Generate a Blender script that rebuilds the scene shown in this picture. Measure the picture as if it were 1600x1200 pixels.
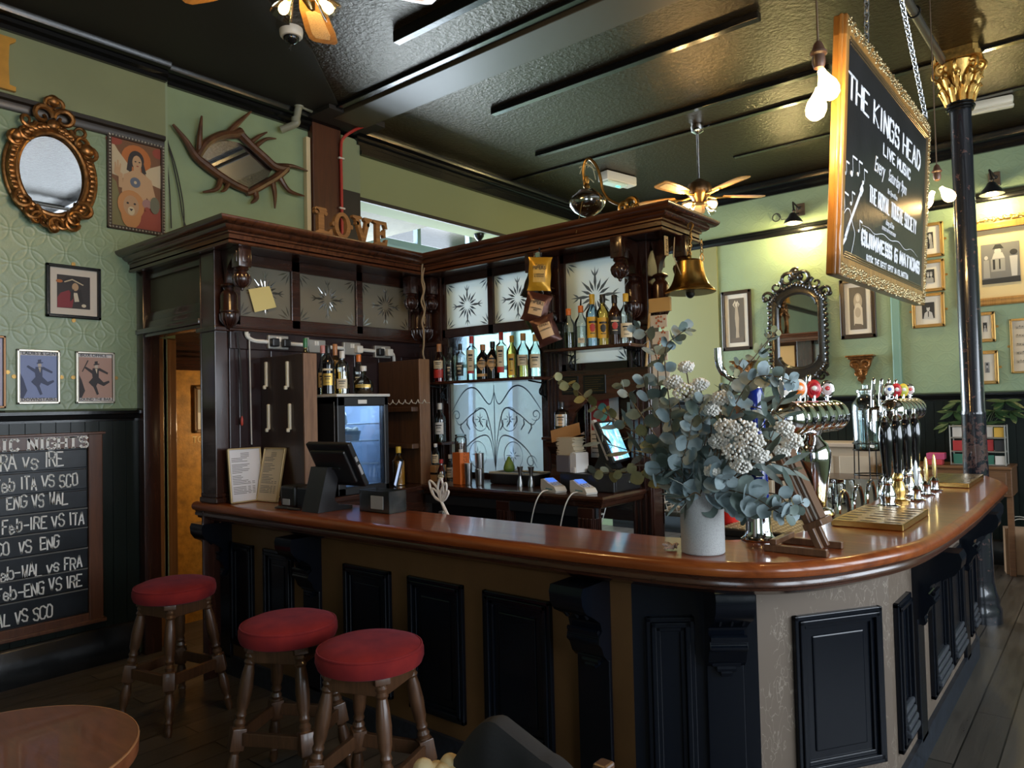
import bpy, bmesh, math, random
from math import sin, cos, pi, radians, sqrt, atan2, hypot
from mathutils import Vector as V3, Matrix, Euler
random.seed(7)
sc = bpy.context.scene
col = sc.collection
for o in list(bpy.data.objects): bpy.data.objects.remove(o)

# ---------------- camera ----------------
FPX = 1141.9
yaw, pit, rol = -0.689419, 0.030757, -0.0235675
CAM = V3((0, 0, 1.65))
_F = V3((sin(yaw)*cos(pit), cos(yaw)*cos(pit), sin(pit)))
_R0 = V3((cos(yaw), -sin(yaw), 0)); _U0 = _R0.cross(_F)
_R = _R0*cos(rol) + _U0*sin(rol); _U = -_R0*sin(rol) + _U0*cos(rol)
cd = bpy.data.cameras.new('camera'); cam = bpy.data.objects.new('camera', cd); col.objects.link(cam)
cd.sensor_width = 36; cd.sensor_fit = 'HORIZONTAL'; cd.lens = FPX/1600*36; cd.clip_start = 0.05; cd.clip_end = 200
cam.matrix_world = Matrix(((_R.x, _U.x, -_F.x, CAM.x), (_R.y, _U.y, -_F.y, CAM.y), (_R.z, _U.z, -_F.z, CAM.z), (0, 0, 0, 1)))
sc.camera = cam

# ---------------- view, world, daylight ----------------
sc.view_settings.view_transform = 'Standard'; sc.view_settings.look = 'None'
sc.view_settings.exposure = 0.45; sc.view_settings.gamma = 1.0
sc.view_settings.use_curve_mapping = False
sc.cycles.use_denoising = True
sc.cycles.max_bounces = 8; sc.cycles.diffuse_bounces = 4; sc.cycles.glossy_bounces = 4
sc.cycles.transparent_max_bounces = 24; sc.cycles.transmission_bounces = 6
sc.cycles.caustics_reflective = False; sc.cycles.caustics_refractive = False
sc.cycles.sample_clamp_indirect = 4.0
w = bpy.data.worlds.new('sky'); sc.world = w; w.use_nodes = True
bg = w.node_tree.nodes['Background']; bg.inputs[0].default_value = (0.72, 0.85, 1.0, 1); bg.inputs[1].default_value = 2.4

def area(name, loc, rot, sx, sy, power, color):
    l = bpy.data.lights.new(name, 'AREA'); l.shape = 'RECTANGLE'; l.size = sx; l.size_y = sy; l.energy = power; l.color = color
    o = bpy.data.objects.new(name, l); col.objects.link(o); o.location = loc; o.rotation_euler = rot
    return o
# daylight coming through the front windows on the street side (to the right of the bar)
area('daylight_street_window', (3.5, 3.2, 2.2), (0, radians(90), 0), 2.3, 6.4, 250, (0.84, 0.92, 1.0))
area('front_fill_light', (1.2, -2.75, 2.3), (radians(90), 0, 0), 2.2, 2.0, 9, (0.85, 0.92, 1.0))  # added fill from behind the camera; no window is known on that side
# daylight in the back room behind the bar screen
area('daylight_back_window', (-7.9, 7.0, 2.3), (0, radians(-90), 0), 3.0, 3.0, 420, (0.78, 0.90, 1.0))

def lamp(name, loc, power, color=(1.0, 0.62, 0.24), r=0.03):
    l = bpy.data.lights.new(name, 'POINT'); l.energy = power; l.color = color; l.shadow_soft_size = r
    o = bpy.data.objects.new(name, l); col.objects.link(o); o.location = loc
    return o

def at(px, py, ax, c):
    """where the sight line of a photo point meets the plane axis=c"""
    d = _F + _R*((px-800)/FPX) - _U*((py-600)/FPX)
    return CAM + d*((c-CAM[ax])/d[ax])

# ---------------- materials ----------------
class NT:
    def __init__(s, name):
        s.m = bpy.data.materials.new(name); s.m.use_nodes = True; s.t = s.m.node_tree; s.n = s.t.nodes; s.b = s.n['Principled BSDF']
    def add(s, typ, **kw):
        n = s.n.new(typ)
        for k, v in kw.items():
            if k.startswith('i_'): 
                key = k[2:]; key = int(key) if key.isdigit() else key.replace('_', ' ')
                n.inputs[key].default_value = v
            else: setattr(n, k, v)
        return n
    def link(s, a, b): s.t.links.new(a, b)
    def coord(s, scale=(1, 1, 1), kind='Object', rot=(0, 0, 0)):
        c = s.add('ShaderNodeTexCoord'); mp = s.add('ShaderNodeMapping'); mp.inputs['Scale'].default_value = scale; mp.inputs['Rotation'].default_value = rot
        s.link(c.outputs[kind], mp.inputs['Vector']); return mp.outputs['Vector']
    def ramp(s, fac, stops):
        r = s.add('ShaderNodeValToRGB'); e = r.color_ramp.elements
        while len(e) < len(stops): e.new(0.5)
        for q, (p, c) in zip(e, stops): q.position = p; q.color = (*c, 1) if len(c) == 3 else c
        s.link(fac, r.inputs['Fac']); return r.outputs['Color']
    def noise(s, vec, scale, detail=4, rough=0.55, dist=0.0):
        n = s.add('ShaderNodeTexNoise'); n.inputs['Scale'].default_value = scale; n.inputs['Detail'].default_value = detail
        n.inputs['Roughness'].default_value = rough; n.inputs['Distortion'].default_value = dist
        s.link(vec, n.inputs['Vector']); return n.outputs['Fac']
    def bump(s, h, strength=0.3, dist=0.01):
        b = s.add('ShaderNodeBump'); b.inputs['Strength'].default_value = strength; b.inputs['Distance'].default_value = dist
        s.link(h, b.inputs['Height']); s.link(b.outputs['Normal'], s.b.inputs['Normal']); return b
    def math(s, op, a, b=None):
        n = s.add('ShaderNodeMath', operation=op)
        for i, v in enumerate((a, b)):
            if v is None: continue
            if isinstance(v, (int, float)): n.inputs[i].default_value = v
            else: s.link(v, n.inputs[i])
        return n.outputs[0]
_M = {}
def plain(name, c, rough=0.5, metal=0.0, coat=0.0, emit=None, es=0.0, var=0.0, vs=8, bump=0.0, bs=40, alpha=None, spec=0.5, sheen=0.0):
    if name in _M: return _M[name]
    t = NT(name); b = t.b
    b.inputs['Base Color'].default_value = (*c, 1); b.inputs['Roughness'].default_value = rough; b.inputs['Metallic'].default_value = metal
    b.inputs['Coat Weight'].default_value = coat; b.inputs['Coat Roughness'].default_value = 0.08; b.inputs['Specular IOR Level'].default_value = spec
    if sheen: b.inputs['Sheen Weight'].default_value = sheen; b.inputs['Sheen Roughness'].default_value = 0.4
    if emit: b.inputs['Emission Color'].default_value = (*emit, 1); b.inputs['Emission Strength'].default_value = es
    if var or bump: v = t.coord()
    if var:
        f = t.noise(v, vs, 5); t.link(t.ramp(f, [(0.3, tuple(x*(1-var) for x in c)), (0.7, tuple(min(1, x*(1+var)) for x in c))]), b.inputs['Base Color'])
    if bump: t.bump(t.noise(v, bs, 4), bump, 0.004)
    _M[name] = t.m; return t.m
def wood(name, c1, c2, rough=0.3, coat=0.3, axis='X', scale=1.0, bump=0.05):
    if name in _M: return _M[name]
    t = NT(name); k = 14*scale; l = 1.2*scale
    v = t.coord({'X': (l, k, k), 'Y': (k, l, k), 'Z': (k, k, l)}[axis])
    f = t.noise(v, 1.6, 6, 0.6, 1.2)
    t.link(t.ramp(f, [(0.28, c1), (0.5, tuple((a+b)/2 for a, b in zip(c1, c2))), (0.74, c2)]), t.b.inputs['Base Color'])
    t.b.inputs['Roughness'].default_value = rough; t.b.inputs['Coat Weight'].default_value = coat; t.b.inputs['Coat Roughness'].default_value = 0.12
    if bump: t.bump(f, bump, 0.004)
    _M[name] = t.m; return t.m
def glass(name, tint=(0.9, 0.95, 0.95), gloss=0.12, rough=0.03):
    """thin clear glass: what lies behind shows through, with a mirror-like sheen on top"""
    if name in _M: return _M[name]
    t = NT(name); t.n.remove(t.b); out = t.n['Material Output']
    tr = t.add('ShaderNodeBsdfTransparent'); tr.inputs[0].default_value = (*tint, 1)
    gl = t.add('ShaderNodeBsdfGlossy'); gl.inputs['Roughness'].default_value = rough
    fr = t.add('ShaderNodeFresnel'); fr.inputs[0].default_value = 1.45
    f2 = t.math('ADD', fr.outputs[0], gloss*0.4)
    mx = t.add('ShaderNodeMixShader'); t.link(f2, mx.inputs[0]); t.link(tr.outputs[0], mx.inputs[1]); t.link(gl.outputs[0], mx.inputs[2])
    t.link(mx.outputs[0], out.inputs['Surface']); _M[name] = t.m; return t.m
def frosted(name, c, trans=0.75, tint=(0.85, 0.93, 1.0), clear=0.0):
    """etched glass: mostly diffuses the light coming from behind"""
    if name in _M: return _M[name]
    t = NT(name); t.n.remove(t.b); out = t.n['Material Output']
    tl = t.add('ShaderNodeBsdfTranslucent'); tl.inputs[0].default_value = (*tint, 1)
    df = t.add('ShaderNodeBsdfDiffuse'); v = t.coord(); f = t.noise(v, 3.5, 3)
    t.link(t.ramp(f, [(0.3, tuple(x*0.8 for x in c)), (0.7, c)]), df.inputs[0])
    gl = t.add('ShaderNodeBsdfGlossy'); gl.inputs['Roughness'].default_value = 0.25
    m1 = t.add('ShaderNodeMixShader'); m1.inputs[0].default_value = trans; t.link(df.outputs[0], m1.inputs[1]); t.link(tl.outputs[0], m1.inputs[2])
    last = m1
    if clear:
        tr = t.add('ShaderNodeBsdfTransparent'); tr.inputs[0].default_value = (*tint, 1)
        m0 = t.add('ShaderNodeMixShader'); m0.inputs[0].default_value = clear; t.link(m1.outputs[0], m0.inputs[1]); t.link(tr.outputs[0], m0.inputs[2]); last = m0
    m2 = t.add('ShaderNodeMixShader'); m2.inputs[0].default_value = 0.07; t.link(last.outputs[0], m2.inputs[1]); t.link(gl.outputs[0], m2.inputs[2])
    t.link(m2.outputs[0], out.inputs['Surface']); _M[name] = t.m; return t.m

# ---------------- mesh building ----------------
def smooth(me, ang=38):
    bm = bmesh.new(); bm.from_mesh(me)
    lim = radians(ang)
    for f in bm.faces: f.smooth = True
    for e in bm.edges:
        if len(e.link_faces) == 2:
            e.smooth = e.calc_face_angle(0) < lim
        else: e.smooth = False
    bm.to_mesh(me); bm.free()
class MB:
    """collects shapes and links them as ONE mesh object"""
    def __init__(s): s.v = []; s.f = []; s.mi = []; s.m = 0
    def add(s, vs, fs, M=None):
        n = len(s.v)
        s.v += [tuple(M @ V3(p)) if M else tuple(p) for p in vs]
        s.f += [tuple(i+n for i in f) for f in fs]; s.mi += [s.m]*len(fs); return s
    def box(s, x0, x1, y0, y1, z0, z1, M=None):
        vs = [(x, y, z) for z in (z0, z1) for y in (y0, y1) for x in (x0, x1)]
        return s.add(vs, [(0, 2, 3, 1), (4, 5, 7, 6), (0, 1, 5, 4), (2, 6, 7, 3), (0, 4, 6, 2), (1, 3, 7, 5)], M)
    def bbox(s, x0, x1, y0, y1, z0, z1, b=0.004, M=None):
        """box with chamfered edges"""
        bm = bmesh.new(); bmesh.ops.create_cube(bm, size=1)
        for v in bm.verts: v.co = V3(((x0+x1)/2 + v.co.x*(x1-x0), (y0+y1)/2 + v.co.y*(y1-y0), (z0+z1)/2 + v.co.z*(z1-z0)))
        b = min(b, abs(x1-x0)*.45, abs(y1-y0)*.45, abs(z1-z0)*.45)
        bmesh.ops.bevel(bm, geom=list(bm.edges), offset=b, segments=2, profile=0.5, affect='EDGES')
        return s.bm(bm, M)
    def bm(s, bm, M=None):
        bm.verts.index_update()
        vs = [v.co[:] for v in bm.verts]; fs = [[v.index for v in f.verts] for f in bm.faces]; bm.free(); return s.add(vs, fs, M)
    def lathe(s, prof, M=None, n=24, cap=True):
        """profile (r, z) turned about z"""
        vs = []; fs = []
        for r, z in prof:
            for k in range(n): a = 2*pi*k/n; vs.append((r*cos(a), r*sin(a), z))
        for i in range(len(prof)-1):
            for k in range(n):
                k2 = (k+1) % n; fs.append((i*n+k, i*n+k2, (i+1)*n+k2, (i+1)*n+k))
        if cap:
            if prof[0][0] > 1e-5: fs.append(tuple(range(n-1, -1, -1)))
            if prof[-1][0] > 1e-5: fs.append(tuple((len(prof)-1)*n+k for k in range(n)))
        return s.add(vs, fs, M)
    def cyl(s, p, q, r, r2=None, n=12):
        p, q = V3(p), V3(q); d = q-p
        M = Matrix.Translation(p) @ d.to_track_quat('Z', 'Y').to_matrix().to_4x4()
        return s.lathe([(r, 0), (r if r2 is None else r2, d.length)], M, n)
    def tube(s, pts, r, n=8, closed=False, cap=True):
        """round bar along a polyline; r a number or one per point"""
        pts = [V3(p) for p in pts]; N = len(pts); rs = r if isinstance(r, (list, tuple)) else [r]*N
        vs = []; fs = []; ref = None
        for i in range(N):
            if closed: t = pts[(i+1) % N]-pts[i-1]
            else: t = pts[min(i+1, N-1)]-pts[max(i-1, 0)]
            if t.length < 1e-9: t = V3((0, 0, 1))
            t.normalize()
            if ref is None: ref = t.orthogonal().normalized()
            ref = ref - t*ref.dot(t)
            if ref.length < 1e-6: ref = t.orthogonal()
            ref.normalize(); b = t.cross(ref)
            for k in range(n): a = 2*pi*k/n; vs.append(pts[i]+(ref*cos(a)+b*sin(a))*rs[i])
        R = N if closed else N-1
        for i in range(R):
            j = (i+1) % N
            for k in range(n): k2 = (k+1) % n; fs.append((i*n+k, i*n+k2, j*n+k2, j*n+k))
        if cap and not closed: fs += [tuple(range(n-1, -1, -1)), tuple((N-1)*n+k for k in range(n))]
        return s.add(vs, fs)
    def sphere(s, c, r, M=None, u=16, v=10):
        rx, ry, rz = (r, r, r) if isinstance(r, (int, float)) else r
        vs = [(0, 0, -1)] + [(cos(2*pi*k/u)*sin(pi*i/v), sin(2*pi*k/u)*sin(pi*i/v), -cos(pi*i/v)) for i in range(1, v) for k in range(u)] + [(0, 0, 1)]
        vs = [(c[0]+x*rx, c[1]+y*ry, c[2]+z*rz) for x, y, z in vs]; fs = []
        for k in range(u):
            k2 = (k+1) % u; fs.append((0, 1+k2, 1+k)); L = 1+(v-2)*u
            for i in range(v-2): fs.append((1+i*u+k, 1+i*u+k2, 1+(i+1)*u+k2, 1+(i+1)*u+k))
            fs.append((len(vs)-1, L+k, L+k2))
        return s.add(vs, fs, M)
    def torus(s, c, R, r, M=None, n=24, m=8, sx=1, sy=1):
        pts = [(c[0]+R*sx*cos(2*pi*k/n), c[1]+R*sy*sin(2*pi*k/n), c[2]) for k in range(n)]
        if M: pts = [M @ V3(p) for p in pts]
        return s.tube(pts, r, m, closed=True)
    def prism(s, poly, h0, h1, M=None):
        """2-D outline (x, y) raised from z=h0 to z=h1"""
        n = len(poly); vs = [(x, y, h0) for x, y in poly]+[(x, y, h1) for x, y in poly]
        fs = [tuple(range(n-1, -1, -1)), tuple(range(n, 2*n))]+[(i, (i+1) % n, n+(i+1) % n, n+i) for i in range(n)]
        return s.add(vs, fs, M)
    def sweep(s, path, prof, closed=False, cap=True, z0=0.0):
        """profile (outward offset, z) along a plan path with mitred corners; outward is to the right of travel"""
        P = [V3((p[0], p[1])) for p in path]; N = len(P); vs = []; fs = []; m = len(prof)
        for i in range(N):
            a = P[i]-P[i-1] if (i > 0 or closed) else None; b = P[(i+1) % N]-P[i] if (i < N-1 or closed) else None
            if a is None: a = b
            if b is None: b = a
            a = a.normalized(); b = b.normalized(); na = V3((a.y, -a.x)); nb = V3((b.y, -b.x)); nn = (na+nb)
            k = nn.length_squared
            nn = nn*(2/k) if k > 1e-6 else na
            for o, z in prof: q = P[i]+nn*o; vs.append((q.x, q.y, z0+z))
        for i in range(N if closed else N-1):
            j = (i+1) % N
            for k in range(m-1): fs.append((i*m+k, j*m+k, j*m+k+1, i*m+k+1))
        if cap and not closed: fs += [tuple(range(m)), tuple((N-1)*m+k for k in range(m-1, -1, -1))]
        return s.add(vs, fs)
    def quad(s, a, b, c, d): return s.add([a, b, c, d], [(0, 1, 2, 3)])
    def build(s, name, mat, parent=None, sm=True, local=False, recalc=True):
        me = bpy.data.meshes.new(name); me.from_pydata(s.v, [], s.f)
        mats = mat if isinstance(mat, (list, tuple)) else [mat]
        for m in mats: me.materials.append(m)
        if len(mats) > 1:
            for p, i in zip(me.polygons, s.mi): p.material_index = i
        if recalc:
            bm = bmesh.new(); bm.from_mesh(me); bmesh.ops.recalc_face_normals(bm, faces=bm.faces); bm.to_mesh(me); bm.free()
        if sm: smooth(me)
        o = bpy.data.objects.new(name, me); col.objects.link(o)
        if parent: 
            o.parent = parent
            if not local: o.matrix_parent_inverse = world_of(parent).inverted()
        return o
def world_of(o):
    M = Matrix.LocRotScale(o.location, o.rotation_euler, o.scale)
    if o.parent: M = world_of(o.parent) @ o.matrix_parent_inverse @ M
    return M
def tag(o, label, cat, group=None):
    o['label'] = label; o['category'] = cat
    if group: o['group'] = group
    return o
def thing(name, label, cat, loc=(0, 0, 0), rz=0.0, group=None):
    o = bpy.data.objects.new(name, None); col.objects.link(o); o.location = loc; o.rotation_euler = (0, 0, rz); o.empty_display_size = 0.05
    return tag(o, label, cat, group)
def struct(o):
    o['kind'] = 'structure'; return o
def dup(root, loc, rz=None, label=None, group=None, scale=None):
    def cp(o, par):
        c = o.copy(); col.objects.link(c)
        if par: c.parent = par
        for ch in [x for x in bpy.data.objects if x.parent == o]: cp(ch, c)
        return c
    r = cp(root, None); r.location = loc
    if rz is not None: r.rotation_euler = (0, 0, rz)
    if scale: r.scale = scale
    if label: r['label'] = label
    if group: r['group'] = group
    return r
def frame_M(origin, ux, uz):
    """local x along ux, local z along uz, local y = uz x ux"""
    ux = V3(ux).normalized(); uz = V3(uz).normalized(); uy = uz.cross(ux)
    return Matrix(((ux.x, uy.x, uz.x, origin[0]), (ux.y, uy.y, uz.y, origin[1]), (ux.z, uy.z, uz.z, origin[2]), (0, 0, 0, 1)))
def catmull(pts, k=6, closed=False):
    P = [V3(p) for p in pts]; N = len(P); out = []
    for i in range(N if closed else N-1):
        p0 = P[i-1] if (i > 0 or closed) else P[0]; p1 = P[i]; p2 = P[(i+1) % N]; p3 = P[(i+2) % N] if (i+2 < N or closed) else P[-1]
        for j in range(k):
            t = j/k; out.append(0.5*((2*p1)+(p2-p0)*t+(2*p0-5*p1+4*p2-p3)*t*t+(3*p1-p0-3*p2+p3)*t**3))
    if not closed: out.append(P[-1])
    return out
def text_mesh(mb, txt, M, size, sx=1.0, align='LEFT', depth=0.0008, space=1.0):
    """lettering as real mesh, local x to the right, local y up, raised along local z"""
    cu = bpy.data.curves.new('lettering', 'FONT'); cu.body = txt; cu.size = size; cu.align_x = align; cu.extrude = depth; cu.resolution_u = 2; cu.space_character = space
    o = bpy.data.objects.new('lettering', cu); col.objects.link(o)
    me = bpy.data.meshes.new_from_object(o.evaluated_get(bpy.context.evaluated_depsgraph_get()))
    mb.add([(v.co.x*sx, v.co.y, v.co.z) for v in me.vertices], [tuple(p.vertices) for p in me.polygons], M)
    bpy.data.objects.remove(o); bpy.data.curves.remove(cu); bpy.data.meshes.remove(me)

# ---------------- shared materials ----------------
def lincrusta(name, c, ring=1.0):
    t = NT(name); b = t.b
    cn = t.add('ShaderNodeTexCoord'); sp = t.add('ShaderNodeSeparateXYZ'); t.link(cn.outputs['Object'], sp.inputs[0])
    u = t.math('ADD', sp.outputs[0], sp.outputs[1]); p = 0.21
    fu = t.math('SUBTRACT', t.math('FRACT', t.math('DIVIDE', u, p)), 0.5); fv = t.math('SUBTRACT', t.math('FRACT', t.math('DIVIDE', sp.outputs[2], p)), 0.5)
    def ringat(a, bb, r, wd):
        d = t.math('SQRT', t.math('ADD', t.math('POWER', a, 2.0), t.math('POWER', bb, 2.0)))
        return t.math('SMOOTH_MAX', t.math('SUBTRACT', 1.0, t.math('DIVIDE', t.math('ABSOLUTE', t.math('SUBTRACT', d, r)), wd)), 0.0)
    h = ringat(fu, fv, 0.46, 0.05)
    au = t.math('SUBTRACT', 0.5, t.math('ABSOLUTE', fu)); av = t.math('SUBTRACT', 0.5, t.math('ABSOLUTE', fv))
    h = t.math('ADD', h, ringat(au, av, 0.46, 0.05)); h = t.math('ADD', h, ringat(fu, fv, 0.16, 0.06))
    v = t.coord(); nz = t.noise(v, 9, 5, 0.65); h2 = t.math('ADD', t.math('MULTIPLY', h, ring), t.math('MULTIPLY', nz, 2.2))
    t.bump(h2, 0.17, 0.006)
    f = t.noise(v, 1.3, 4)
    t.link(t.ramp(f, [(0.3, tuple(x*0.86 for x in c)), (0.7, tuple(x*1.1 for x in c))]), b.inputs['Base Color'])
    b.inputs['Roughness'].default_value = 0.36; b.inputs['Specular IOR Level'].default_value = 0.6
    _M[name] = t.m; return t.m
M_green = lincrusta('green lincrusta', (0.245, 0.325, 0.195))
M_greenplain = plain('green gloss paint', (0.245, 0.325, 0.195), 0.38, var=0.12, vs=2.0, bump=0.12, bs=6)
M_black = plain('black gloss paint', (0.004, 0.0045, 0.005), 0.2, bump=0.12, bs=30, spec=0.5)
M_black2 = plain('blue black paint', (0.003, 0.0045, 0.008), 0.22, bump=0.14, bs=26, spec=0.35)
M_mahog = wood('dark mahogany', (0.016, 0.006, 0.0045), (0.050, 0.017, 0.010), 0.26, 0.4, 'Z', 1.2)
M_mahogX = wood('dark mahogany across', (0.022, 0.008, 0.005), (0.075, 0.026, 0.013), 0.26, 0.4, 'X', 1.0)
M_mahogY = wood('dark mahogany along', (0.020, 0.008, 0.005), (0.060, 0.021, 0.012), 0.26, 0.4, 'Y', 1.0)
M_oak = wood('pale oak', (0.13, 0.062, 0.022), (0.26, 0.14, 0.055), 0.4, 0.1, 'Z', 1.2)
M_pegwood = wood('worn brown board', (0.045, 0.020, 0.010), (0.115, 0.052, 0.022), 0.4, 0.15, 'Z', 1.3)
M_brass = plain('brass', (0.62, 0.40, 0.12), 0.26, 1.0, var=0.15, vs=20)
M_dullbrass = plain('aged brass', (0.34, 0.21, 0.07), 0.4, 1.0, var=0.3, vs=30, bump=0.1)
M_chrome = plain('chrome', (0.78, 0.79, 0.80), 0.08, 1.0)
M_steel = plain('brushed steel', (0.5, 0.5, 0.5), 0.28, 1.0, bump=0.05, bs=80)
M_blackplastic = plain('black plastic', (0.012, 0.012, 0.013), 0.35)
M_white = plain('white plastic', (0.72, 0.70, 0.64), 0.4)
M_cream = plain('cream paint', (0.55, 0.47, 0.30), 0.45, var=0.1)
M_paper = plain('white paper', (0.74, 0.72, 0.68), 0.6)
M_ink = plain('black ink', (0.02, 0.02, 0.02), 0.6)
M_gold = plain('gilt', (0.55, 0.33, 0.09), 0.35, 0.9, var=0.3, vs=40, bump=0.25, bs=60)
M_wire = plain('grey wire', (0.03, 0.03, 0.03), 0.5)

# ---------------- the setting ----------------
def S(name, mb, mat, parent=None, **k): return struct(mb.build(name, mat, parent, **k))
# floor boards running away from the camera
t = NT('worn dark floorboards'); br = t.add('ShaderNodeTexBrick'); br.offset = 0.37; br.inputs['Scale'].default_value = 1.0
br.inputs['Brick Width'].default_value = 1.9; br.inputs['Row Height'].default_value = 0.155; br.inputs['Mortar Size'].default_value = 0.004; br.inputs['Bias'].default_value = -0.2
br.inputs['Color1'].default_value = (0.060, 0.051, 0.043, 1); br.inputs['Color2'].default_value = (0.095, 0.082, 0.070, 1); br.inputs['Mortar'].default_value = (0.005, 0.004, 0.003, 1)
t.link(t.coord((1, 1, 1), 'Object', (0, 0, radians(90))), br.inputs['Vector'])
n1 = t.noise(t.coord((9, 1, 1)), 2.2, 6, 0.7); mxc = t.add('ShaderNodeMixRGB', blend_type='MULTIPLY'); mxc.inputs[0].default_value = 0.75
t.link(br.outputs['Color'], mxc.inputs[1]); t.link(t.ramp(n1, [(0.25, (0.35, 0.33, 0.30)), (0.75, (1.25, 1.2, 1.1))]), mxc.inputs[2]); t.link(mxc.outputs[0], t.b.inputs['Base Color'])
t.link(t.ramp(n1, [(0.3, (0.26,)*3), (0.7, (0.5,)*3)]), t.b.inputs['Roughness']); t.bump(t.math('SUBTRACT', n1, t.math('MULTIPLY', br.outputs['Fac'], 1.5)), 0.4, 0.004)
M_floor = t.m
S('floor', MB().box(-8.3, 3.4, -3.1, 8.9, -0.1, 0), M_floor, sm=False)
# embossed black ceiling
t = NT('embossed black ceiling'); v = t.coord((1, 1, 1)); nz = t.noise(v, 60, 3, 0.7); vo = t.add('ShaderNodeTexVoronoi'); vo.inputs['Scale'].default_value = 28; t.link(v, vo.inputs['Vector'])
t.b.inputs['Base Color'].default_value = (0.010, 0.0062, 0.0025, 1); t.b.inputs['Roughness'].default_value = 0.28; t.b.inputs['Specular IOR Level'].default_value = 0.42; t.b.inputs['Specular Tint'].default_value = (1.0, .84, .58, 1)
t.bump(t.math('ADD', nz, t.math('MULTIPLY', vo.outputs['Distance'], 0.6)), 0.45, 0.01); M_ceil = t.m
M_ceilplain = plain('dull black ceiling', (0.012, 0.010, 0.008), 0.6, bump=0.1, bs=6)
S('ceiling', MB().box(-8.3, 3.4, -3.1, 8.9, 4.22, 4.35), M_ceil, sm=False)
S('trim_1', MB().prism([(-5.3, -3.1), (-3.2, -3.1), (-3.2, 1.2), (-4.28, 3.05), (-4.95, 3.80), (-5.3, 3.80)], 4.205, 4.22), M_ceilplain, sm=False)  # plain ceiling panel; its slanted edge draws a shadow line into the ceiling
# left wall: solid up to the corridor door, recess behind it, header over the opening
mb = MB(); mb.box(-5.7, -5.3, -3.1, 2.50, 0, 4.22); S('wall_left', mb, M_green, sm=False)
S('wall_left_frieze', MB().box(-5.302, -5.297, -3.1, 2.50, 3.66, 4.10), plain('olive frieze paint', (0.215, 0.240, 0.130), 0.4, var=.08, vs=2, bump=.08, bs=4), sm=False)
mb = MB(); mb.box(-5.72, -5.34, 2.50, 2.58, 2.21, 4.22); mb.box(-5.72, -5.34, 2.58, 4.30, 2.32, 4.22); S('wall_left_recessed', mb, M_greenplain, sm=False)
S('wall_left_header', MB().box(-5.62, -5.30, 4.28, 8.6, 3.60, 4.22), plain('olive header paint', (0.235, 0.265, 0.135), 0.75, bump=.1, bs=6, spec=.15), sm=False)
S('wall_left_pier', MB().box(-5.62, -5.28, 4.07, 4.28, 3.64, 4.22), plain('sage paint', (0.21, 0.25, 0.15), 0.4), sm=False)
S('pillar', MB().bbox(-5.5, -5.27, 3.76, 4.06, 0, 4.16, 0.006), wood('red brown post', (0.05, 0.016, 0.007), (0.095, 0.030, 0.012), 0.4, 0.1, 'Z'), sm=False)
S('trim_2', MB().box(-5.7, -5.305, 2.495, 2.52, 2.7, 4.12), plain('sage strip', (0.26, 0.33, 0.22), 0.4), sm=False)
# golden corridor wall seen through the doorway
S('wall_corridor', MB().box(-5.86, -5.72, 2.5, 4.3, 0, 2.33), plain('golden brown wall', (0.50, 0.24, 0.035), 0.5, var=0.35, vs=14, bump=0.35, bs=60), sm=False)
S('wall_corridor_end', MB().box(-5.86, -4.3, 4.02, 4.06, 0, 2.6), plain('ochre wall', (0.4, 0.2, 0.04), 0.5), sm=False)
lamp('corridor_fill', (-5.05, 3.55, 1.55), 16, (1.0, .74, .40), .05)  # unseen fill lamp, added to brighten the golden corridor wall
mb = MB()
for z0, z1, d in ((2.0, 2.04, .03), (2.04, 2.10, .05), (2.10, 2.14, .03), (2.14, 2.32, .012)): mb.box(-5.72, -5.72+d, 2.5, 4.02, z0, z1)
S('trim_3', mb, M_mahogY, sm=False)
# far wall
S('wall_far', MB().box(-8.3, 3.4, 8.55, 8.75, 0, 4.22), M_green, sm=False)
S('wall_far_strip', MB().box(-4.5, -3.72, 8.53, 8.56, 1.7, 3.6), plain('olive flat paint', (0.235, 0.235, 0.095), 0.5), sm=False)
S('wall_far_pipe', MB().bbox(-1.80, -1.72, 8.51, 8.56, 1.7, 3.55, .01), plain('teal paint', (0.17, 0.30, 0.24), 0.35), sm=False)
# street side wall with tall windows (behind and right of the camera)
mb = MB(); mb.box(3.2, 3.4, -3.1, 8.9, 0, 1.0); mb.box(3.2, 3.4, -3.1, 8.9, 3.45, 4.22)
for y0, y1 in ((-3.1, -0.2), (1.9, 2.1), (4.2, 4.4), (6.5, 8.9)): mb.box(3.2, 3.4, y0, y1, 1.0, 3.45)
S('wall_right', mb, M_greenplain, sm=False)
for i, (y0, y1) in enumerate(((-0.2, 1.9), (2.1, 4.2), (4.4, 6.5))):
    mb = MB()
    for a, b in ((y0, y0+.06), (y1-.06, y1), ((y0+y1)/2-.025, (y0+y1)/2+.025)): mb.box(3.24, 3.32, a, b, 1.0, 3.45)
    for a, b in ((1.0, 1.08), (2.75, 2.81), (3.38, 3.45)): mb.box(3.24, 3.32, y0, y1, a, b)
    S('window_%d' % (i+2), mb, M_black, sm=False)
mb = MB(); mb.box(-5.7, 0.1, -3.3, -3.1, 0, 4.22); mb.box(2.3, 3.4, -3.3, -3.1, 0, 4.22); mb.box(0.1, 2.3, -3.3, -3.1, 0, 1.2); mb.box(0.1, 2.3, -3.3, -3.1, 3.4, 4.22)
S('wall_front', mb, M_greenplain, sm=False)
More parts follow.
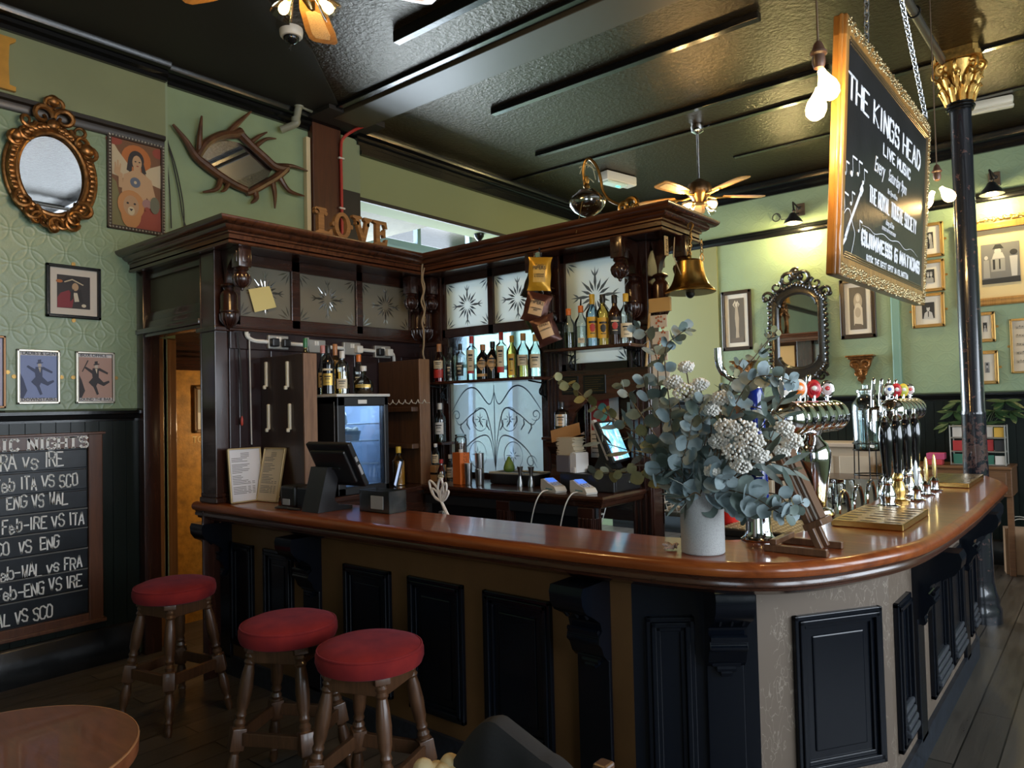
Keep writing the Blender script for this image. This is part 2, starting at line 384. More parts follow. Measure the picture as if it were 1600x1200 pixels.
# back room shop front, daylight behind it
mb = MB(); mb.box(-8.3, -8.1, 3.9, 8.9, 0, 0.9); mb.box(-8.3, -5.86, 3.9, 4.0, 0, 4.22); mb.box(-8.3, -8.1, 3.9, 4.4, .9, 4.22)
S('wall_back_room', mb, plain('grey blue paint', (0.30, 0.38, 0.44), 0.5), sm=False)
mb = MB(); M_winblue = plain('pale blue joinery', (0.45, 0.60, 0.72), 0.4)
for y in (4.4, 5.62, 6.62, 7.62, 8.5): mb.box(-7.06, -6.98, y-.03, y+.03, 0.0, 4.22)
for z0, z1, d in ((0.0, 0.9, 0), (3.60, 3.66, .07), (3.66, 3.70, .10), (3.70, 3.80, .03), (2.2, 2.26, 0)): mb.box(-7.06, -6.98+d, 4.0, 8.55, z0, z1)
S('window_1', mb, M_winblue, sm=False)
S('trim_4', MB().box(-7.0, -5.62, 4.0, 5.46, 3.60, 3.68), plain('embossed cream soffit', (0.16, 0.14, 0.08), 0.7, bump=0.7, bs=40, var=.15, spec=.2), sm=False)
# cornices and rails
corn = [(0.0, 0.0), (0.035, 0.0), (0.035, 0.03), (0.06, 0.045), (0.06, 0.07), (0.10, 0.085), (0.115, 0.12), (0.115, 0.135)]
mb = MB(); mb.sweep([(-5.3, 2.50), (-5.3, -3.1)][::-1], corn, z0=4.085); mb.sweep([(-5.34, 2.50), (-5.34, 4.28), (-5.30, 4.28), (-5.30, 8.55)], corn, z0=4.085)
mb.sweep([(-5.3, 4.28), (-5.3, 8.55)], [(0, 0), (.05, 0), (.05, .03), (.03, .04), (.03, .085), (0, .085)], z0=4.0); S('trim_5', mb, M_black)
S('trim_6', MB().sweep([(-5.3, 8.55), (3.2, 8.55)], [(o, z*1.2) for o, z in corn], z0=4.05), M_black)
rail = [(0, 0), (.02, 0), (.03, .02), (.03, .05), (.05, .06), (.05, .085), (.02, .10), (0, .10)]
S('trim_7', MB().sweep([(-5.3, -3.1), (-5.3, 2.48)], rail, z0=3.585), plain('dark brown rail', (0.02, 0.014, 0.010), 0.35))
S('trim_8', MB().sweep([(-5.3, 8.55), (3.2, 8.55)], rail, z0=3.56), M_black)
S('trim_9', MB().box(-5.305, -5.285, 4.28, 8.55, 3.575, 3.61), M_ceilplain, sm=False)
S('trim_20', MB().box(-5.60, -5.285, 4.062, 4.282, 2.6, 3.642), M_ceilplain, sm=False)
# wainscot, dado and skirting
def wainscot(name, horiz, c, a0, a1, z0, z1, mat):
    mb = MB(); n = int((a1-a0)/0.085); wd = (a1-a0)/n
    for i in range(n):
        p0 = a0+i*wd+.003; p1 = a0+(i+1)*wd-.003
        if horiz: mb.box(p0, p1, c-.02, c, z0, z1)
        else: mb.box(c, c+.02, p0, p1, z0, z1)
    if horiz: mb.box(a0, a1, c-.012, c, z0, z1)
    else: mb.box(c, c+.012, a0, a1, z0, z1)
    return S(name, mb, mat, sm=False)
M_wains = plain('very dark green panelling', (0.007, 0.011, 0.009), 0.28, bump=0.12, bs=18, spec=.32)
wainscot('wall_left_panelling', False, -5.3, -1.0, 2.285, 0.2, 1.64, M_wains)
wainscot('wall_far_panelling', True, 8.55, -5.3, 3.2, 0.2, 1.64, M_wains)
dado = [(0, 0), (.03, 0), (.03, .015), (.045, .02), (.05, .045), (.065, .05), (.065, .07), (.02, .085), (0, .085)]
S('trim_10', MB().sweep([(-5.3, -3.1), (-5.3, 2.285)], dado, z0=1.615), M_black); S('trim_11', MB().sweep([(-5.3, 8.55), (3.2, 8.55)], dado, z0=1.605), M_black)
sk = [(.02, 0), (.05, 0), (.05, .17), (.035, .19), (.035, .22), (.02, .24)]
S('baseboard_left', MB().sweep([(-5.3, -3.1), (-5.3, 2.27)], sk), M_black); S('baseboard_far', MB().sweep([(-5.3, 8.55), (3.2, 8.55)], sk), M_black)
# ceiling beam and battens
S('beam', MB().bbox(-5.1, 3.2, 3.85, 4.185, 4.165, 4.225, .006), plain('beam paint', (0.045, 0.036, 0.022), 0.42, bump=.1, bs=5), sm=False)
S('beam_end', MB().box(-5.25, -4.95, 3.70, 4.30, 4.17, 4.22), M_ceilplain, sm=False)
for i, (x0, x1, y, h) in enumerate(((-3.70, 3.2, 3.33, .075), (-5.0, 3.2, 3.80, .03), (-4.06, -1.72, 4.75, .05), (-4.45, -1.6, 5.88, .04), (-5.3, 3.2, 6.39, .02), (-3.0, 3.2, 7.4, .015))):
    S('trim_%d' % (12+i), MB().bbox(x0, x1, y-.03, y+.03, 4.22-h, 4.225, .004), M_black, sm=False)

# ---------------- the bar counter ----------------
bar = thing('bar_counter', 'long curved bar counter with varnished red-brown top and black panelled front', 'bar counter', (-2.4, 2.6, 0))
t = NT('varnished red brown top'); v = t.coord((1.0, 9, 9)); f = t.noise(v, 1.8, 6, 0.6, 0.8)
t.link(t.ramp(f, [(0.25, (0.12, 0.025, 0.006)), (0.55, (0.23, 0.054, 0.011)), (0.8, (0.32, 0.088, 0.018))]), t.b.inputs['Base Color'])
t.b.inputs['Roughness'].default_value = 0.30; t.b.inputs['Coat Weight'].default_value = 0.55; t.b.inputs['Coat Roughness'].default_value = 0.09; t.b.inputs['Specular IOR Level'].default_value = 0.3
t.bump(t.noise(t.coord((1, 40, 40)), 2.0, 3), 0.05, 0.002); M_top = t.m
outer = [V3(p) for p in ((-4.50, 2.30, 0), (-3.2, 2.305, 0), (-2.2, 2.315, 0), (-1.65, 2.33, 0))] + catmull([(-1.65, 2.33, 0), (-1.28, 2.365, 0), (-1.07, 2.41, 0), (-.93, 2.485, 0), (-.83, 2.59, 0), (-.755, 2.72, 0), (-.675, 2.92, 0), (-.61, 3.16, 0), (-.575, 3.56, 0), (-.56, 4.2, 0)], 4)[1:] + [V3(p) for p in ((-.565, 5.42, 0), (-.60, 5.62, 0), (-.71, 5.93, 0))]
inner = [(-1.01, 5.98), (-1.01, 3.3), (-1.03, 3.1), (-1.08, 2.92), (-1.2, 2.79), (-1.44, 2.72), (-4.50, 2.69)]
mb = MB(); op = [(p.x, p.y) for p in outer]
mb.prism(op+inner, 1.055, 1.10)
mb.sweep(op, [(-.005, 1.10), (.006, 1.0995), (.022, 1.094), (.033, 1.082), (.035, 1.066), (.028, 1.052), (.012, 1.046)]); mb.build('countertop', M_top, bar)
mb = MB(); mb.sweep(op, [(-.03, 1.047), (.012, 1.047), (.008, 1.036), (.012, 1.030), (.012, 1.016), (-.004, 1.008), (-.008, .998), (-.03, .988), (-.055, .975), (-.09, .970), (-.09, 1.0), (-.12, 1.04)]); mb.build('edge_moulding', wood('dark red moulding', (.028, .009, .005), (.075, .024, .011), .25, .5, 'X'), bar)
facets = [(-4.50, 2.46), (-1.46, 2.46), (-1.085, 2.75), (-.74, 3.27), (-.74, 5.45), (-.86, 5.78)]
binner = [(-.98, 5.85), (-.98, 3.4), (-1.02, 3.15), (-1.22, 2.86), (-1.5, 2.69), (-4.50, 2.66)]
# tan paint, crackled
t = NT('crackled tan paint'); vo = t.add('ShaderNodeTexVoronoi', feature='DISTANCE_TO_EDGE'); vo.inputs['Scale'].default_value = 26
wv = t.coord((1, 1, .45)); nd = t.add('ShaderNodeTexNoise'); nd.inputs['Scale'].default_value = 22; t.link(wv, nd.inputs['Vector'])
ad = t.add('ShaderNodeMixRGB'); ad.inputs[0].default_value = 0.12; t.link(wv, ad.inputs[1]); t.link(nd.outputs['Color'], ad.inputs[2]); t.link(ad.outputs[0], vo.inputs['Vector'])
big = t.noise(t.coord(), 5.0, 3); fac = t.math('ADD', vo.outputs['Distance'], t.math('MULTIPLY', t.math('MAXIMUM', t.math('SUBTRACT', big, 0.50), 0.0), 1.2))
t.link(t.ramp(fac, [(0.0, (0.25, 0.205, 0.16)), (0.014, (0.22, 0.18, 0.14)), (0.032, (0.135, 0.102, 0.076))]), t.b.inputs['Base Color']); t.b.inputs['Roughness'].default_value = 0.45
t.bump(t.math('MINIMUM', fac, 0.05), 0.3, 0.01); M_tan = t.m
M_tan_shaded = plain('shaded tan paint', (0.120, 0.058, 0.020), 0.42, var=.1)  # the tan paint again, darkened because this front face lies in shade
mb = MB(); mb.prism(facets+binner, 0.10, 0.985); 
for k, f in enumerate(mb.f):
    if k == 3: mb.mi[k] = 1
    if k in (2, ): mb.mi[k] = 2
mb.build('bar_front', [M_tan, M_black2, M_tan_shaded], bar, sm=False, recalc=True)
mb = MB(); pl = [(-4.52, 2.44), (-1.45, 2.44), (-1.07, 2.735), (-.72, 3.26), (-.72, 5.46), (-.85, 5.80)]
mb.prism(pl+binner, 0, 0.12); mb.build('plinth', plain('scuffed blue black plinth', (0.014, 0.018, 0.026), 0.4, var=.5, vs=30), bar, sm=False)
def facetM(i, s0=0.0):
    a = V3((*facets[i], 0)); b = V3((*facets[i+1], 0)); d = (b-a).normalized()
    return frame_M(a, d, (0, 0, 1))      # local +x along, +z up, -y outward
def bar_panel(i, s0, s1, z0, z1, vent=False):
    M = facetM(i); mb = MB()
    for k, (dx, h) in enumerate(((0, .022), (.018, .030), (.036, .016))):
        a0, a1, b0, b1 = s0+dx, s1-dx, z0+dx, z1-dx; wd = .020
        for q in ((a0, a1, b0, b0+wd), (a0, a1, b1-wd, b1), (a0, a0+wd, b0, b1), (a1-wd, a1, b0, b1)): mb.bbox(q[0], q[1], -h, .002, q[2], q[3], .004, M)
    mb.bbox(s0+.03, s1-.03, -.006, .002, z0+.03, z1-.03, .002, M)
    if s1-s0 > .28: mb.bbox(s0+.085, s1-.085, -.012, .002, z0+.085, z1-.085, .006, M)
    p = mb.build('panel', M_black2, bar, sm=False)
    if vent:
        mb = MB()
        for k in range(4): mb.bbox(s0+.05, s1-.03, -.045+.006*k, -.004, z0+.05+k*.032, z0+.075+k*.032, .006, M)
        mb.build('foot_vent', plain('grey ribbed vent', (0.05, 0.055, 0.065), 0.3), bar, sm=False)
def corbel(i, s, wd=.15, sc_=1.0):
    M = facetM(i); mb = MB(); h = wd/2
    prof = [(0, .965), (.19, .965), (.20, .94), (.195, .90), (.17, .865), (.12, .84), (.075, .81), (.065, .775), (.085, .76), (.09, .735), (.07, .715), (.055, .68), (.03, .655), (0, .65)]
    Mx = M @ Matrix(((0, 0, 1, 0), (-1, 0, 0, 0), (0, 1, 0, 0), (0, 0, 0, 1)))   # outline (depth, z) extruded along the counter
    mb.prism(prof, s-h, s+h, Mx)
    for k in range(4):
        mb.tube([M @ V3((s-h*.95, -.075-.006*abs(k-1.5), .775-.012*k)), M @ V3((s+h*.95, -.075-.006*abs(k-1.5), .775-.012*k))], .010, 6)
    for k in range(3): mb.tube([M @ V3((s+(k-1)*h*.6, -.175, .90)), M @ V3((s+(k-1)*h*.6, -.12, .835))], .009, 6)
    for zz, ww in ((.665, .75), (.645, .5), (.63, .3)): mb.tube([M @ V3((s-h*ww, -.03, zz)), M @ V3((s+h*ww, -.03, zz))], .014, 8)
    c = mb.build('corbel', M_black2, bar)
    MB().bbox(s-h, s+h, -.02, .003, .10, .655, .004, M).build('pilaster', M_black2, bar, sm=False)
X0 = -4.50
for a, b in ((-4.36, -4.106), (-3.986, -3.687), (-3.214, -2.842), (-2.709, -2.341), (-2.214, -1.838)): bar_panel(0, a-X0, b-X0, .20, .835)
for s in (-4.44, -3.50, -1.63): corbel(0, s-X0)
L1 = hypot(.375, .29); corbel(1, L1-.13, .14); bar_panel(1, .05, L1-.24, .20, .835)
L2 = hypot(.345, .52); bar_panel(2, .155, L2-.055, .20, .815)
for a, b in ((3.33, 3.58), (4.02, 4.42), (4.52, 4.92), (5.19, 5.42)): bar_panel(3, a-3.27, b-3.27, .19, .80, True)
for s in (3.76, 5.06): corbel(3, s-3.27, .13)
corbel(4, .12, .12)

# ---------------- canopy and screens behind the bar ----------------
can = thing('bar_canopy', 'long brown moulded wooden cornice over the back bar turning the corner', 'canopy', (-3.6, 3.9, 2.66))
M_can = wood('brown canopy wood', (0.040, 0.013, 0.006), (0.120, 0.040, 0.016), 0.25, 0.45, 'X', 0.9)
cpath = [(-5.30, 2.24), (-3.97, 2.24), (-3.97, 3.80), (-1.985, 3.80), (-1.985, 4.30), (-5.2, 4.30)]
cprof = [(-.03, 2.65), (0, 2.65), (.006, 2.655), (.006, 2.667), (0, 2.672), (0, 2.705), (.012, 2.71), (.012, 2.72), (.030, 2.726), (.046, 2.738), (.050, 2.748), (.062, 2.750), (.078, 2.756), (.092, 2.768), (.098, 2.78), (.098, 2.788), (-.03, 2.79)]
mb = MB(); mb.sweep(cpath, cprof); mb.build('cornice', M_can, can)
mb = MB(); mb.prism(cpath, 2.657, 2.68); mb.prism(cpath, 2.775, 2.786); mb.build('soffit', M_mahogX, can, sm=False)

def pendant_block(mb, x, y, z):     # square block with a turned acorn drop under it
    mb.bbox(x-.042, x+.042, y-.042, y+.042, z-.13, z, .006)
    for s in (-1, 1):
        mb.bbox(x-.02, x+.02, y+s*.042-.004, y+s*.042+.004, z-.10, z-.03, .003); mb.bbox(x+s*.042-.004, x+s*.042+.004, y-.02, y+.02, z-.10, z-.03, .003)
    M = Matrix.Translation((x, y, z-.13))
    mb.lathe([(.036, 0), (.042, -.008), (.036, -.018), (.028, -.024), (.046, -.045), (.052, -.065), (.046, -.090), (.030, -.112), (.012, -.124), (.010, -.135), (.002, -.140)], M, 20)
    for k in range(12): a = 2*pi*k/12; mb.tube([M @ V3((cos(a)*r, sin(a)*r, zz)) for r, zz in ((.046, -.045), (.053, -.065), (.047, -.090), (.030, -.112))], .005, 5)
def vase_drop(mb, x, y, z):         # turned half column with fluted acorn below
    M = Matrix.Translation((x, y, z))
    mb.lathe([(.026, .03), (.046, .02), (.050, .010), (.034, 0), (.030, -.012), (.046, -.03), (.052, -.05), (.052, -.13), (.056, -.137), (.056, -.148), (.050, -.152), (.055, -.165), (.050, -.195), (.034, -.222), (.016, -.236), (.010, -.25), (.002, -.255)], M, 22)
    for k in range(14): a = 2*pi*k/14; mb.tube([M @ V3((cos(a)*r, sin(a)*r, zz)) for r, zz in ((.054, -.160), (.052, -.195), (.036, -.222), (.016, -.238))], .005, 5)
def bracket(base, out, zt=2.655, d=.20, zl=2.42):
    """arched bracket: vase drop on the post, block and acorn under the canopy"""
    bx, by = base; ox, oy = out; mb = MB()
    pendant_block(mb, bx+ox*d, by+oy*d, zt); vase_drop(mb, bx+ox*.05, by+oy*.05, zl)
    n = 10; side = V3((-oy, ox, 0))*.022
    arc = [V3((bx+ox*(.05+(d-.07)*(1-cos(t))), by+oy*(.05+(d-.07)*(1-cos(t))), zl+.03+(zt-.05-zl-.03)*sin(t))) for t in [pi/2*k/n for k in range(n+1)]]
    top = [V3((bx+ox*(.0+(d-.02)*k/n), by+oy*(.0+(d-.02)*k/n), zt)) for k in range(n+1)]
    vs = [p+s for p in arc for s in (side, -side)]+[p+s for p in top for s in (side, -side)]; fs = []; o = 2*(n+1)
    for k in range(n):
        a = 2*k; fs += [(a, a+2, a+3, a+1), (o+a, o+a+1, o+a+3, o+a+2), (a, o+a, o+a+2, a+2), (a+1, a+3, o+a+3, o+a+1)]
    mb.add(vs, fs); mb.build('bracket', M_mahog, can)
bracket((-4.24, 2.36), (1, 0)); bracket((-4.24, 3.94), (1, 0)); bracket((-4.11, 4.0), (0, -1)); bracket((-2.925, 4.0), (0, -1)); bracket((-2.27, 4.0), (0, -1)); bracket((-2.19, 4.06), (1, 0)); bracket((-2.26, 4.12), (0, 1), d=.12)

def starburst(mb, M, cx, cz, R, n=16, y=-.004, corners=None, fl=True):
    """cut star with leaf shaped rays; local x right, z up, proud of the glass"""
    def ray(a, r0, r1, wd):
        d = V3((cos(a), 0, sin(a))); p = V3((-sin(a), 0, cos(a))); c = V3((cx, y, cz)); m = .62*r0+.38*r1
        q = [c+d*r0, c+d*m+p*wd, c+d*r1, c+d*m-p*wd]; e = V3((0, y*.6, 0))
        top = c+d*m+e; mb.add([*q, top], [(0, 4, 1), (1, 4, 2), (2, 4, 3), (3, 4, 0)], M)
    for k in range(n):
        a = 2*pi*k/n; big = k % (n//4) == 0
        ray(a, R*.16, R*(.98 if big else (.78 if k % 2 == 0 else .6)), R*.055)
        if big and fl:
            for s in (-.30, .30): 
                c = V3((cx+cos(a)*R*.62, y, cz+sin(a)*R*.62)); d = V3((cos(a+s*1.7), 0, sin(a+s*1.7))); p = V3((-d.z, 0, d.x))
                mb.add([c, c+d*R*.14+p*R*.03, c+d*R*.32, c+d*R*.14-p*R*.03], [(0, 1, 2, 3)], M)
    for k in range(8): a = 2*pi*k/8; mb.torus((cx+cos(a)*R*.09, 0, cz+sin(a)*R*.09), R*.03, R*.012, M @ Matrix.Translation((0, y, 0)) @ Matrix(((1, 0, 0, 0), (0, 0, 1, 0), (0, 1, 0, 0), (0, 0, 0, 1))) if False else None, 6, 4) if False else None
    if corners:
        for x, z, s, t in corners:
            for b in (.35, .78, 1.22):
                d = V3((s*cos(b), 0, t*sin(b))); p = V3((-d.z, 0, d.x)); c = V3((x, y, z))
                mb.add([c+d*.02, c+d*.055+p*.006, c+d*.10, c+d*.055-p*.006], [(0, 1, 2, 3)], M)
def star_pane(name, M, x0, x1, z0, z1, mats, parent, R=None, cz=None, label=None):
    mb = MB(); mb.box(x0, x1, -.003, .003, z0, z1, M); mb.m = 1
    starburst(mb, M, (x0+x1)/2, (z0+z1)/2 if cz is None else cz, R or min(x1-x0, z1-z0)*.47, corners=[(x0, z0, 1, 1), (x1, z0, -1, 1), (x0, z1, 1, -1), (x1, z1, -1, -1)])
    o = mb.build(name, mats, parent, sm=False, recalc=False)
    if label: o['label'] = label
    return o
M_frostA = frosted('smoky etched glass', (0.26, 0.245, 0.19), 0.35, (0.6, 0.58, 0.5))
M_frostB = frosted('white etched glass', (0.72, 0.80, 0.88), 0.72, (0.90, 0.97, 1.0))
M_cut = glass('cut clear glass', (0.55, 0.58, 0.60), 0.9, 0.15)
M_cutB = plain('cut glass grooves', (0.16, 0.22, 0.30), 0.12, spec=0.9)

# screen facing the bar on the left, along the corridor
scA = thing('glazed_screen', 'dark wooden screen with three smoky star-cut panes above the drinks fridge', 'screen', (-4.25, 3.2, 1.1))
MA = frame_M((-4.23, 0, 0), (0, 1, 0), (0, 0, 1))   # local x = world y, local -y = towards +x (the bar)
mb = MB()
def rails(mb, M, xs, zs, x0, x1, z0, z1, d=.05, out=.012):
    for a, b in xs: mb.bbox(a, b, -out, d, z0, z1, .005, M)
    for a, b in zs: mb.bbox(x0, x1, -out, d, a, b, .005, M)
rails(mb, MA, [(2.38, 2.455), (2.825, 2.893), (3.365, 3.425), (3.885, 4.0)], [(2.17, 2.262), (2.585, 2.66)], 2.38, 4.0, 2.2, 2.66)
mb.bbox(2.36, 4.0, -.045, 0, 2.160, 2.178, .006, MA); mb.bbox(2.36, 4.0, -.03, 0, 2.178, 2.19, .004, MA); mb.build('frame', M_mahogY, scA, sm=False)
mb = MB(); mb.bbox(2.38, 4.02, 0.0, .04, 1.102, 2.17, .003, MA)
for k in range(7): mb.bbox(2.44+k*.225, 2.44+k*.225+.21, -.008, 0, 1.15, 2.05, .006, MA)
mb.bbox(2.38, 4.02, -.014, 0, 2.05, 2.165, .004, MA); mb.build('boarding', plain('dark plum boarding', (0.022, 0.011, 0.012), 0.22, var=.25, vs=5, coat=.3), scA, sm=False)
for a, b in ((2.455, 2.825), (2.893, 3.365), (3.425, 3.885)): star_pane('pane', MA @ Matrix.Translation((0, .012, 0)), a, b, 2.262, 2.585, [M_frostA, M_cut], scA, .15, 2.43)
mb = MB(); mb.bbox(-4.415, -4.24, 2.29, 2.38, 1.10, 2.66, .006); mb.bbox(-4.43, -4.225, 2.28, 2.385, 1.10, 1.135, .008); mb.bbox(-4.42, -4.23, 2.285, 2.38, 1.135, 1.16, .006)
mb.bbox(-4.435, -4.20, 2.27, 2.40, 2.155, 2.185, .006); mb.build('corner_post', M_mahog, scA, sm=False)

# doorway to the corridor, left of the bar
dw = MB(); 
for x0, x1 in ((-5.32, -5.20), (-4.415, -4.40)): dw.bbox(x0, x1, 2.285, 2.40, 0, 2.66, .006)
for z0, z1, y in ((2.19, 2.215, 2.29), (2.215, 2.25, 2.275), (2.25, 2.30, 2.30), (2.30, 2.36, 2.31), (2.595, 2.66, 2.31)): dw.bbox(-5.30, -4.41, y, 2.38, z0, z1, .004)
for a, b in ((-5.30, -5.243), (-4.43, -4.41)): dw.bbox(a, b, 2.31, 2.38, 2.30, 2.66, .004)
d1 = S('door_1', dw, M_mahog)
struct(MB().box(-5.245, -4.43, 2.34, 2.346, 2.36, 2.596).build('transom_pane', frosted('dim brown glass', (0.13, 0.11, 0.07), 0.1), d1, sm=False))
mb = MB()
mb.bbox(-5.72, -5.345, 2.495, 2.585, 0, 2.21, .002); mb.bbox(-5.335, -5.295, 2.40, 2.47, 0, 2.2, .004); mb.bbox(-5.36, -5.32, 2.495, 2.53, 0, 2.2, .003); mb.bbox(-5.38, -5.34, 2.535, 2.585, 0, 2.2, .004); struct(mb.build('door_jamb', wood('orange brown jamb', (0.13, 0.055, 0.018), (0.30, 0.14, 0.05), .35, .2, 'Z'), d1, sm=False))
mb = MB(); mb.bbox(-5.34, -5.30, 2.47, 2.495, 0, 2.2, .003); mb.bbox(-5.375, -5.335, 2.527, 2.537, 0, 2.2, .002); struct(mb.build('jamb_bead', plain('pale jamb edge', (0.66, 0.52, 0.32), .35), d1, sm=False))

# screen facing the street, with the lit etched glass
scB = thing('back_screen', 'wooden back bar screen with bright star-etched glass panes and fluted pilasters', 'screen', (-3.2, 4.04, 0))
MBk = frame_M((0, 4.02, 0), (1, 0, 0), (0, 0, 1))
mb = MB()
rails(mb, MBk, [(-4.0, -3.955), (-3.52, -3.465), (-3.03, -2.98)], [(2.185, 2.255), (2.60, 2.66)], -4.0, -2.98, 2.185, 2.66, .05)
rails(mb, MBk, [(-3.985, -3.935), (-3.045, -2.98)], [(1.10, 1.17)], -3.985, -2.98, 1.10, 2.2, .05)
rails(mb, MBk, [(-2.87, -2.825), (-2.365, -2.33)], [(1.87, 1.925), (2.60, 2.66)], -2.87, -2.33, 1.87, 2.66, .05)
mb.bbox(-2.87, -2.33, -.01, .05, 1.05, 1.13, .004, MBk)
mb.build('frame', M_mahog, scB, sm=False)
for i, (a, b, zb) in enumerate(((-4.24, -3.985, 1.1), (-2.985, -2.86, 1.1), (-2.34, -2.19, 0.0))):
    mb = MB(); mb.bbox(a, b, -.03, .10, zb, 2.66, .006, MBk); n = 4 if b-a < .2 else 6
    for k in range(n): 
        xx = a+(b-a)*(k+.5)/n; mb.bbox(xx-.009, xx+.009, -.040, -.02, zb+.1, 2.10, .005, MBk)
    mb.bbox(a-.01, b+.01, -.045, .1, 2.13, 2.17, .006, MBk); mb.build('pilaster', M_mahog, scB, sm=False)
for a, b in ((-3.955, -3.52), (-3.465, -3.03)): star_pane('pane', MBk @ Matrix.Translation((0, .01, 0)), a, b, 2.255, 2.60, [M_frostB, M_cutB], scB, .165, 2.42)
star_pane('pane', MBk @ Matrix.Translation((0, .01, 0)), -2.825, -2.365, 1.925, 2.60, [M_frostB, M_cutB], scB, .20, 2.36)
# two large panes below the upper lights: clear band with bottles beyond, etched scrolls underneath
MB().box(-3.935, -3.045, 4.03, 4.036, 1.835, 2.185).build('pane', glass('clear glazing', (0.75, 0.86, 0.95), .25), scB, sm=False)
mb = MB(); mb.box(-3.935, -3.045, 4.03, 4.036, 1.17, 1.835); mb.m = 1
Mp = frame_M((-3.49, 4.024, 1.5), (1, 0, 0), (0, 0, 1))
def ribbon(mb, M, pts, wd, y=0.0):
    P = [V3((p[0], y, p[1])) for p in pts]; n = len(P); vs = []
    for i in range(n):
        d = (P[min(i+1, n-1)]-P[max(i-1, 0)]).normalized(); q = V3((-d.z, 0, d.x)); ww = .55*wd*(.35+.65*sin(pi*(i+.5)/n)); vs += [P[i]+q*ww, P[i]-q*ww]
    mb.add(vs, [(2*i, 2*i+1, 2*i+3, 2*i+2) for i in range(n-1)], M)
def scroll(mb, M, cx, cz, r0, turns, a0, sgn, wd, y=0.0):
    ribbon(mb, M, [(cx+r0*(1-.75*k/30)*cos(a0+sgn*turns*2*pi*k/30), cz+r0*(1-.75*k/30)*sin(a0+sgn*turns*2*pi*k/30)) for k in range(31)], wd, y)
for sx in (-1, 1):
    for (cx, cz, r) in ((.14, .06, .075), (.17, -.20, .085)):
        ribbon(mb, Mp, [(sx*cx+r*cos(2*pi*k/28), cz+r*1.15*sin(2*pi*k/28)) for k in range(29)], .006)
        starburst(mb, Mp, sx*cx, cz, r*.85, 8, -.001, fl=False)
    ribbon(mb, Mp, [tuple(p)[:2] for p in catmull([(0, -.30, 0), (sx*.02, -.1, 0), (sx*.09, .13, 0), (sx*.22, .10, 0), (sx*.34, .02, 0), (sx*.39, .06, 0)], 6)], .009)
    ribbon(mb, Mp, [tuple(p)[:2] for p in catmull([(0, -.30, 0), (sx*.05, -.08, 0), (sx*.16, -.07, 0), (sx*.30, -.16, 0), (sx*.38, -.28, 0)], 6)], .009)
    scroll(mb, Mp, sx*.38, .09, .045, 1.3, pi*1.2, sx, .007); scroll(mb, Mp, sx*.33, -.24, .05, 1.2, 0, sx, .007)
    ribbon(mb, Mp, [tuple(p)[:2] for p in catmull([(sx*.43, .12, 0), (sx*.30, .27, 0), (sx*.18, .29, 0), (sx*.05, .17, 0), (0, .26, 0)], 6)], .010)
    for k in range(5): ribbon(mb, Mp, [(sx*(.05+.065*k), -.02+.03*sin(k)), (sx*(.08+.065*k), .02+.03*sin(k)), (sx*(.075+.065*k), .055+.03*sin(k))], .012)
ribbon(mb, Mp, [(0, -.31), (0, 0), (0, .31)], .008)
mb.build('pane', [frosted('scroll etched glass', (0.42, 0.50, 0.56), 0.5, (0.80, 0.90, 1.0), 0.30), M_cutB], scB, sm=False, recalc=False)
# right hand compartment: back, arched board
mb = MB(); arch = [(-2.86, 1.875), (-2.19, 1.875), (-2.19, 1.83), (-2.23, 1.79), (-2.27, 1.74), (-2.36, 1.70), (-2.52, 1.68), (-2.66, 1.665), (-2.74, 1.60), (-2.80, 1.48), (-2.86, 1.45)]
mb.prism([(x, z) for x, z in arch], -.06, -.03, frame_M((0, 4.02, 0), (1, 0, 0), (0, 0, 1)) @ Matrix(((1, 0, 0, 0), (0, 0, 1, 0), (0, 1, 0, 0), (0, 0, 0, 1)))); mb.build('arched_board', M_mahogX, scB, sm=False)
for x0, x1 in ((-2.83, -2.70), (-2.66, -2.49)):
    mb = MB(); mb.bbox(x0, x1, 3.952, 3.962, 1.72, 1.84, .003); mb.m = 1
    for k in range(7): mb.box(x0+.015, x1-.015-.02*(k % 3), 3.950, 3.953, 1.825-.014*k-.004, 1.825-.014*k)
    mb.build('plaque', [plain('black plaque', (.008, .008, .007), .3), plain('gilt lettering', (.12, .085, .03), .4, .6)], scB, sm=False)
MB().box(-2.86, -2.19, 4.10, 4.12, 0.9, 1.88).build('back_panel', M_mahogX, scB, sm=False)

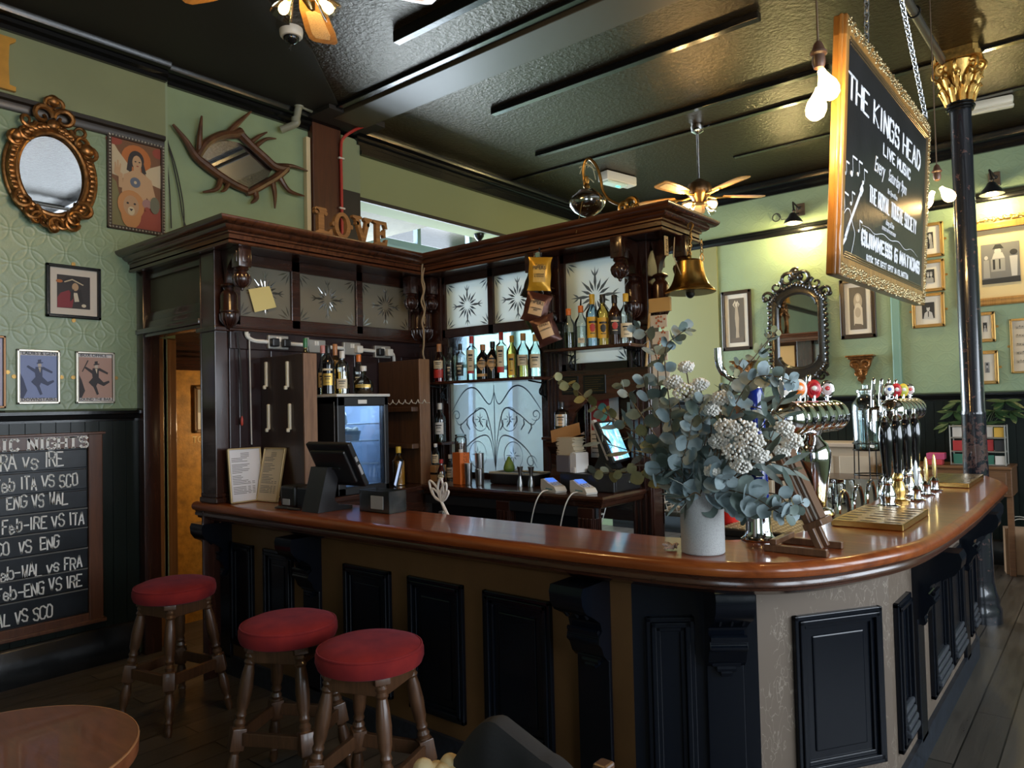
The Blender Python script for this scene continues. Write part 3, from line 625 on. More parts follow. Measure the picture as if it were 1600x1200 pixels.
# ---------------- hand lettering ----------------
_G = {'A': '00 26 40;12 32', 'B': '00 06;06 26 35 24 03;03 23 42 41 20 00', 'C': '45 36 16 05 01 10 30 41', 'D': '00 06;06 26 44 42 20 00', 'E': '46 06 00 40;03 33', 'F': '46 06 00;03 33', 'G': '45 36 16 05 01 10 30 41 43 23', 'H': '00 06;40 46;03 43', 'I': '20 26', 'J': '36 31 20 10 01', 'K': '00 06;46 03 40', 'L': '06 00 40', 'M': '00 06 23 46 40', 'N': '00 06 40 46', 'O': '16 05 01 10 30 41 45 36 16', 'P': '00 06 36 45 44 33 03', 'Q': '16 05 01 10 30 41 45 36 16;22 40', 'R': '00 06 36 45 44 33 03;23 40', 'S': '45 36 16 05 04 13 33 42 41 30 10 01', 'T': '06 46;26 20', 'U': '06 01 10 30 41 46', 'V': '06 20 46', 'W': '06 10 24 30 46', 'X': '06 40;00 46', 'Y': '06 23 46;23 20', 'Z': '06 46 00 40', 'e': '02 42 33 14 03 01 10 30 41', 'b': '06 00;03 14 34 43 41 30 10 01', 'f': '36 26 15 10;03 23', 'v': '04 20 44', 's': '43 34 14 03 12 32 41 30 10 01', '-': '03 43', '6': '46 16 04 01 10 30 41 42 33 13 02', '&': '40 04 15 26 35 11 10 30 42', '.': '20 21', '7': '06 46 10', '9': '42 23 04 15 36 45 40', '0': '16 05 01 10 30 41 45 36 16', '1': '05 26 20', '2': '05 16 36 45 44 00 40', '3': '06 46 23 42 41 30 10 01'}
def stroke_text(mb, txt, M, h, wd, sx=0.75, gap=1.7, jitter=0.0, serif=0.0, stem=1.0, align='LEFT', depth=0.0015, seed=1):
    """chalk or sign lettering from brush strokes; local x right, z up, proud of the board along -y"""
    rr = random.Random(seed); u = h/6; x = 0.0; segs = []
    for ch in txt:
        if ch == ' ': x += u*sx*3.2; continue
        g = _G.get(ch) or _G.get(ch.upper()); ux = u*sx; wch = 4
        if ch == 'I' and serif: wch = 2
        if ch == 'I' and not serif: wch = 1.5
        off = -(2-wch/2) if ch == 'I' else 0
        dz = (rr.random()-.5)*jitter*u*2
        for stx in g.split(';'):
            pts = [(x+(int(p[0])+off)*ux+(rr.random()-.5)*jitter*u, int(p[1])*u+dz+(rr.random()-.5)*jitter*u) for p in stx.split()]
            segs.append(pts)
        x += ux*(wch+gap)
    wtot = x-u*sx*gap
    dx = {'LEFT': 0, 'CENTER': -wtot/2, 'RIGHT': -wtot}[align]
    for pts in segs:
        P = [V3((p[0]+dx, -depth, p[1])) for p in pts]; n = len(P)
        if n < 2: continue
        for i in range(n-1):
            d = P[i+1]-P[i]
            if d.length < 1e-6: continue
            d.normalize(); q = V3((-d.z, 0, d.x)); k = wd*(stem if abs(d.z) > .55 else 1)
            e = d*wd*.45
            mb.add([P[i]-e+q*k, P[i]-e-q*k, P[i+1]+e-q*k, P[i+1]+e+q*k], [(0, 1, 2, 3)], M)
        if serif:
            for p in (P[0], P[-1]):
                if min(p.z, h-p.z) < u*.3: mb.add([(p.x-serif, -depth, p.z-wd*.8), (p.x+serif, -depth, p.z-wd*.8), (p.x+serif, -depth, p.z+wd*.8), (p.x-serif, -depth, p.z+wd*.8)], [(0, 1, 2, 3)], M)
    return wtot
M_chalk = plain('chalk', (0.86, 0.86, 0.84), 0.8)

# ---------------- pictures ----------------
WALLL = ((0, 1, 0), 0, -5.30); WALLF = ((1, 0, 0), 1, 8.55)
def on_wall(wall, tl, br, y_off=0.0):
    """frame at the wall spot whose photo corners are tl / br: returns matrix at centre, width, height"""
    ux, ax, c = wall; a = at(*tl, ax, c); b = at(*br, ax, c); u = V3(ux); w_ = abs((b-a).dot(u)); h_ = abs(a.z-b.z); m = (a+b)/2
    return frame_M(m, ux, (0, 0, 1)), w_, h_
def ell(cx, cz, rx, rz, n=18, rot=0): return [(cx+rx*cos(2*pi*k/n)*cos(rot)-rz*sin(2*pi*k/n)*sin(rot), cz+rx*cos(2*pi*k/n)*sin(rot)+rz*sin(2*pi*k/n)*cos(rot)) for k in range(n)]
def art(mb, M, w_, h_, y, shapes, mats):
    """flat shapes of the print itself, coordinates 0..1 across and up the sheet"""
    for i, (pts, m) in enumerate(shapes):
        mb.m = mats.index(m); mb.add([((px-.5)*w_, y-.0004*(i+1), (pz-.5)*h_) for px, pz in pts], [tuple(range(len(pts)))], M)
    mb.m = 0
def picture(label, M, w_, h_, fw, fmat, sheet, shapes=(), mats=(), mount=None, mw=0.0, depth=.022, group=None, clips=False, cat='picture', name='framed_picture', text=()):
    t = thing(name, label, cat, M.translation, 0, group)
    mb = MB()
    for a in ((-w_/2, w_/2, h_/2-fw, h_/2), (-w_/2, w_/2, -h_/2, -h_/2+fw), (-w_/2, -w_/2+fw, -h_/2, h_/2), (w_/2-fw, w_/2, -h_/2, h_/2)):
        mb.bbox(a[0], a[1], -depth, 0, a[2], a[3], fw*.25, M); 
    iw, ih = w_-2*fw, h_-2*fw
    for a in ((-iw/2, iw/2, ih/2, ih/2+fw*.3), (-iw/2, iw/2, -ih/2-fw*.3, -ih/2), (-iw/2-fw*.3, -iw/2, -ih/2, ih/2), (iw/2, iw/2+fw*.3, -ih/2, ih/2)): mb.bbox(a[0], a[1], -depth-.004, 0, a[2], a[3], .002, M)
    mb.build('frame', fmat, t, sm=False)
    if mount:
        MB().box(-iw/2, iw/2, -.006, -.002, -ih/2, ih/2, M).build('mount', mount, t, sm=False)
    pw, ph = iw-2*mw, ih-2*mw
    allm = [sheet]+[m for m in dict.fromkeys(mats)]
    mb = MB(); mb.box(-pw/2, pw/2, -.009, -.004, -ph/2, ph/2, M); art(mb, M, pw, ph, -.009, shapes, allm)
    for txt, px, pz, sz, al, m in text:
        mb.m = allm.index(m); text_mesh(mb, txt, M @ Matrix.Translation(((px-.5)*pw, -.0125, (pz-.5)*ph)) @ Matrix.Rotation(pi/2, 4, 'X'), sz, 1.0, al)
    mb.m = 0
    mb.build('print', allm, t, sm=False, recalc=False)
    if clips:
        for s in (-1, 1):
            mb = MB()
            for a in ((s*(w_/2+.012), 0), ) if clips == 'side' else ((0, s*(h_/2+.012)), ): mb.cyl(M @ V3((a[0], 0, a[1])), M @ V3((a[0], -.006, a[1])), .013); mb.bbox(a[0]-.008-(.006*s if clips == 'side' else 0), a[0]+.008, -.004, 0, a[1]-.010, a[1]+.010, .002, M)
            mb.build('clip', M_dullbrass, t)
    return t
K = lambda n, c, r=.6: plain(n, c, r)
red_, orange_, skin_, dark_, cream_, wing_ = K('print red', (.26, .05, .03)), K('print orange', (.42, .13, .03)), K('print skin', (.46, .29, .16)), K('print dark', (.025, .02, .022)), K('print cream', (.62, .54, .40)), K('print wing', (.50, .41, .27))
lion_, umber_, blue_, olive_ = K('print lion', (.44, .20, .07)), K('print umber', (.16, .07, .03)), K('print slate', (.10, .12, .17)), K('print olive', (.17, .15, .06))
# painting with winged figure and lion
M, w_, h_ = on_wall(WALLL, (165, 207), (255, 371)); M = on_wall(WALLL, (166, 207), (256, 368))[0]
b0 = at(165, 207, 0, -5.3); b1 = at(168, 357, 0, -5.3); b2 = at(255, 228, 0, -5.3); b3 = at(256, 370, 0, -5.3)
cy_ = (b0.y+b1.y+b2.y+b3.y)/4; cz_ = (b0.z+b1.z+b2.z+b3.z)/4; w_ = b2.y-b0.y; h_ = ((b0.z-b1.z)+(b2.z-b3.z))/2
M = frame_M((-5.30, cy_, cz_), (0, 1, 0), (0, 0, 1))
hair = ell(.5, .80, .155, .105)
sh = [([(0, 0), (1, 0), (1, 1), (0, 1)], umber_), ([(.3, 0), (1, 0), (1, .28), (.62, .33)], red_), ([(0, 0), (.3, 0), (.1, .5), (0, .55)], olive_), (ell(.5, .80, .30, .17), orange_), ([(0, .98), (.14, .86), (.38, .70), (.30, .55), (.02, .58)], wing_), ([(1, .80), (.78, .74), (.66, .68), (.76, .55), (1, .52)], wing_),
      (ell(.06, .97, .16, .05), red_), (ell(.95, .93, .12, .06), red_),
      (hair, dark_), ([(.34, .82), (.30, .66), (.40, .64), (.42, .80)], dark_), ([(.62, .82), (.70, .66), (.61, .64), (.58, .80)], dark_), ([(.44, .74), (.58, .74), (.58, .64), (.44, .64)], skin_), (ell(.51, .765, .095, .085), skin_),
      ([(.24, .60), (.42, .665), (.60, .665), (.80, .59), (.90, .36), (.82, .30), (.70, .38), (.66, .30), (.32, .32), (.20, .40)], skin_), ([(.14, .44), (.22, .44), (.22, .60), (.10, .64), (.07, .70), (.05, .60), (.14, .56)], skin_),
      ([(.08, .62), (.06, .72), (.085, .72), (.11, .66), (.115, .75), (.14, .75), (.145, .66), (.17, .72), (.19, .71), (.17, .60)], skin_), (ell(.47, .53, .105, .060), blue_), (ell(.47, .53, .03, .018), wing_),
      (ell(.475, .775, .02, .008), dark_), (ell(.555, .775, .02, .008), dark_), (ell(.515, .725, .025, .007), red_),
      (ell(.38, .26, .27, .17), lion_), (ell(.38, .14, .20, .15), lion_), (ell(.38, .25, .155, .12), K('print tan', (.40, .24, .13))), (ell(.38, .19, .07, .05), wing_), ([(.34, .215), (.42, .215), (.38, .185)], dark_), (ell(.31, .275, .025, .012), dark_), (ell(.45, .275, .025, .012), dark_), (ell(.70, .30, .10, .055), K('print mauve', (.30, .16, .15))), (ell(.70, .24, .05, .025), red_), (ell(.86, .30, .10, .10), K('print green grey', (.12, .12, .08)))]
t = picture('painting of a winged figure with a lion in a narrow beaded frame', M, w_, h_, .028, plain('dark beaded frame', (.05, .03, .02), .4), umber_, sh, [m for _, m in sh])
mb = MB()
for s in range(int(w_/.022)):
    for z in (-h_/2+.014, h_/2-.014): mb.sphere(V3((-w_/2+.011+s*.022, -.026, z)), .007, M, 6, 5)
for s in range(int(h_/.022)):
    for x in (-w_/2+.014, w_/2-.014): mb.sphere(V3((x, -.026, -h_/2+.011+s*.022)), .007, M, 6, 5)
mb.build('beading', plain('silver beading', (.55, .50, .42), .3, .7), t)
# dark portrait in black frame
b0 = at(70, 411, 0, -5.3); b3 = at(157, 500, 0, -5.3); b2 = at(156, 420, 0, -5.3); b1 = at(71, 496, 0, -5.3)
M = frame_M((-5.30, (b0.y+b3.y)/2, (b0.z+b1.z+b2.z+b3.z)/4), (0, 1, 0), (0, 0, 1))
sh = [([(0, 0), (1, 0), (1, 1), (0, 1)], dark_), ([(0, 0), (.45, .02), (.5, .35), (.35, .55), (.1, .45), (0, .3)], K('print crimson', (.22, .02, .03))), ([(.1, .78), (.30, .95), (.62, .92), (.85, .76), (.6, .80), (.35, .82)], K('print black', (.012, .01, .012))), ([(.2, .80), (.45, .90), (.80, .75), (.78, .72), (.45, .86), (.22, .77)], wing_), (ell(.54, .66, .10, .12), skin_), ([(.48, .48), (.60, .48), (.66, .22), (.52, .20)], cream_), (ell(.06, .80, .1, .05), orange_), (ell(.80, .10, .07, .05), cream_), ([(.4, .5), (.5, .6), (.48, .3), (.38, .2)], K('print black', (.012, .01, .012))), ([(.62, .55), (.72, .6), (.78, .2), (.66, .2)], K('print black', (.012, .01, .012)))]
picture('black framed dark portrait of a person in red coat and wide hat', M, b2.y-b0.y, ((b0.z-b1.z)+(b2.z-b3.z))/2, .022, M_black, dark_, sh, [m for _, m in sh], plain('pale mount', (.62, .55, .46), .6), .045, clips='top')
# two silver framed dance prints
def dancer(bgc, fig, cane):
    s = [([(0, .07), (1, .07), (1, .93), (0, .93)], bgc), ([(0, .07), (.10, .07), (.20, .22), (.10, .45), (0, .60)], fig), (ell(.53, .735, .05, .045), K('print pale', (.55, .47, .40))), ([(.45, .76), (.62, .78), (.62, .80), (.57, .80), (.57, .855), (.48, .845), (.48, .79), (.45, .785)], fig),
         ([(.42, .48), (.60, .48), (.60, .62), (.62, .70), (.42, .70), (.40, .60)], fig), ([(.58, .66), (.86, .57), (.88, .61), (.62, .71)], fig), ([(.44, .64), (.22, .73), (.18, .70), (.40, .58)], fig), ([(.49, .69), (.56, .69), (.54, .58)], cream_),
         ([(.42, .50), (.60, .50), (.74, .40), (.90, .44), (.92, .40), (.74, .32), (.56, .38), (.52, .32), (.60, .15), (.54, .13), (.42, .34)], fig), ([(.42, .50), (.30, .40), (.44, .30), (.48, .36)], fig)]
    if cane: s.append(([(.10, .62), (.13, .62), (.30, .86), (.27, .87)], fig))
    return s
bl_, pk_ = K('print blue', (.26, .32, .55)), K('print rose', (.46, .29, .24)); nv_, bk_ = K('print navy', (.07, .09, .17)), K('print charcoal', (.04, .035, .04))
M_silver = plain('silver frame', (.58, .54, .46), .3, .8)
for (p0, p1, p2, p3), bgc, fig, cane, lab, tx in ((((26, 545), (24, 632), (94, 548), (91, 631)), bl_, nv_, False, 'silver framed blue print of a leaping dancer, LADIES & GENTS sign', (('LADIES & GENTS', .06, .942, .030, 'LEFT'), ('DOWNSTAIRS', .96, .012, .030, 'RIGHT'))), (((117, 549), (117, 631), (178, 551), (178, 630)), pk_, bk_, True, 'silver framed pink print of a leaping dancer, BOX OFFICE sign', (('BOX OFFICE', .06, .942, .030, 'LEFT'), ('ROUND THE BAR', .96, .012, .026, 'RIGHT')))):
    b0, b1, b2, b3 = [at(*p, 0, -5.3) for p in (p0, p1, p2, p3)]; M = frame_M((-5.30, (b0.y+b1.y+b2.y+b3.y)/4, (b0.z+b1.z+b2.z+b3.z)/4), (0, 1, 0), (0, 0, 1))
    sh = dancer(bgc, fig, cane); ps = plain('print white', (.66, .62, .62), .6)
    picture(lab, M, (b2.y+b3.y-b0.y-b1.y)/2, ((b0.z-b1.z)+(b2.z-b3.z))/2, .016, M_silver, ps, sh, [m for _, m in sh]+[M_ink], clips='side', text=[(*q, M_ink) for q in tx])
b2 = at(8, 525, 0, -5.3); b3 = at(7, 638, 0, -5.3); hh = b2.z-b3.z
M = frame_M((-5.30, b2.y-.17, (b2.z+b3.z)/2), (0, 1, 0), (0, 0, 1))
picture('thin framed pale print at the picture edge beside the blue dancer', M, .34, hh, .016, plain('bronze frame', (.25, .13, .06), .35, .6), plain('print lilac', (.55, .52, .66), .6), [([(.6, .5), (.9, .4), (.95, .7)], red_), ([(.6, .1), (.95, .1), (.95, .3)], skin_)], [red_, skin_], clips='side')
# gilt capital letter high on the wall
b = at(22, 64, 0, -5.3); b1 = at(20, 145, 0, -5.3); M = frame_M((-5.30, b.y, b1.z), (0, 1, 0), (0, 0, 1)); hh = b.z-b1.z
A = Matrix(((1, 0, 0, 0), (0, 0, 1, 0), (0, 1, 0, 0), (0, 0, 0, 1)))
let = [(-.26, 0), (0, 0), (0, .03*hh/.35), (-.035, .10*hh), (-.04, .5*hh), (-.035, .86*hh), (0, .95*hh), (0, hh), (-.26, hh), (-.26, .95*hh), (-.225, .86*hh), (-.22, .5*hh), (-.225, .1*hh), (-.26, .03*hh/.35)]
mb = MB(); mb.prism(let, -.035, 0, M @ A); tag(mb.build('wall_letter', plain('yellow wood letter', (.50, .25, .035), .4, var=.2), sm=False), 'yellow wooden capital letter high on the green wall by the ceiling', 'letter')

# carved gilt oval mirror
M_mirror = plain('mirror glass', (.82, .84, .86), .02, 1.0)
M_carve = plain('carved bronze gilt', (.26, .115, .035), .34, .75, var=.5, vs=26, bump=.5, bs=40)
b = at(79, 274, 0, -5.3); M = frame_M((-5.3, b.y, b.z), (0, 1, 0), (0, 0, 1)); A2 = M @ Matrix(((1, 0, 0, 0), (0, 0, -1, -.045), (0, 1, 0, 0), (0, 0, 0, 1)))
rx = (at(131, 280, 0, -5.3).y-at(29, 270, 0, -5.3).y)/2; rz = (at(79, 213, 0, -5.3).z-at(79, 334, 0, -5.3).z)/2
om = thing('oval_mirror', 'oval mirror in a carved bronze gilt frame with scrolled crest', 'mirror', M.translation)
mb = MB(); mb.prism(ell(0, 0, rx+.01, rz+.01, 40), -.02, -.016, M @ Matrix(((1, 0, 0, 0), (0, 0, 1, 0), (0, 1, 0, 0), (0, 0, 0, 1)))); mb.build('mirror_glass', M_mirror, om, sm=False)
mb = MB()
for k, (dr, r, y) in enumerate(((.012, .016, -.04), (.045, .026, -.035), (.075, .014, -.02))):
    mb.tube([M @ V3(((rx+dr)*cos(2*pi*i/48), y, (rz+dr)*sin(2*pi*i/48))) for i in range(48)], r, 8, closed=True)
rr = random.Random(3)
for i in range(56):
    a = 2*pi*i/56; mb.sphere(M @ V3(((rx+.045)*cos(a), -.055, (rz+.045)*sin(a))), (.012, .02, .020), None, 7, 5)
def leafscroll(mb, M, x, z, s, flip=1, rot=0.0):
    pts = [(.0+.055*s*(1-.7*k/14)*cos(rot+flip*(2.2*pi*k/14)), .055*s*(1-.7*k/14)*sin(rot+flip*(2.2*pi*k/14))) for k in range(15)]
    mb.tube([M @ V3((x+p[0], -.05-.02*sin(k*.3), z+p[1])) for k, p in enumerate(pts)], [.017*s*(1-.5*k/14) for k in range(15)], 7)
for x, z, s, f, r in ((-.065, rz+.11, 1.2, 1, 0), (.065, rz+.11, 1.2, -1, pi), (-.02, rz+.19, .9, 1, 0), (.02, rz+.19, .9, -1, pi), (-.15, rz+.055, .9, -1, 0), (.15, rz+.055, .9, 1, pi), (-rx-.02, .17, 1.0, 1, 1), (-rx+.03, .23, .9, -1, 0), (rx+.02, .17, 1.0, -1, 2), (rx-.03, .23, .9, 1, 0), (-rx+.02, -.20, 1.1, 1, 2), (-rx+.06, -.27, 1.0, -1, 1), (rx-.02, -.22, 1.1, -1, 2), (rx-.07, -.28, 1.0, 1, 1), (-.10, -rz-.055, .9, 1, 0), (.10, -rz-.055, .9, -1, 0), (0, -rz-.085, 1.0, 1, 0), (-.05, -rz-.07, .8, -1, 2), (.05, -rz-.07, .8, 1, 2)): leafscroll(mb, M, x, z, s, f, r)
for x, z, s in ((0, rz+.22, .04), (0, rz+.06, .04), (-rx-.01, .20, .04), (rx+.01, .20, .045), (0, -rz-.10, .035)): mb.sphere(M @ V3((x, -.055, z)), (s*.7, s, s), None, 10, 8)
mb.build('carved_frame', M_carve, om)

# mirror framed with antlers
b = at(368, 256, 0, -5.34); M = frame_M((-5.34, b.y, b.z), (0, 1, 0), (0, 0, 1))
def W2(px, py, out=.05): 
    p = at(px, py, 0, -5.34); return V3((-5.34+out, p.y, p.z))
am = thing('antler_mirror', 'lozenge mirror framed with two brown branching antlers', 'mirror', M.translation)
gp = [(308, 246), (325, 228), (350, 219), (372, 224), (400, 240), (424, 264), (415, 280), (392, 294), (365, 290), (335, 276), (318, 262)]
mb = MB(); P = [W2(*p, .018) for p in gp]; mb.add(P+[p+V3((-.016, 0, 0)) for p in P], [tuple(range(len(P)))]+[(i, (i+1) % len(P), len(P)+(i+1) % len(P), len(P)+i) for i in range(len(P))]); mb.build('mirror_glass', M_mirror, am, sm=False)
M_ant = plain('brown antler', (.085, .036, .016), .38, var=.5, vs=12, bump=.2, bs=50)
beams = (([(265, 197), (285, 222), (300, 246), (318, 262), (340, 278), (362, 291), (380, 299)], (.008, .018, .026, .030, .028, .026, .024)), ([(304, 246), (318, 226), (342, 214), (362, 212), (372, 209)], (.026, .028, .030, .030, .034)), ([(370, 212), (388, 230), (408, 248), (424, 262), (444, 266)], (.030, .026, .027, .028, .030)), ([(442, 265), (428, 278), (408, 290), (390, 300), (380, 304)], (.030, .028, .026, .026, .020)))
tines = (([(306, 238), (306, 215), (308, 185)], (.022, .018, .006)), ([(350, 212), (366, 195), (385, 178)], (.024, .018, .006)), ([(385, 226), (398, 216), (410, 210)], (.018, .013, .005)), ([(395, 230), (410, 220), (424, 220)], (.018, .012, .004)), ([(424, 262), (450, 262), (473, 270)], (.024, .014, .005)), ([(430, 276), (445, 300), (468, 309)], (.024, .016, .005)), ([(420, 282), (423, 305), (422, 328)], (.022, .016, .005)), ([(392, 298), (394, 312), (385, 320)], (.024, .018, .006)), ([(340, 280), (332, 298), (310, 303)], (.022, .016, .005)), ([(352, 288), (345, 299), (338, 302)], (.018, .012, .005)))
for k, (p, r) in enumerate(beams+tines):
    pts = catmull([W2(x, y, .05+(.03*i/len(p) if k >= 4 else 0)) for i, (x, y) in enumerate(p)], 4); n = len(pts)
    rs = [r[min(int(i/4), len(r)-1)]+(r[min(int(i/4)+1, len(r)-1)]-r[min(int(i/4), len(r)-1)])*((i % 4)/4) for i in range(n)]
    mb = MB(); mb.tube(pts, [q*1.18 for q in rs], 9); mb.build('antler_beam' if k < 4 else 'antler_tine', M_ant, am)

# chalk board of rugby fixtures
cb = thing('fixtures_board', 'tall chalk fixtures board headed MUSIC NIGHTS in a reddish wood frame', 'chalkboard', (-5.28, 1.0, .5))
XB = -5.28; tr = at(157, 675, 0, XB); brr = at(157, 968, 0, XB); y1 = tr.y; y0 = y1-1.55; z1 = tr.z; z0 = brr.z
ir = at(135, 700, 0, XB); iy1 = ir.y; iz1 = at(135, 699, 0, XB).z; iz0 = at(110, 962, 0, XB).z
M_bfr = wood('reddish frame wood', (.055, .020, .010), (.13, .050, .024), .35, .2, 'Z')
mb = MB(); fwid = y1-iy1
mb.bbox(XB, XB+.035, y1-fwid, y1, z0, z1, .006); mb.bbox(XB, XB+.035, y0, y0+fwid, z0, z1, .006); mb.bbox(XB, XB+.034, y0+fwid, y1-fwid, z0, iz0, .004); mb.bbox(XB, XB+.034, y0+fwid, y1-fwid, iz1, z1, .004)
mb.bbox(XB, XB+.05, y0-.01, y1+.015, z1-.012, z1+.004, .004); mb.bbox(XB, XB+.05, y0-.01, y1+.015, z0-.004, z0+.02, .004); mb.build('frame', M_bfr, cb, sm=False)
MW = frame_M((XB+.036, 0, 0), (0, 1, 0), (0, 0, 1))
mb = MB(); stroke_text(mb, 'MUSIC NIGHTS', MW @ Matrix.Translation((at(133, 690, 0, XB).y, 0, at(133, 698, 0, XB).z)), max(.05, at(133, 682, 0, XB).z-at(133, 698, 0, XB).z), .0048, .95, 1.9, serif=.012, stem=1.7, align='RIGHT'); mb.build('heading', M_chalk, cb, sm=False, recalc=False)
rows = [('Feb-FRA vs IRE', 97, 707, 728), ('Feb ITA VS SCO', 119, 741, 758), ('ENG VS WAL', 103, 770, 786), ('Feb-IRE VS ITA', 129, 801, 818), ('SCO  VS  ENG', 90, 838, 855), ('Feb-WAL vs FRA', 126, 869, 886), ('1 Feb-ENG VS IRE', 125, 898, 915), ('WAL VS SCO', 79, 946, 962)]
n = len(rows); mb = MB(); mb.box(XB-.01, XB+.008, y0+fwid, iy1, iz0, iz1); mb.build('board', plain('slate board', (.010, .014, .019), .38, var=.4, vs=10, bump=.1), cb, sm=False)
lines = [iz1-.006]+[at(135, y, 0, XB).z for y in (731, 764, 793, 823, 855, 887, 919)]+[iz0]
mb = MB(); mc = MB()
for i, (tx, px, pt, pb) in enumerate(rows):
    mb.bbox(XB+.006, XB+.020, y0+fwid, iy1-.004, lines[i+1]+.006, lines[i]-.003, .004)
    zb = at(px, pb, 0, XB).z; zt = at(px, pt, 0, XB).z
    mc = MB(); stroke_text(mc, tx, frame_M((XB+.021, at(px, (pt+pb)/2, 0, XB).y, zb), (0, 1, 0), (0, 0, 1)), max(.075, (zt-zb)*1.08), .0046, .56, 1.3, .5, align='RIGHT', seed=i+2); mc.build('chalk_writing', M_chalk, cb, sm=False, recalc=False)
mb.build('slats', plain('slate slats', (.009, .012, .017), .34, var=.5, vs=7, bump=.15, bs=12), cb, sm=False)
mb = MB()
for i in (3, 4, 5, 6, 7): mb.box(XB+.015, XB+.028, y0+fwid, iy1-.004, lines[i]-.004, lines[i]+.003)
mb.build('rails', plain('pale slat edge', (.12, .12, .115), .5), cb, sm=False)

# small things on the left wall
mb = MB(); yk = at(484, 300, 0, -5.3).y
mb.bbox(-5.34, -5.29, yk-.035, yk+.008, 2.8, 4.02, .005); tag(mb.build('cable_trunking', plain('ivory trunking', (.62, .52, .32), .4), sm=False), 'ivory plastic cable trunking beside the red-brown wall post', 'trunking')
mb = MB()
for pts in ([(256, 215), (258, 250), (262, 300), (264, 358)], [(258, 214), (266, 250), (276, 300), (283, 345), (292, 366)], [(258, 218), (272, 262), (283, 320), (284, 360)]): mb.tube(catmull([W2(x, y, .02+.006*i) for i, (x, y) in enumerate(pts)], 6), .0045, 6)
tag(mb.build('hanging_cables', M_wire), 'black cables hanging down the green wall beside the lion painting', 'cables')
pp = thing('waste_pipe', 'grey-green plastic waste pipe with elbows under the cornice', 'pipe', W2(450, 190))
M_pvc = plain('painted pipe', (.26, .26, .19), .4)
mb = MB(); a = W2(434, 205, .05); b = W2(447, 200, .14); c_ = W2(450, 172, .16); d = W2(482, 184, .14); e = W2(486, 178, .14)
mb.tube(catmull([a, b, b+(c_-b)*.3, c_], 6), .030, 12); mb.build('drop', M_pvc, pp); mb = MB(); mb.tube([c_, d, e], .022, 12); mb.build('run', M_pvc, pp)
MB().sphere(c_, .042).build('elbow', M_pvc, pp); MB().cyl(b+V3((0, 0, .01)), b+V3((0, 0, .05)), .036).build('collar', M_pvc, pp); MB().sphere(d, .028).build('elbow', M_pvc, pp)
# red conduit on the beam and post
mb = MB(); pts = [V3((3.0, 4.20, 4.20)), V3((-2, 4.20, 4.20)), V3((-4.7, 4.20, 4.20)), V3((-5.0, 4.185, 4.19)), V3((-5.16, 4.12, 4.15)), V3((-5.235, 4.06, 4.08)), V3((-5.25, 4.045, 3.98)), V3((-5.252, 4.045, 3.7)), V3((-5.252, 4.045, 2.75))]
cr = thing('red_conduit', 'red fire alarm cable along the black ceiling beam and down the post', 'cable', (-5.25, 4.04, 2.8))
mb.tube(pts[:2]+catmull(pts[2:8], 6)+[pts[8]], .014, 8); mb.build('cable', plain('red cable', (.42, .035, .025), .4), cr)
mb = MB()
for z in (3.9, 3.45, 3.0): mb.bbox(-5.262, -5.238, 4.015, 4.075, z-.008, z+.008, .003)
for x in (-4.3, -3.6, -2.9, -2.2): mb.bbox(x-.008, x+.008, 4.175, 4.225, 4.19, 4.225, .003)
mb.build('clips', plain('pale clip', (.6, .55, .5), .4), cr, sm=False)
# toilet sign on the golden corridor wall
gy = at(318, 640, 0, -5.72).y; ga = at(301, 603, 0, -5.72); gb = at(301, 677, 0, -5.72); M = frame_M((-5.72, ga.y+.13, (ga.z+gb.z)/2), (0, 1, 0), (0, 0, 1))
picture('wooden framed arrow sign on the golden corridor wall', M, .26, ga.z-gb.z, .03, wood('amber frame', (.16, .075, .02), (.34, .18, .06), .4, .2, 'Z'), K('sign grey', (.35, .36, .36)), [([(.30, .62), (.62, .62), (.62, .54), (.95, .70), (.62, .86), (.62, .78), (.30, .78)], M_paper), ([(0, 0), (1, 0), (1, .42), (0, .42)], M_paper)], [M_paper], cat='sign', name='arrow_sign')
mb = MB(); tz = at(300, 692, 0, -5.72); text_mesh(mb, 'TOILETS', frame_M((-5.716, at(300, 690, 0, -5.72).y, tz.z), (0, 1, 0), (0, 0, 1)) @ Matrix.Rotation(pi/2, 4, 'X'), .075, .9); tag(mb.build('wall_lettering', plain('gilt letters', (.65, .50, .22), .4, .3), sm=False), 'pale TOILETS lettering on the golden corridor wall', 'lettering')

# ---------------- ceiling fans ----------------
M_fanwood = wood('golden fan wood', (.26, .12, .03), (.50, .27, .08), .35, .3, 'X', 1.2)
M_cane = plain('cane inset', (.55, .38, .17), .5, var=.2, vs=120, bump=.5, bs=150)
M_bulb = plain('glowing bulb', (1, .8, .5), .3, emit=(1.0, .66, .28), es=28)
def bulb_lamp(parent, p, d, r=.03, name='bulb', power=6, holder=True):
    """pear bulb hanging along d with its own light"""
    d = V3(d).normalized(); M = Matrix.Translation(p) @ d.to_track_quat('Z', 'Y').to_matrix().to_4x4()
    mb = MB(); k = r/.03
    mb.lathe([(.011*k, 0), (.013*k, .012*k), (.020*k, .03*k), (.029*k, .05*k), (.031*k, .068*k), (.026*k, .086*k), (.014*k, .097*k), (.001, .10*k)], M, 16); b = mb.build(name, M_bulb, parent)
    if holder: MB().lathe([(.014*k, .004*k), (.017*k, -.006*k), (.017*k, -.035*k), (.010*k, -.045*k)], M, 14).build('lamp_holder', M_dullbrass, parent)
    lamp(name+'_light', V3(p)+d*(.13*k), power)
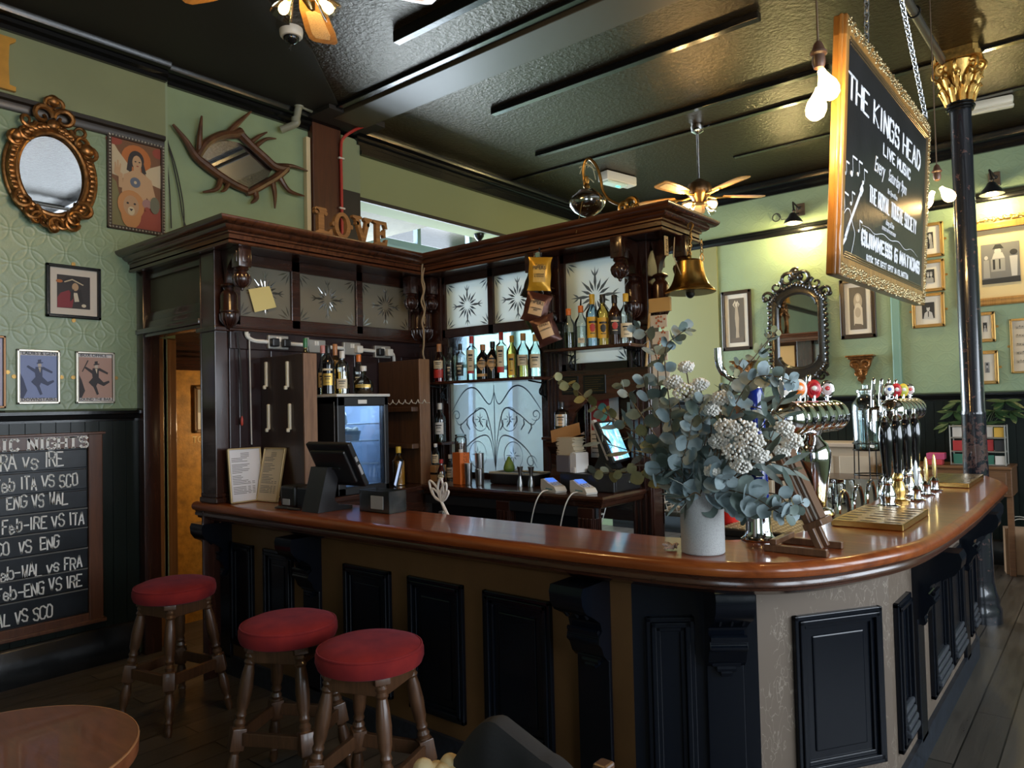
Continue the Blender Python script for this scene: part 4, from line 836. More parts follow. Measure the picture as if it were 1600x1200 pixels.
def fan(loc, a0, label, hub_tilt=0):
    f = thing('ceiling_fan', label, 'ceiling fan', loc, 0, 'ceiling fans with wooden blades')
    x, y, z = loc
    MB().lathe([(.055, 4.22-.0), (.065, 4.19), (.055, 4.15), (.02, 4.13)], Matrix.Translation((x, y, 0)), 20).build('ceiling_rose', M_chrome, f)
    MB().cyl((x, y, z+.12), (x, y, 4.16), .012).build('down_rod', M_chrome, f)
    MB().lathe([(.02, .16), (.05, .14), (.10, .11), (.115, .07), (.115, .03), (.095, 0), (.07, -.03), (.06, -.06), (.045, -.075), (.001, -.08)], Matrix.Translation(loc), 28).build('motor_housing', plain('bronze housing', (.16, .10, .05), .3, .8), f)
    for k in range(5):
        M = Matrix.Translation(loc) @ Matrix.Rotation(a0+2*pi*k/5, 4, 'Z') @ Matrix.Rotation(radians(9), 4, 'X')
        o = [(.22, -.045), (.30, -.062), (.50, -.075), (.585, -.072), (.61, -.055), (.615, 0), (.61, .055), (.585, .072), (.50, .075), (.30, .062), (.22, .045)]
        b = MB().prism(o, -.004, .004, M).build('blade', M_fanwood, f, sm=False)
        MB().prism([(.32, -.036), (.52, -.046), (.565, -.036), (.565, .036), (.52, .046), (.32, .036), (.30, 0)], -.0062, .0062, M).build('cane_panel', M_cane, b, sm=False)
        mb = MB(); mb.tube([M @ V3(p) for p in ((.08, 0, .0), (.15, 0, -.012), (.21, 0, -.008), (.27, 0, -.006))], [.014, .011, .012, .008], 8); mb.prism([(.21, -.03), (.28, -.016), (.30, 0), (.28, .016), (.21, .03)], -.010, -.004, M); mb.build('blade_iron', M_brass, f)
    for k in range(4):
        a = a0+.4+pi/2*k; d = V3((cos(a)*.86, sin(a)*.86, -.50)); p = V3(loc)+V3((cos(a)*.055, sin(a)*.055, -.055))
        mb = MB(); mb.tube([V3(loc)+V3((0, 0, -.06)), p, p+d*.04], .009, 8); mb.lathe([(.018, .0), (.026, .03), (.045, .075), (.052, .10)], Matrix.Translation(p+d*.03) @ d.to_track_quat('Z', 'Y').to_matrix().to_4x4(), 18, cap=False); s = mb.build('lamp_shade', glass('tulip glass', (.95, .85, .65), .3, .1), f)
        bulb_lamp(f, p+d*.05, d, .022, power=8)
    return f
fan((-2.654, 1.838, 3.55), radians(62), 'ceiling fan with lit bulbs near the white dome camera')
fan((-2.89, 6.29, 3.55), radians(39.5+6), 'ceiling fan with lit bulbs hanging beyond the canopy by the far green wall')

# security camera and other ceiling fittings
p = at(455, 45, 2, 4.22); dc = thing('dome_camera', 'white dome security camera on the black ceiling', 'camera', p)
MB().lathe([(.075, 0), (.078, -.02), (.074, -.05), (.066, -.06)], Matrix.Translation(p), 28).build('housing', plain('off white shell', (.66, .63, .56), .35), dc)
MB().sphere(V3(p)+V3((0, 0, -.058)), (.054, .054, .05)).build('dome', plain('smoked dome', (.01, .01, .01), .06), dc)
mb = MB(); mb.tube([V3(p)+V3((-.03, .01, -.10)), V3(p)+V3((-.05, .01, -.115)), V3(p)+V3((-.03, .01, -.135)), V3(p)+V3((-.005, 0, -.115)), V3(p)+V3((0, 0, -.105))], .003, 6); mb.build('lead', M_wire, dc)
p = at(965, 285, 2, 4.13); M = Matrix.Translation(p) @ Matrix.Rotation(radians(78), 4, 'Z'); ex = thing('emergency_light', 'white emergency light box with green glow under the black ceiling', 'emergency light', p)
MB().bbox(-.24, .24, -.075, .075, -.02, .085, .015, M).build('casing', plain('warm white casing', (.70, .68, .60), .35), ex)
MB().bbox(-.22, .10, -.06, .06, -.045, -.02, .015, M).build('diffuser', plain('pale diffuser', (.55, .66, .58), .3, emit=(.5, .75, .6), es=.12), ex)
MB().bbox(-.02, .03, -.015, .015, -.052, -.045, .004, M).build('green_lamp', plain('green led', (.05, .5, .3), .3, emit=(.05, .9, .5), es=3), ex)
mb = MB(); a = at(1517, 170, 2, 4.17); b = at(1563, 160, 2, 4.17); M = Matrix.Translation((-.74, 7.55, 4.17)); M = M @ Matrix.Rotation(radians(8), 4, 'Z')
bl = thing('strip_light', 'white batten light on the ceiling behind the black column', 'strip light', (-.74, 7.55, 4.17)); MB().bbox(-.16, .16, -.07, .07, -.02, .05, .02, M).build('diffuser', plain('ivory diffuser', (.72, .66, .52), .4), bl); MB().bbox(-.165, .165, -.035, .035, -.045, -.018, .012, M).build('base', plain('ivory base', (.62, .57, .45), .4), bl)

# gooseneck globe lamp on top of the canopy
g = thing('gooseneck_lamp', 'old brass gooseneck lamp with glass globe, unlit, on top of the canopy', 'lamp', (-2.27, 3.95, 2.79))
P = lambda x, y: V3(at(x, y, 1, 3.95))
MB().tube(catmull([P(984, 324), P(968, 320), P(952, 312), P(942, 298), P(939, 282), P(934, 264), P(924, 250), P(916, 250), P(912, 262), P(912, 275), P(915, 296)], 5), .010, 8).build('arm', M_dullbrass, g)
mb = MB(); c = P(918, 322); c0 = P(917, 306); mb.lathe([(.001, .17), (.014, .165), (.018, .14), (.012, .12), (.022, .10), (.014, .085), (.030, .06), (.058, .045), (.064, .035), (.060, .030)], Matrix.Translation(c0+V3((0, 0, -.04))), 20); mb.build('gallery', M_dullbrass, g)
MB().lathe([(.058, .10), (.070, .085), (.108, .055), (.118, .03), (.112, 0), (.085, -.035), (.045, -.06), (.012, -.072), (.001, -.075)], Matrix.Translation(c), 28).build('globe', glass('amber globe', (.50, .44, .33), 1.2, .12), g)
MB().lathe([(.057, .095), (.060, .075), (.07, .07), (.055, .065)], Matrix.Translation(c), 24, cap=False).build('collar', plain('cream collar', (.6, .52, .38), .4), g)
mb = MB()
for k, (x, y, s) in enumerate(((985, 326, 1.0), (975, 330, .7), (997, 330, .6))): 
    pts = [P(x, y)+V3((.05*s*(1-.7*i/16)*cos(i*.42+k), -.01*k, .05*s*(1-.7*i/16)*sin(i*.42+k)+.02)) for i in range(17)]; mb.tube(pts, [.017*s*(1-.4*i/16) for i in range(17)], 7)
mb.bbox(-2.36, -2.18, 3.90, 4.0, 2.785, 2.80, .01); mb.build('scroll_base', M_dullbrass, g)
mb = MB(); mb.tube([P(926, 320)+V3((0, -.12, 0)), P(928, 372)+V3((0, -.2, 0))], .003, 5); mb.build('pull_chain', M_dullbrass, g)
mb = MB()
for a in ((905, 262, 930, 266), (906, 272, 920, 258), (910, 282, 928, 285), (918, 262, 931, 281)): mb.tube(catmull([P(a[0], a[1]), P((a[0]+a[2])/2, min(a[1], a[3])-4), P(a[2], a[3])], 4), .0035, 5)
mb.build('loose_wires', plain('pale green wire', (.5, .55, .45), .5), g)

# brass bell under the canopy end
bp = V3((-1.93, 4.03, 2.30)); be = thing('brass_bell', 'brass bell hanging by a chain from the end of the canopy', 'bell', bp)
MB().lathe([(.145, 0), (.150, .004), (.148, .012), (.128, .03), (.112, .05), (.098, .08), (.088, .12), (.082, .16), (.078, .185), (.064, .197), (.02, .203), (.001, .204)], Matrix.Translation(bp), 36).build('bell_body', M_brass, be)
mb = MB(); mb.sphere(bp+V3((0, 0, -.005)), .026); mb.cyl(bp, bp+V3((0, 0, .12)), .006); mb.build('clapper', plain('dark iron', (.02, .018, .016), .4, .5), be)
def chain(mb, a, b, n, lw=.010, ll=.020, r=.0028):
    a, b = V3(a), V3(b); d = (b-a).normalized(); e = d.orthogonal().normalized(); f = d.cross(e); step = (b-a)/n
    for k in range(n):
        c = a+step*(k+.5); s = e if k % 2 else f; L = step.length*.72
        mb.tube([c+d*L*cos(t)+s*lw*sin(t) for t in [2*pi*i/8 for i in range(8)]], r, 5, closed=True)
mb = MB(); chain(mb, bp+V3((0, 0, .20)), bp+V3((.015, 0, .36)), 7, .010, r=.004); mb.tube(catmull([bp+V3((.012, 0, .37)), bp+V3((.03, 0, .40)), bp+V3((.02, 0, .42)), bp+V3((0, 0, .41)), bp+V3((.0, 0, .385))], 4), .006, 6); mb.build('chain', M_dullbrass, be)
mb = MB(); mb.lathe([(.012, .20), (.016, .215), (.008, .23)], Matrix.Translation(bp), 12); mb.build('loop', M_brass, be)
mb = MB(); mb.tube([bp+V3((-.01, -.09, .10)), bp+V3((-.02, -.16, .20)), bp+V3((-.03, -.12, .32))], .003, 5); mb.build('cord', plain('pale cord', (.55, .5, .42), .6), be)
mb = MB(); chain(mb, (-1.94, 4.23, 2.655), (-1.94, 4.23, 2.575), 4, .008, r=.003); mb.torus((0, 0, 0), .022, .004, Matrix.Translation((-1.94, 4.23, 2.545)) @ Matrix.Rotation(pi/2, 4, 'Y'), 14, 6); tag(mb.build('hook_chain', M_dullbrass), 'short loose chain with ring beside the brass bell', 'chain')
nt = MB().bbox(-2.005, -1.999, 3.865, 3.905, 2.515, 2.63, .001); nt.m = 0; o = nt.build('notice_tag', [plain('notice cream', (.66, .58, .42), .6)], sm=False); 
mb = MB(); [mb.box(-1.9985, -1.998, 3.875+.004*(k % 2), 3.895-.005*(k % 3), 2.61-k*.012-.006, 2.61-k*.012) for k in range(7)]; mb.build('print', M_ink, o, sm=False); tag(o, 'small printed cream tag beside the bell hook', 'notice')

# ---------------- hanging chalk sign over the bar ----------------
sg = thing('hanging_sign', 'large chalk sign in gilt frame hung on chains, reading LIVE MUSIC', 'sign', (-.78, 3.8, 2.14))
tn, tf, bn, bf = V3((-.745, 3.0, 3.122)), V3((-.745, 4.66, 3.180)), V3((-.815, 3.0, 2.148)), V3((-.815, 4.60, 2.150))
ux = (bf-bn+tf-tn).normalized(); uzv = ((tn-bn)+(tf-bf)).normalized(); uzv = (uzv-ux*uzv.dot(ux)).normalized(); mid = (tn+tf+bn+bf)/4
MS = frame_M(mid, ux, uzv); SW = (tf-tn).length; SH = ((tn-bn).length+(tf-bf).length)/2
M_sgold = wood('gilt oak frame', (.22, .09, .02), (.48, .24, .06), .3, .4, 'Z', 1.0)
fwd = .085; mb = MB()
for a in ((-SW/2, SW/2, SH/2-fwd, SH/2), (-SW/2, SW/2, -SH/2, -SH/2+fwd), (-SW/2, -SW/2+fwd, -SH/2, SH/2), (SW/2-fwd, SW/2, -SH/2, SH/2)):
    k_ = a[1]-a[0] < .2 and a[0] < 0; a = (a[0], a[0]+.045, a[2], a[3]) if k_ else a
    mb.bbox(a[0], a[1], -.007, .045, a[2], a[3], .006, MS)
    mb.bbox(a[0]-.010*(a[0] < -SW/2+.01), a[1]+.010*(a[1] > SW/2-.01), .006, .022, a[2], a[3], .006, MS)
mb.build('frame', M_sgold, sg, sm=False)
mb = MB(); rr = random.Random(5); w0, h0 = SW/2-.025, SH/2-.025
def chase(n, fx): 
    for i in range(n):
        c = fx(i/n); mb.sphere(V3((c[0]+(rr.random()-.5)*.02, -.007, c[1]+(rr.random()-.5)*.02)), (.004+rr.random()*.005, .004, .004+rr.random()*.005), MS, 6, 5)
for oo in (-.016, 0, .016):
    chase(110, lambda t: (-w0+2*w0*t, h0+oo)); chase(110, lambda t: (-w0+2*w0*t, -h0+oo)); chase(64, lambda t: (w0+oo, -h0+2*h0*t))
mb.build('chased_border', plain('chased silver gilt', (.30, .23, .12), .32, 1.0, var=.4, vs=60), sg)
mb = MB(); iw, ih = SW/2-fwd, SH/2-fwd
for k in range(3):
    dd = .010*k
    for a in ((-iw-.04+dd, iw+.012-dd, ih+.004-dd, ih+.012-dd), (-iw-.04+dd, iw+.012-dd, -ih-.012+dd, -ih-.004+dd), (iw+.004-dd, iw+.012-dd, -ih, ih)): mb.bbox(a[0], a[1], -.009+.001*k, 0, a[2], a[3], .002, MS)
mb.build('inner_bead', plain('bronze bead', (.22, .15, .08), .3, .8), sg, sm=False)
MB().box(-iw-.045, iw+.01, -.004, .02, -ih-.01, ih+.01, MS).build('board', plain('blackboard', (.016, .015, .016), .30, var=.3, vs=4, bump=.12, bs=30), sg, sm=False)
M_let = plain('white paint lettering', (.80, .79, .80), .6); ML = MS @ Matrix.Translation((0, -.004, 0))
mb = MB()
def sline(t_, xc, z, h, wd, **k): stroke_text(mb, t_, ML @ Matrix.Translation((xc, 0, z)), h, wd, align='CENTER', **k)
def spx(px, py):       # board coordinates of a photo point, by meeting the sign's own plane
    d = _F+_R*((px-800)/FPX)-_U*((py-600)/FPX); n = MS.to_3x3() @ V3((0, 1, 0)); tt = (mid-CAM).dot(n)/d.dot(n); q = MS.inverted() @ (CAM+d*tt); return q.x, q.z
def sfit(t_, tl, tr, bl_, wd, serif=0, stem=1.0, jitter=0, gap=1.5):
    """lettering that fills the width and height it has on the sign"""
    a, b, c = spx(*tl), spx(*tr), spx(*bl_); h = a[1]-c[1]; zb = (c[1]); W_ = b[0]-a[0]
    w1 = stroke_text(MB(), t_, ML, h, wd, 1.0, gap); sx = W_/w1
    stroke_text(mb, t_, ML @ Matrix.Translation((a[0], 0, zb)), h, wd, sx, gap, jitter, serif, stem)
sfit('THE KINGS HEAD', (1325, 113), (1436, 232), (1325, 152), .0052, serif=.013, stem=2.6)
sfit('LIVE MUSIC', (1379, 225), (1420, 263), (1379, 242), .0046, serif=.009, stem=2.0)
sfit('THE ROYAL TOUSTE SOCIETY', (1357, 290), (1430, 343), (1357, 315), .0042, serif=0, stem=2.2)
sfit('GUINNESS 6 NATIONS', (1345, 360), (1434, 410), (1344, 380), .0060, serif=.011, stem=2.3)
sfit('BOOK THE BEST SPOT IN ISLINGTON', (1352, 398), (1417, 425), (1352, 408), .0035, jitter=.25)
def script(t_, px, py, size, sx=.8):
    a = spx(px, py); text_mesh(mb, t_, ML @ Matrix.Translation((a[0], -.001, a[1])) @ Matrix.Rotation(pi/2, 4, 'X') @ Matrix(((1, .28, 0, 0), (0, 1, 0, 0), (0, 0, 1, 0), (0, 0, 0, 1))), size, sx)
script('Every', 1364, 266, .100); script('Saturday 9pm', 1386, 282, .085); script('Bar Open till late', 1385, 302, .035); script('doing all late', 1382, 351, .040); script('THE BEST PINT IN THE NORTH', 1376, 358, .024)
ribbon(mb, ML, [spx(*p) for p in catmull([(1345, 352, 0), (1356, 357, 0), (1365, 366, 0), (1378, 366, 0), (1390, 376, 0), (1402, 378, 0), (1412, 390, 0), (1422, 390, 0), (1432, 402, 0)], 4) for p in (p[:2],)], .0025, -.001)
# guitar and notes drawn in chalk
gp_ = [spx(*p[:2]) for p in catmull([(1320, 327, 0), (1314, 340, 0), (1311, 353, 0), (1309, 372, 0), (1310, 392, 0), (1316, 405, 0), (1325, 402, 0), (1330, 385, 0), (1333, 365, 0), (1330, 352, 0), (1328, 340, 0), (1325, 328, 0)], 4, True)]
gp_.append(gp_[0]); 
def line(pts, wd): 
    P_ = [V3((p[0], -.002, p[1])) for p in pts]
    for i in range(len(P_)-1):
        d = (P_[i+1]-P_[i]).normalized(); q = V3((-d.z, 0, d.x))*wd; mb.add([P_[i]+q, P_[i]-q, P_[i+1]-q, P_[i+1]+q], [(0, 1, 2, 3)], ML)
line(gp_, .0022)
for o_ in (-1.2, 0, 1.2): line([spx(1321+o_, 360), spx(1343+o_, 300)], .0035)
line([spx(1313, 383), spx(1320, 370)], .009); line([spx(1342, 302), spx(1346, 292)], .018); line([spx(1318, 372), spx(1324, 352)], .012)
for (x, y, s) in ((1330, 244, 1.2), (1320, 252, .8), (1340, 252, .9), (1348, 265, .9), (1317, 300, 1.1), (1329, 300, .8), (1341, 345, .7)):
    line([spx(x, y), spx(x+.5, y+22*s)], .0022); a = spx(x-2, y+23*s); mb.prism(ell(a[0], a[1], .014*s, .010*s, 10), -.001, .001, ML @ Matrix(((1, 0, 0, 0), (0, 0, 1, -.002), (0, 1, 0, 0), (0, 0, 0, 1)))); line([spx(x, y), spx(x+6*s, y+5*s)], .004)
mb.build('chalk_lettering', M_let, sg, sm=False, recalc=False)
mb = MB(); ch_top = V3((-.72, 3.55, 4.2))
ctop = at(1323, -5, 0, -.745); chain(mb, tn+ux*.28, V3((-.745, 3.45, 4.2)), 44, .011, r=.0036); chain(mb, tf-ux*.12, V3((-.745, 3.35, 4.2)), 68, .011, r=.0036); mb.build('chains', M_steel, sg)

# bare bulb pendants
def pendant(name, cord_top, holder, bulbs, label, power):
    h = V3(holder); t = thing(name, label, 'pendant light', h, 0, 'bare bulb pendants')
    mb = MB(); mb.tube([V3(cord_top), h+V3((0, 0, .05))], .004, 6); mb.build('cord', plain('brown flex', (.10, .06, .03), .6), t)
    MB().lathe([(.008, .07), (.016, .06), (.022, .04), (.030, .03), (.030, .022), (.022, .016), (.024, -.01), (.018, -.03), (.010, -.035)], Matrix.Translation(h), 18).build('lamp_cap', plain('brown lampholder', (.10, .05, .03), .35), t)
    for b, d in bulbs: bulb_lamp(t, V3(b), d, .036, power=power, holder=False)
pendant('pendant_light', (-.80, 2.8, 4.22), (-.80, 2.8, 2.905), [((-.793, 2.8, 2.865), (.28, .1, -.9)), ((-.802, 2.8, 2.80), (-.14, -.1, -.95))], 'pendant of two glowing bare bulbs hanging by the near edge of the chalk sign', 6)
pendant('pendant_light', (-.83, 5.35, 4.22), (-.83, 5.35, 3.07), [((-.81, 5.35, 2.985), (.55, -.2, -.8)), ((-.855, 5.35, 2.97), (-.5, -.2, -.85))], 'pendant of glowing bare bulbs behind the far edge of the chalk sign', 9)

# ---------------- iron column ----------------
cl = thing('iron_column', 'round black iron column with a gilt leafy capital behind the bar end', 'column', (-.815, 6.35, 0))
MC = Matrix.Translation((-.815, 6.35, 0))
t = NT('worn black column paint'); v = t.coord(); nz = t.noise(v, 22, 6, .7); sp = t.add('ShaderNodeSeparateXYZ'); t.link(v, sp.inputs[0])
zz = t.math('MULTIPLY', t.math('SUBTRACT', 1.0, t.math('MULTIPLY', t.math('ABSOLUTE', t.math('SUBTRACT', sp.outputs[2], 1.25)), 3.2)), 1.0); ff = t.math('ADD', nz, t.math('MULTIPLY', t.math('MAXIMUM', zz, 0.0), .17))
t.link(t.ramp(ff, [(.60, (.010, .012, .017)), (.64, (.10, .055, .05)), (.70, (.06, .04, .035))]), t.b.inputs['Base Color']); t.b.inputs['Roughness'].default_value = .2; t.b.inputs['Coat Weight'].default_value = .6; t.bump(nz, .1, .003); M_colm = t.m
MB().lathe([(.13, 0), (.13, .10), (.115, .13), (.12, .16), (.10, .22), (.088, .30), (.078, 1.5), (.080, 1.51), (.080, 1.53), (.076, 1.54), (.070, 3.74), (.074, 3.78), (.066, 3.80)], MC, 32).build('shaft', M_colm, cl)
mb = MB()
for zz, r in ((3.79, .078), (3.81, .088), (3.835, .078)): mb.torus((0, 0, zz), r, .012, MC, 24, 8)
mb.build('neck_rings', M_black, cl)
mb = MB(); mb.lathe([(.075, 3.84), (.080, 3.92), (.095, 4.02), (.13, 4.10), (.14, 4.13)], MC, 20)
for ring, (zb, r0, hh, n) in enumerate(((3.84, .082, .11, 10), (3.91, .092, .12, 10))):
    for k in range(n):
        a = 2*pi*(k+.5*ring)/n; R_ = MC @ Matrix.Rotation(a, 4, 'Z')
        mb.tube([R_ @ V3(q) for q in ((r0, 0, zb), (r0+.012, 0, zb+hh*.5), (r0+.03, 0, zb+hh*.85), (r0+.055, 0, zb+hh), (r0+.06, 0, zb+hh*.85))], [.018, .024, .022, .014, .008], 7)
        for s in (-1, 1): mb.tube([R_ @ V3((r0+.005, 0, zb+.02)), R_ @ V3((r0+.02, s*.018, zb+hh*.55)), R_ @ V3((r0+.04, s*.026, zb+hh*.8))], [.008, .012, .005], 6)
for k in range(8):
    a = 2*pi*k/8; R_ = MC @ Matrix.Rotation(a, 4, 'Z'); r1 = .15 if k % 2 else .135
    mb.tube([R_ @ V3((r1+.045*(1-.75*i/16)*sin(i*.45), 0, 4.085+.045*(1-.75*i/16)*cos(i*.45))) for i in range(17)], [.014*(1-.5*i/16) for i in range(17)], 6)
    mb.sphere(R_ @ V3((.115, 0, 4.05)), .03, None, 8, 6)
mb.build('capital', M_gold, cl)
mb = MB(); ab = [(.20*cos(2*pi*(k+.5)/4+j)*(1), .20*sin(2*pi*(k+.5)/4+j)) for k in range(4) for j in (-.12, .12)]; mb.prism(ab, 4.135, 4.165, MC); mb.prism([(x*.9, y*.9) for x, y in ab], 4.165, 4.218, MC); mb.build('abacus', M_gold, cl, sm=False)
mb = MB(); mb.tube([(-.95, 2.0, 4.15), (-.93, 4.5, 4.15), (-.90, 6.22, 4.15)], .028, 12); pr = tag(mb.build('ceiling_pipe', plain('dark steel pipe', (.10, .09, .075), .35, .6)), 'dark steel pipe under the ceiling running to the gilt column capital', 'pipe')
mb = MB(); mb.torus((0, 0, 0), .036, .006, Matrix.Translation((-.915, 5.3, 4.15)) @ Matrix.Rotation(pi/2, 4, 'X'), 16, 6); mb.cyl((-.915, 5.3, 4.185), (-.915, 5.3, 4.22), .006); mb.build('pipe_clip', M_black, pr)

# ---------------- far wall pictures, mirror and lamps ----------------
def fpic(tl, br, label, fw, fm, sheet, shapes, mount=None, mw=0, **k):
    M, w_, h_ = on_wall(WALLF, tl, br); return picture(label, M, w_, h_, fw, fm, sheet, shapes, [m for _, m in shapes], mount, mw, **k)
g1, g2, g3, g4 = K('photo black', (.02, .02, .02)), K('photo grey', (.16, .155, .15)), K('photo light', (.45, .43, .40)), K('photo mid', (.28, .27, .25)); sep, sepd, sepl = K('sepia', (.36, .29, .20)), K('sepia dark', (.12, .09, .06)), K('sepia light', (.52, .44, .32))
mnt = plain('warm mount', (.66, .60, .48), .6); M_goldf = plain('gold frame', (.48, .30, .10), .35, .7); M_brf = plain('brown black frame', (.035, .022, .014), .28)
fig1 = [(ell(.5, .86, .09, .06), sepl), ([(.42, .80), (.58, .80), (.66, .55), (.62, .25), (.66, .08), (.40, .08), (.44, .30), (.38, .55)], sep), ([(.42, .78), (.25, .86), (.42, .96), (.46, .92), (.34, .86)], sepl), ([(.58, .78), (.72, .86), (.56, .95), (.54, .91), (.64, .86)], sepl), ([(.05, 0), (.95, 0), (.95, .12), (.05, .10)], sepd)]
fpic((1127, 457), (1177, 546), 'dark framed sepia print of a standing figure left of the black mirror', .045, M_brf, plain('sepia ground', (.10, .08, .055), .6), fig1, mnt, .05)
fig2 = [(ell(.52, .66, .26, .20), sep), (ell(.52, .74, .12, .09), sepl), ([(.25, .1), (.8, .1), (.78, .5), (.6, .62), (.4, .62), (.26, .45)], sepl), (ell(.5, .40, .18, .12), sep), ([(.2, 0), (.85, 0), (.7, .12), (.3, .14)], sepd)]
fpic((1311, 438), (1371, 527), 'dark framed sepia print of a draped figure under the chalk sign', .05, M_brf, plain('sepia ground', (.10, .08, .055), .6), fig2, mnt, .05)
def portrait(hat=False, dark=False): 
    s = [([(.1, 0), (.9, 0), (.8, .35), (.6, .45), (.4, .45), (.2, .35)], g3 if not dark else g2), (ell(.5, .62, .14, .18), g3), (ell(.5, .76, .16, .09), g1), ([(.46, .45), (.54, .45), (.53, .1), (.47, .1)], g1)]
    if hat: s.append(([(.25, .72), (.75, .72), (.66, .92), (.34, .92)], g1))
    return s
two = [(ell(.35, .60, .12, .15), g3), (ell(.66, .60, .12, .15), g3), (ell(.35, .74, .14, .08), g4), (ell(.66, .74, .14, .08), g4), ([(.1, 0), (.9, 0), (.9, .32), (.66, .45), (.5, .35), (.34, .45), (.1, .32)], g4)]
prof = [(ell(.55, .55, .26, .36), g4), ([(.3, 0), (.95, 0), (.85, .4), (.45, .3)], g4), (ell(.40, .74, .2, .18), g3)]
for tl, br, lab, shp in (((1432, 352), (1476, 400), 'gilt framed photograph of a head in profile, top of the stack of three', prof), ((1428, 410), (1478, 454), 'gilt framed photograph of two people in caps, middle of the stack of three', two), ((1424, 461), (1478, 510), 'gilt framed photograph of a person in a tie, lowest of the stack of three', portrait())):
    fpic(tl, br, lab, .035, M_goldf, g1, shp, mnt, .06, group='stack of three gilt photographs', clips='side')
grp = [([(0, .0), (.2, .0), (.2, 1), (0, 1)], g2), ([(.75, .1), (1, .1), (1, 1), (.75, 1)], g2), ([(.25, .3), (.62, .3), (.62, .62), (.25, .62)], g4), ([(.3, .35), (.36, .35), (.36, .6), (.3, .6)], g1), ([(.46, .35), (.5, .35), (.5, .6), (.46, .6)], g1), (ell(.44, .80, .09, .08), g3), ([(.28, .62), (.62, .62), (.56, .76), (.34, .76)], g3), ([(.3, .86), (.6, .86), (.52, .97), (.38, .97)], g1), (ell(.13, .66, .05, .05), g3), ([(.04, .15), (.22, .15), (.20, .6), (.06, .6)], g4), ([(.78, .15), (.92, .15), (.95, .65), (.74, .65)], g3), (ell(.85, .74, .10, .07), g1), ([(0, 0), (1, 0), (1, .14), (0, .12)], g1), ([(.34, .14), (.56, .14), (.5, .3), (.4, .3)], g2)]
t = fpic((1492, 356), (1640, 470), 'large gold framed black and white group photograph behind the column', .075, M_sgold, g2, grp, plain('yellowed mount', (.62, .48, .24), .6), .14, cat='picture', depth=.05)
M, w_, h_ = on_wall(WALLF, (1492, 356), (1640, 470)); mb = MB(); rr = random.Random(9)
for i in range(60): mb.sphere(V3((-w_/2+w_*(i+.5)/60, -.05, h_/2+.01+rr.random()*.02)), (.012+rr.random()*.01, .012, .012+rr.random()*.012), M, 7, 5)
mb.build('carved_crest', M_gold, t)
fpic((1522, 489), (1557, 534), 'gilt framed photograph just below the large group photograph', .035, M_goldf, g1, portrait(), mnt, .07, clips='side')
fpic((1524, 549), (1562, 600), 'gilt framed photograph of a person in a hat above the dark dado rail', .035, M_goldf, g4, portrait(True, True), mnt, .08, clips='side')
music = []
for r_ in range(5):
    zc = .84-.17*r_
    for l_ in range(5): music.append(([(.12, zc+.012*l_), (.95, zc+.012*l_), (.95, zc+.012*l_+.003), (.12, zc+.012*l_+.003)], g1))
    for n_ in range(8): music.append((ell(.18+.1*n_, zc+.02+.012*((n_*7+r_*3) % 4), .018, .010, 8), g1)); 
fpic((1577, 499), (1632, 582), 'framed sheet of printed music at the right edge beside the column', .022, M_goldf, plain('old music paper', (.60, .50, .36), .6), music, clips='side')
# carved black mirror
b = at(1247, 510, 1, 8.55); M = frame_M((-2.768, 8.55, 2.43), (1, 0, 0), (0, 0, 1)); bm_ = thing('carved_mirror', 'large mirror with arched glass in a carved black frame with crest', 'mirror', M.translation)
gw, gt, gb = .215, .425, -.405; glp = [(-gw, -.28), (-gw*.92, -.28)]+[(gw*.92*cos(a), -.28+.125*sin(a)) for a in [pi+pi*k/12 for k in range(13)]]+[(gw, -.28), (gw, .29), (gw*.90, .29)]+[(gw*.90*cos(a), .29+.135*sin(a)) for a in [pi*k/12 for k in range(13)]]+[(-gw, .29)]
MB().prism(glp, .012, .018, M @ Matrix(((1, 0, 0, 0), (0, 0, -1, 0), (0, 1, 0, 0), (0, 0, 0, 1)))).build('mirror_glass', M_mirror, bm_, sm=False)
M_bc = plain('carved black wood', (.016, .013, .010), .26, var=.4, vs=30, bump=.6, bs=34, coat=.4)
out = [(-.33, -.40), (-.20, -.55), (0, -.60), (.20, -.55), (.33, -.40), (.34, 0), (.33, .36), (.22, .50), (0, .58), (-.22, .50), (-.33, .36), (-.34, 0)]
mb = MB(); n = len(glp); op_ = [V3((0, 0, 0))]*n
def outr(x, z):
    k = max(abs(x)/.345, 1e-6); best = 1e9
    for i in range(len(out)):
        (x1, z1_), (x2, z2_) = out[i], out[(i+1) % len(out)]; den = x*(z2_-z1_)-z*(x2-x1)
        if abs(den) > 1e-9:
            s_ = (x1*(z2_-z1_)-z1_*(x2-x1))/den; u_ = (x1*z-z1_*x)/den
            if s_ > 0 and -.001 <= u_ <= 1.001: best = min(best, s_)
    return (x*best, z*best)
ring = [p for p in glp if True]; vs = []; fs = []
for (x, z) in ring:
    ox, oz = outr(x, z); mx_, mz_ = (x+ox)/2, (z+oz)/2
    vs += [(x, -.015, z), (x+(ox-x)*.15, -.05, z+(oz-z)*.15), (mx_, -.04, mz_), (x+(ox-x)*.85, -.055, z+(oz-z)*.85), (ox, -.01, oz), (ox, 0, oz)]
for i in range(len(ring)):
    j = (i+1) % len(ring)
    for k in range(5): fs.append((6*i+k, 6*j+k, 6*j+k+1, 6*i+k+1))
mb.add(vs, fs, M); mb.build('frame', M_bc, bm_)
mb = MB(); rr = random.Random(4)
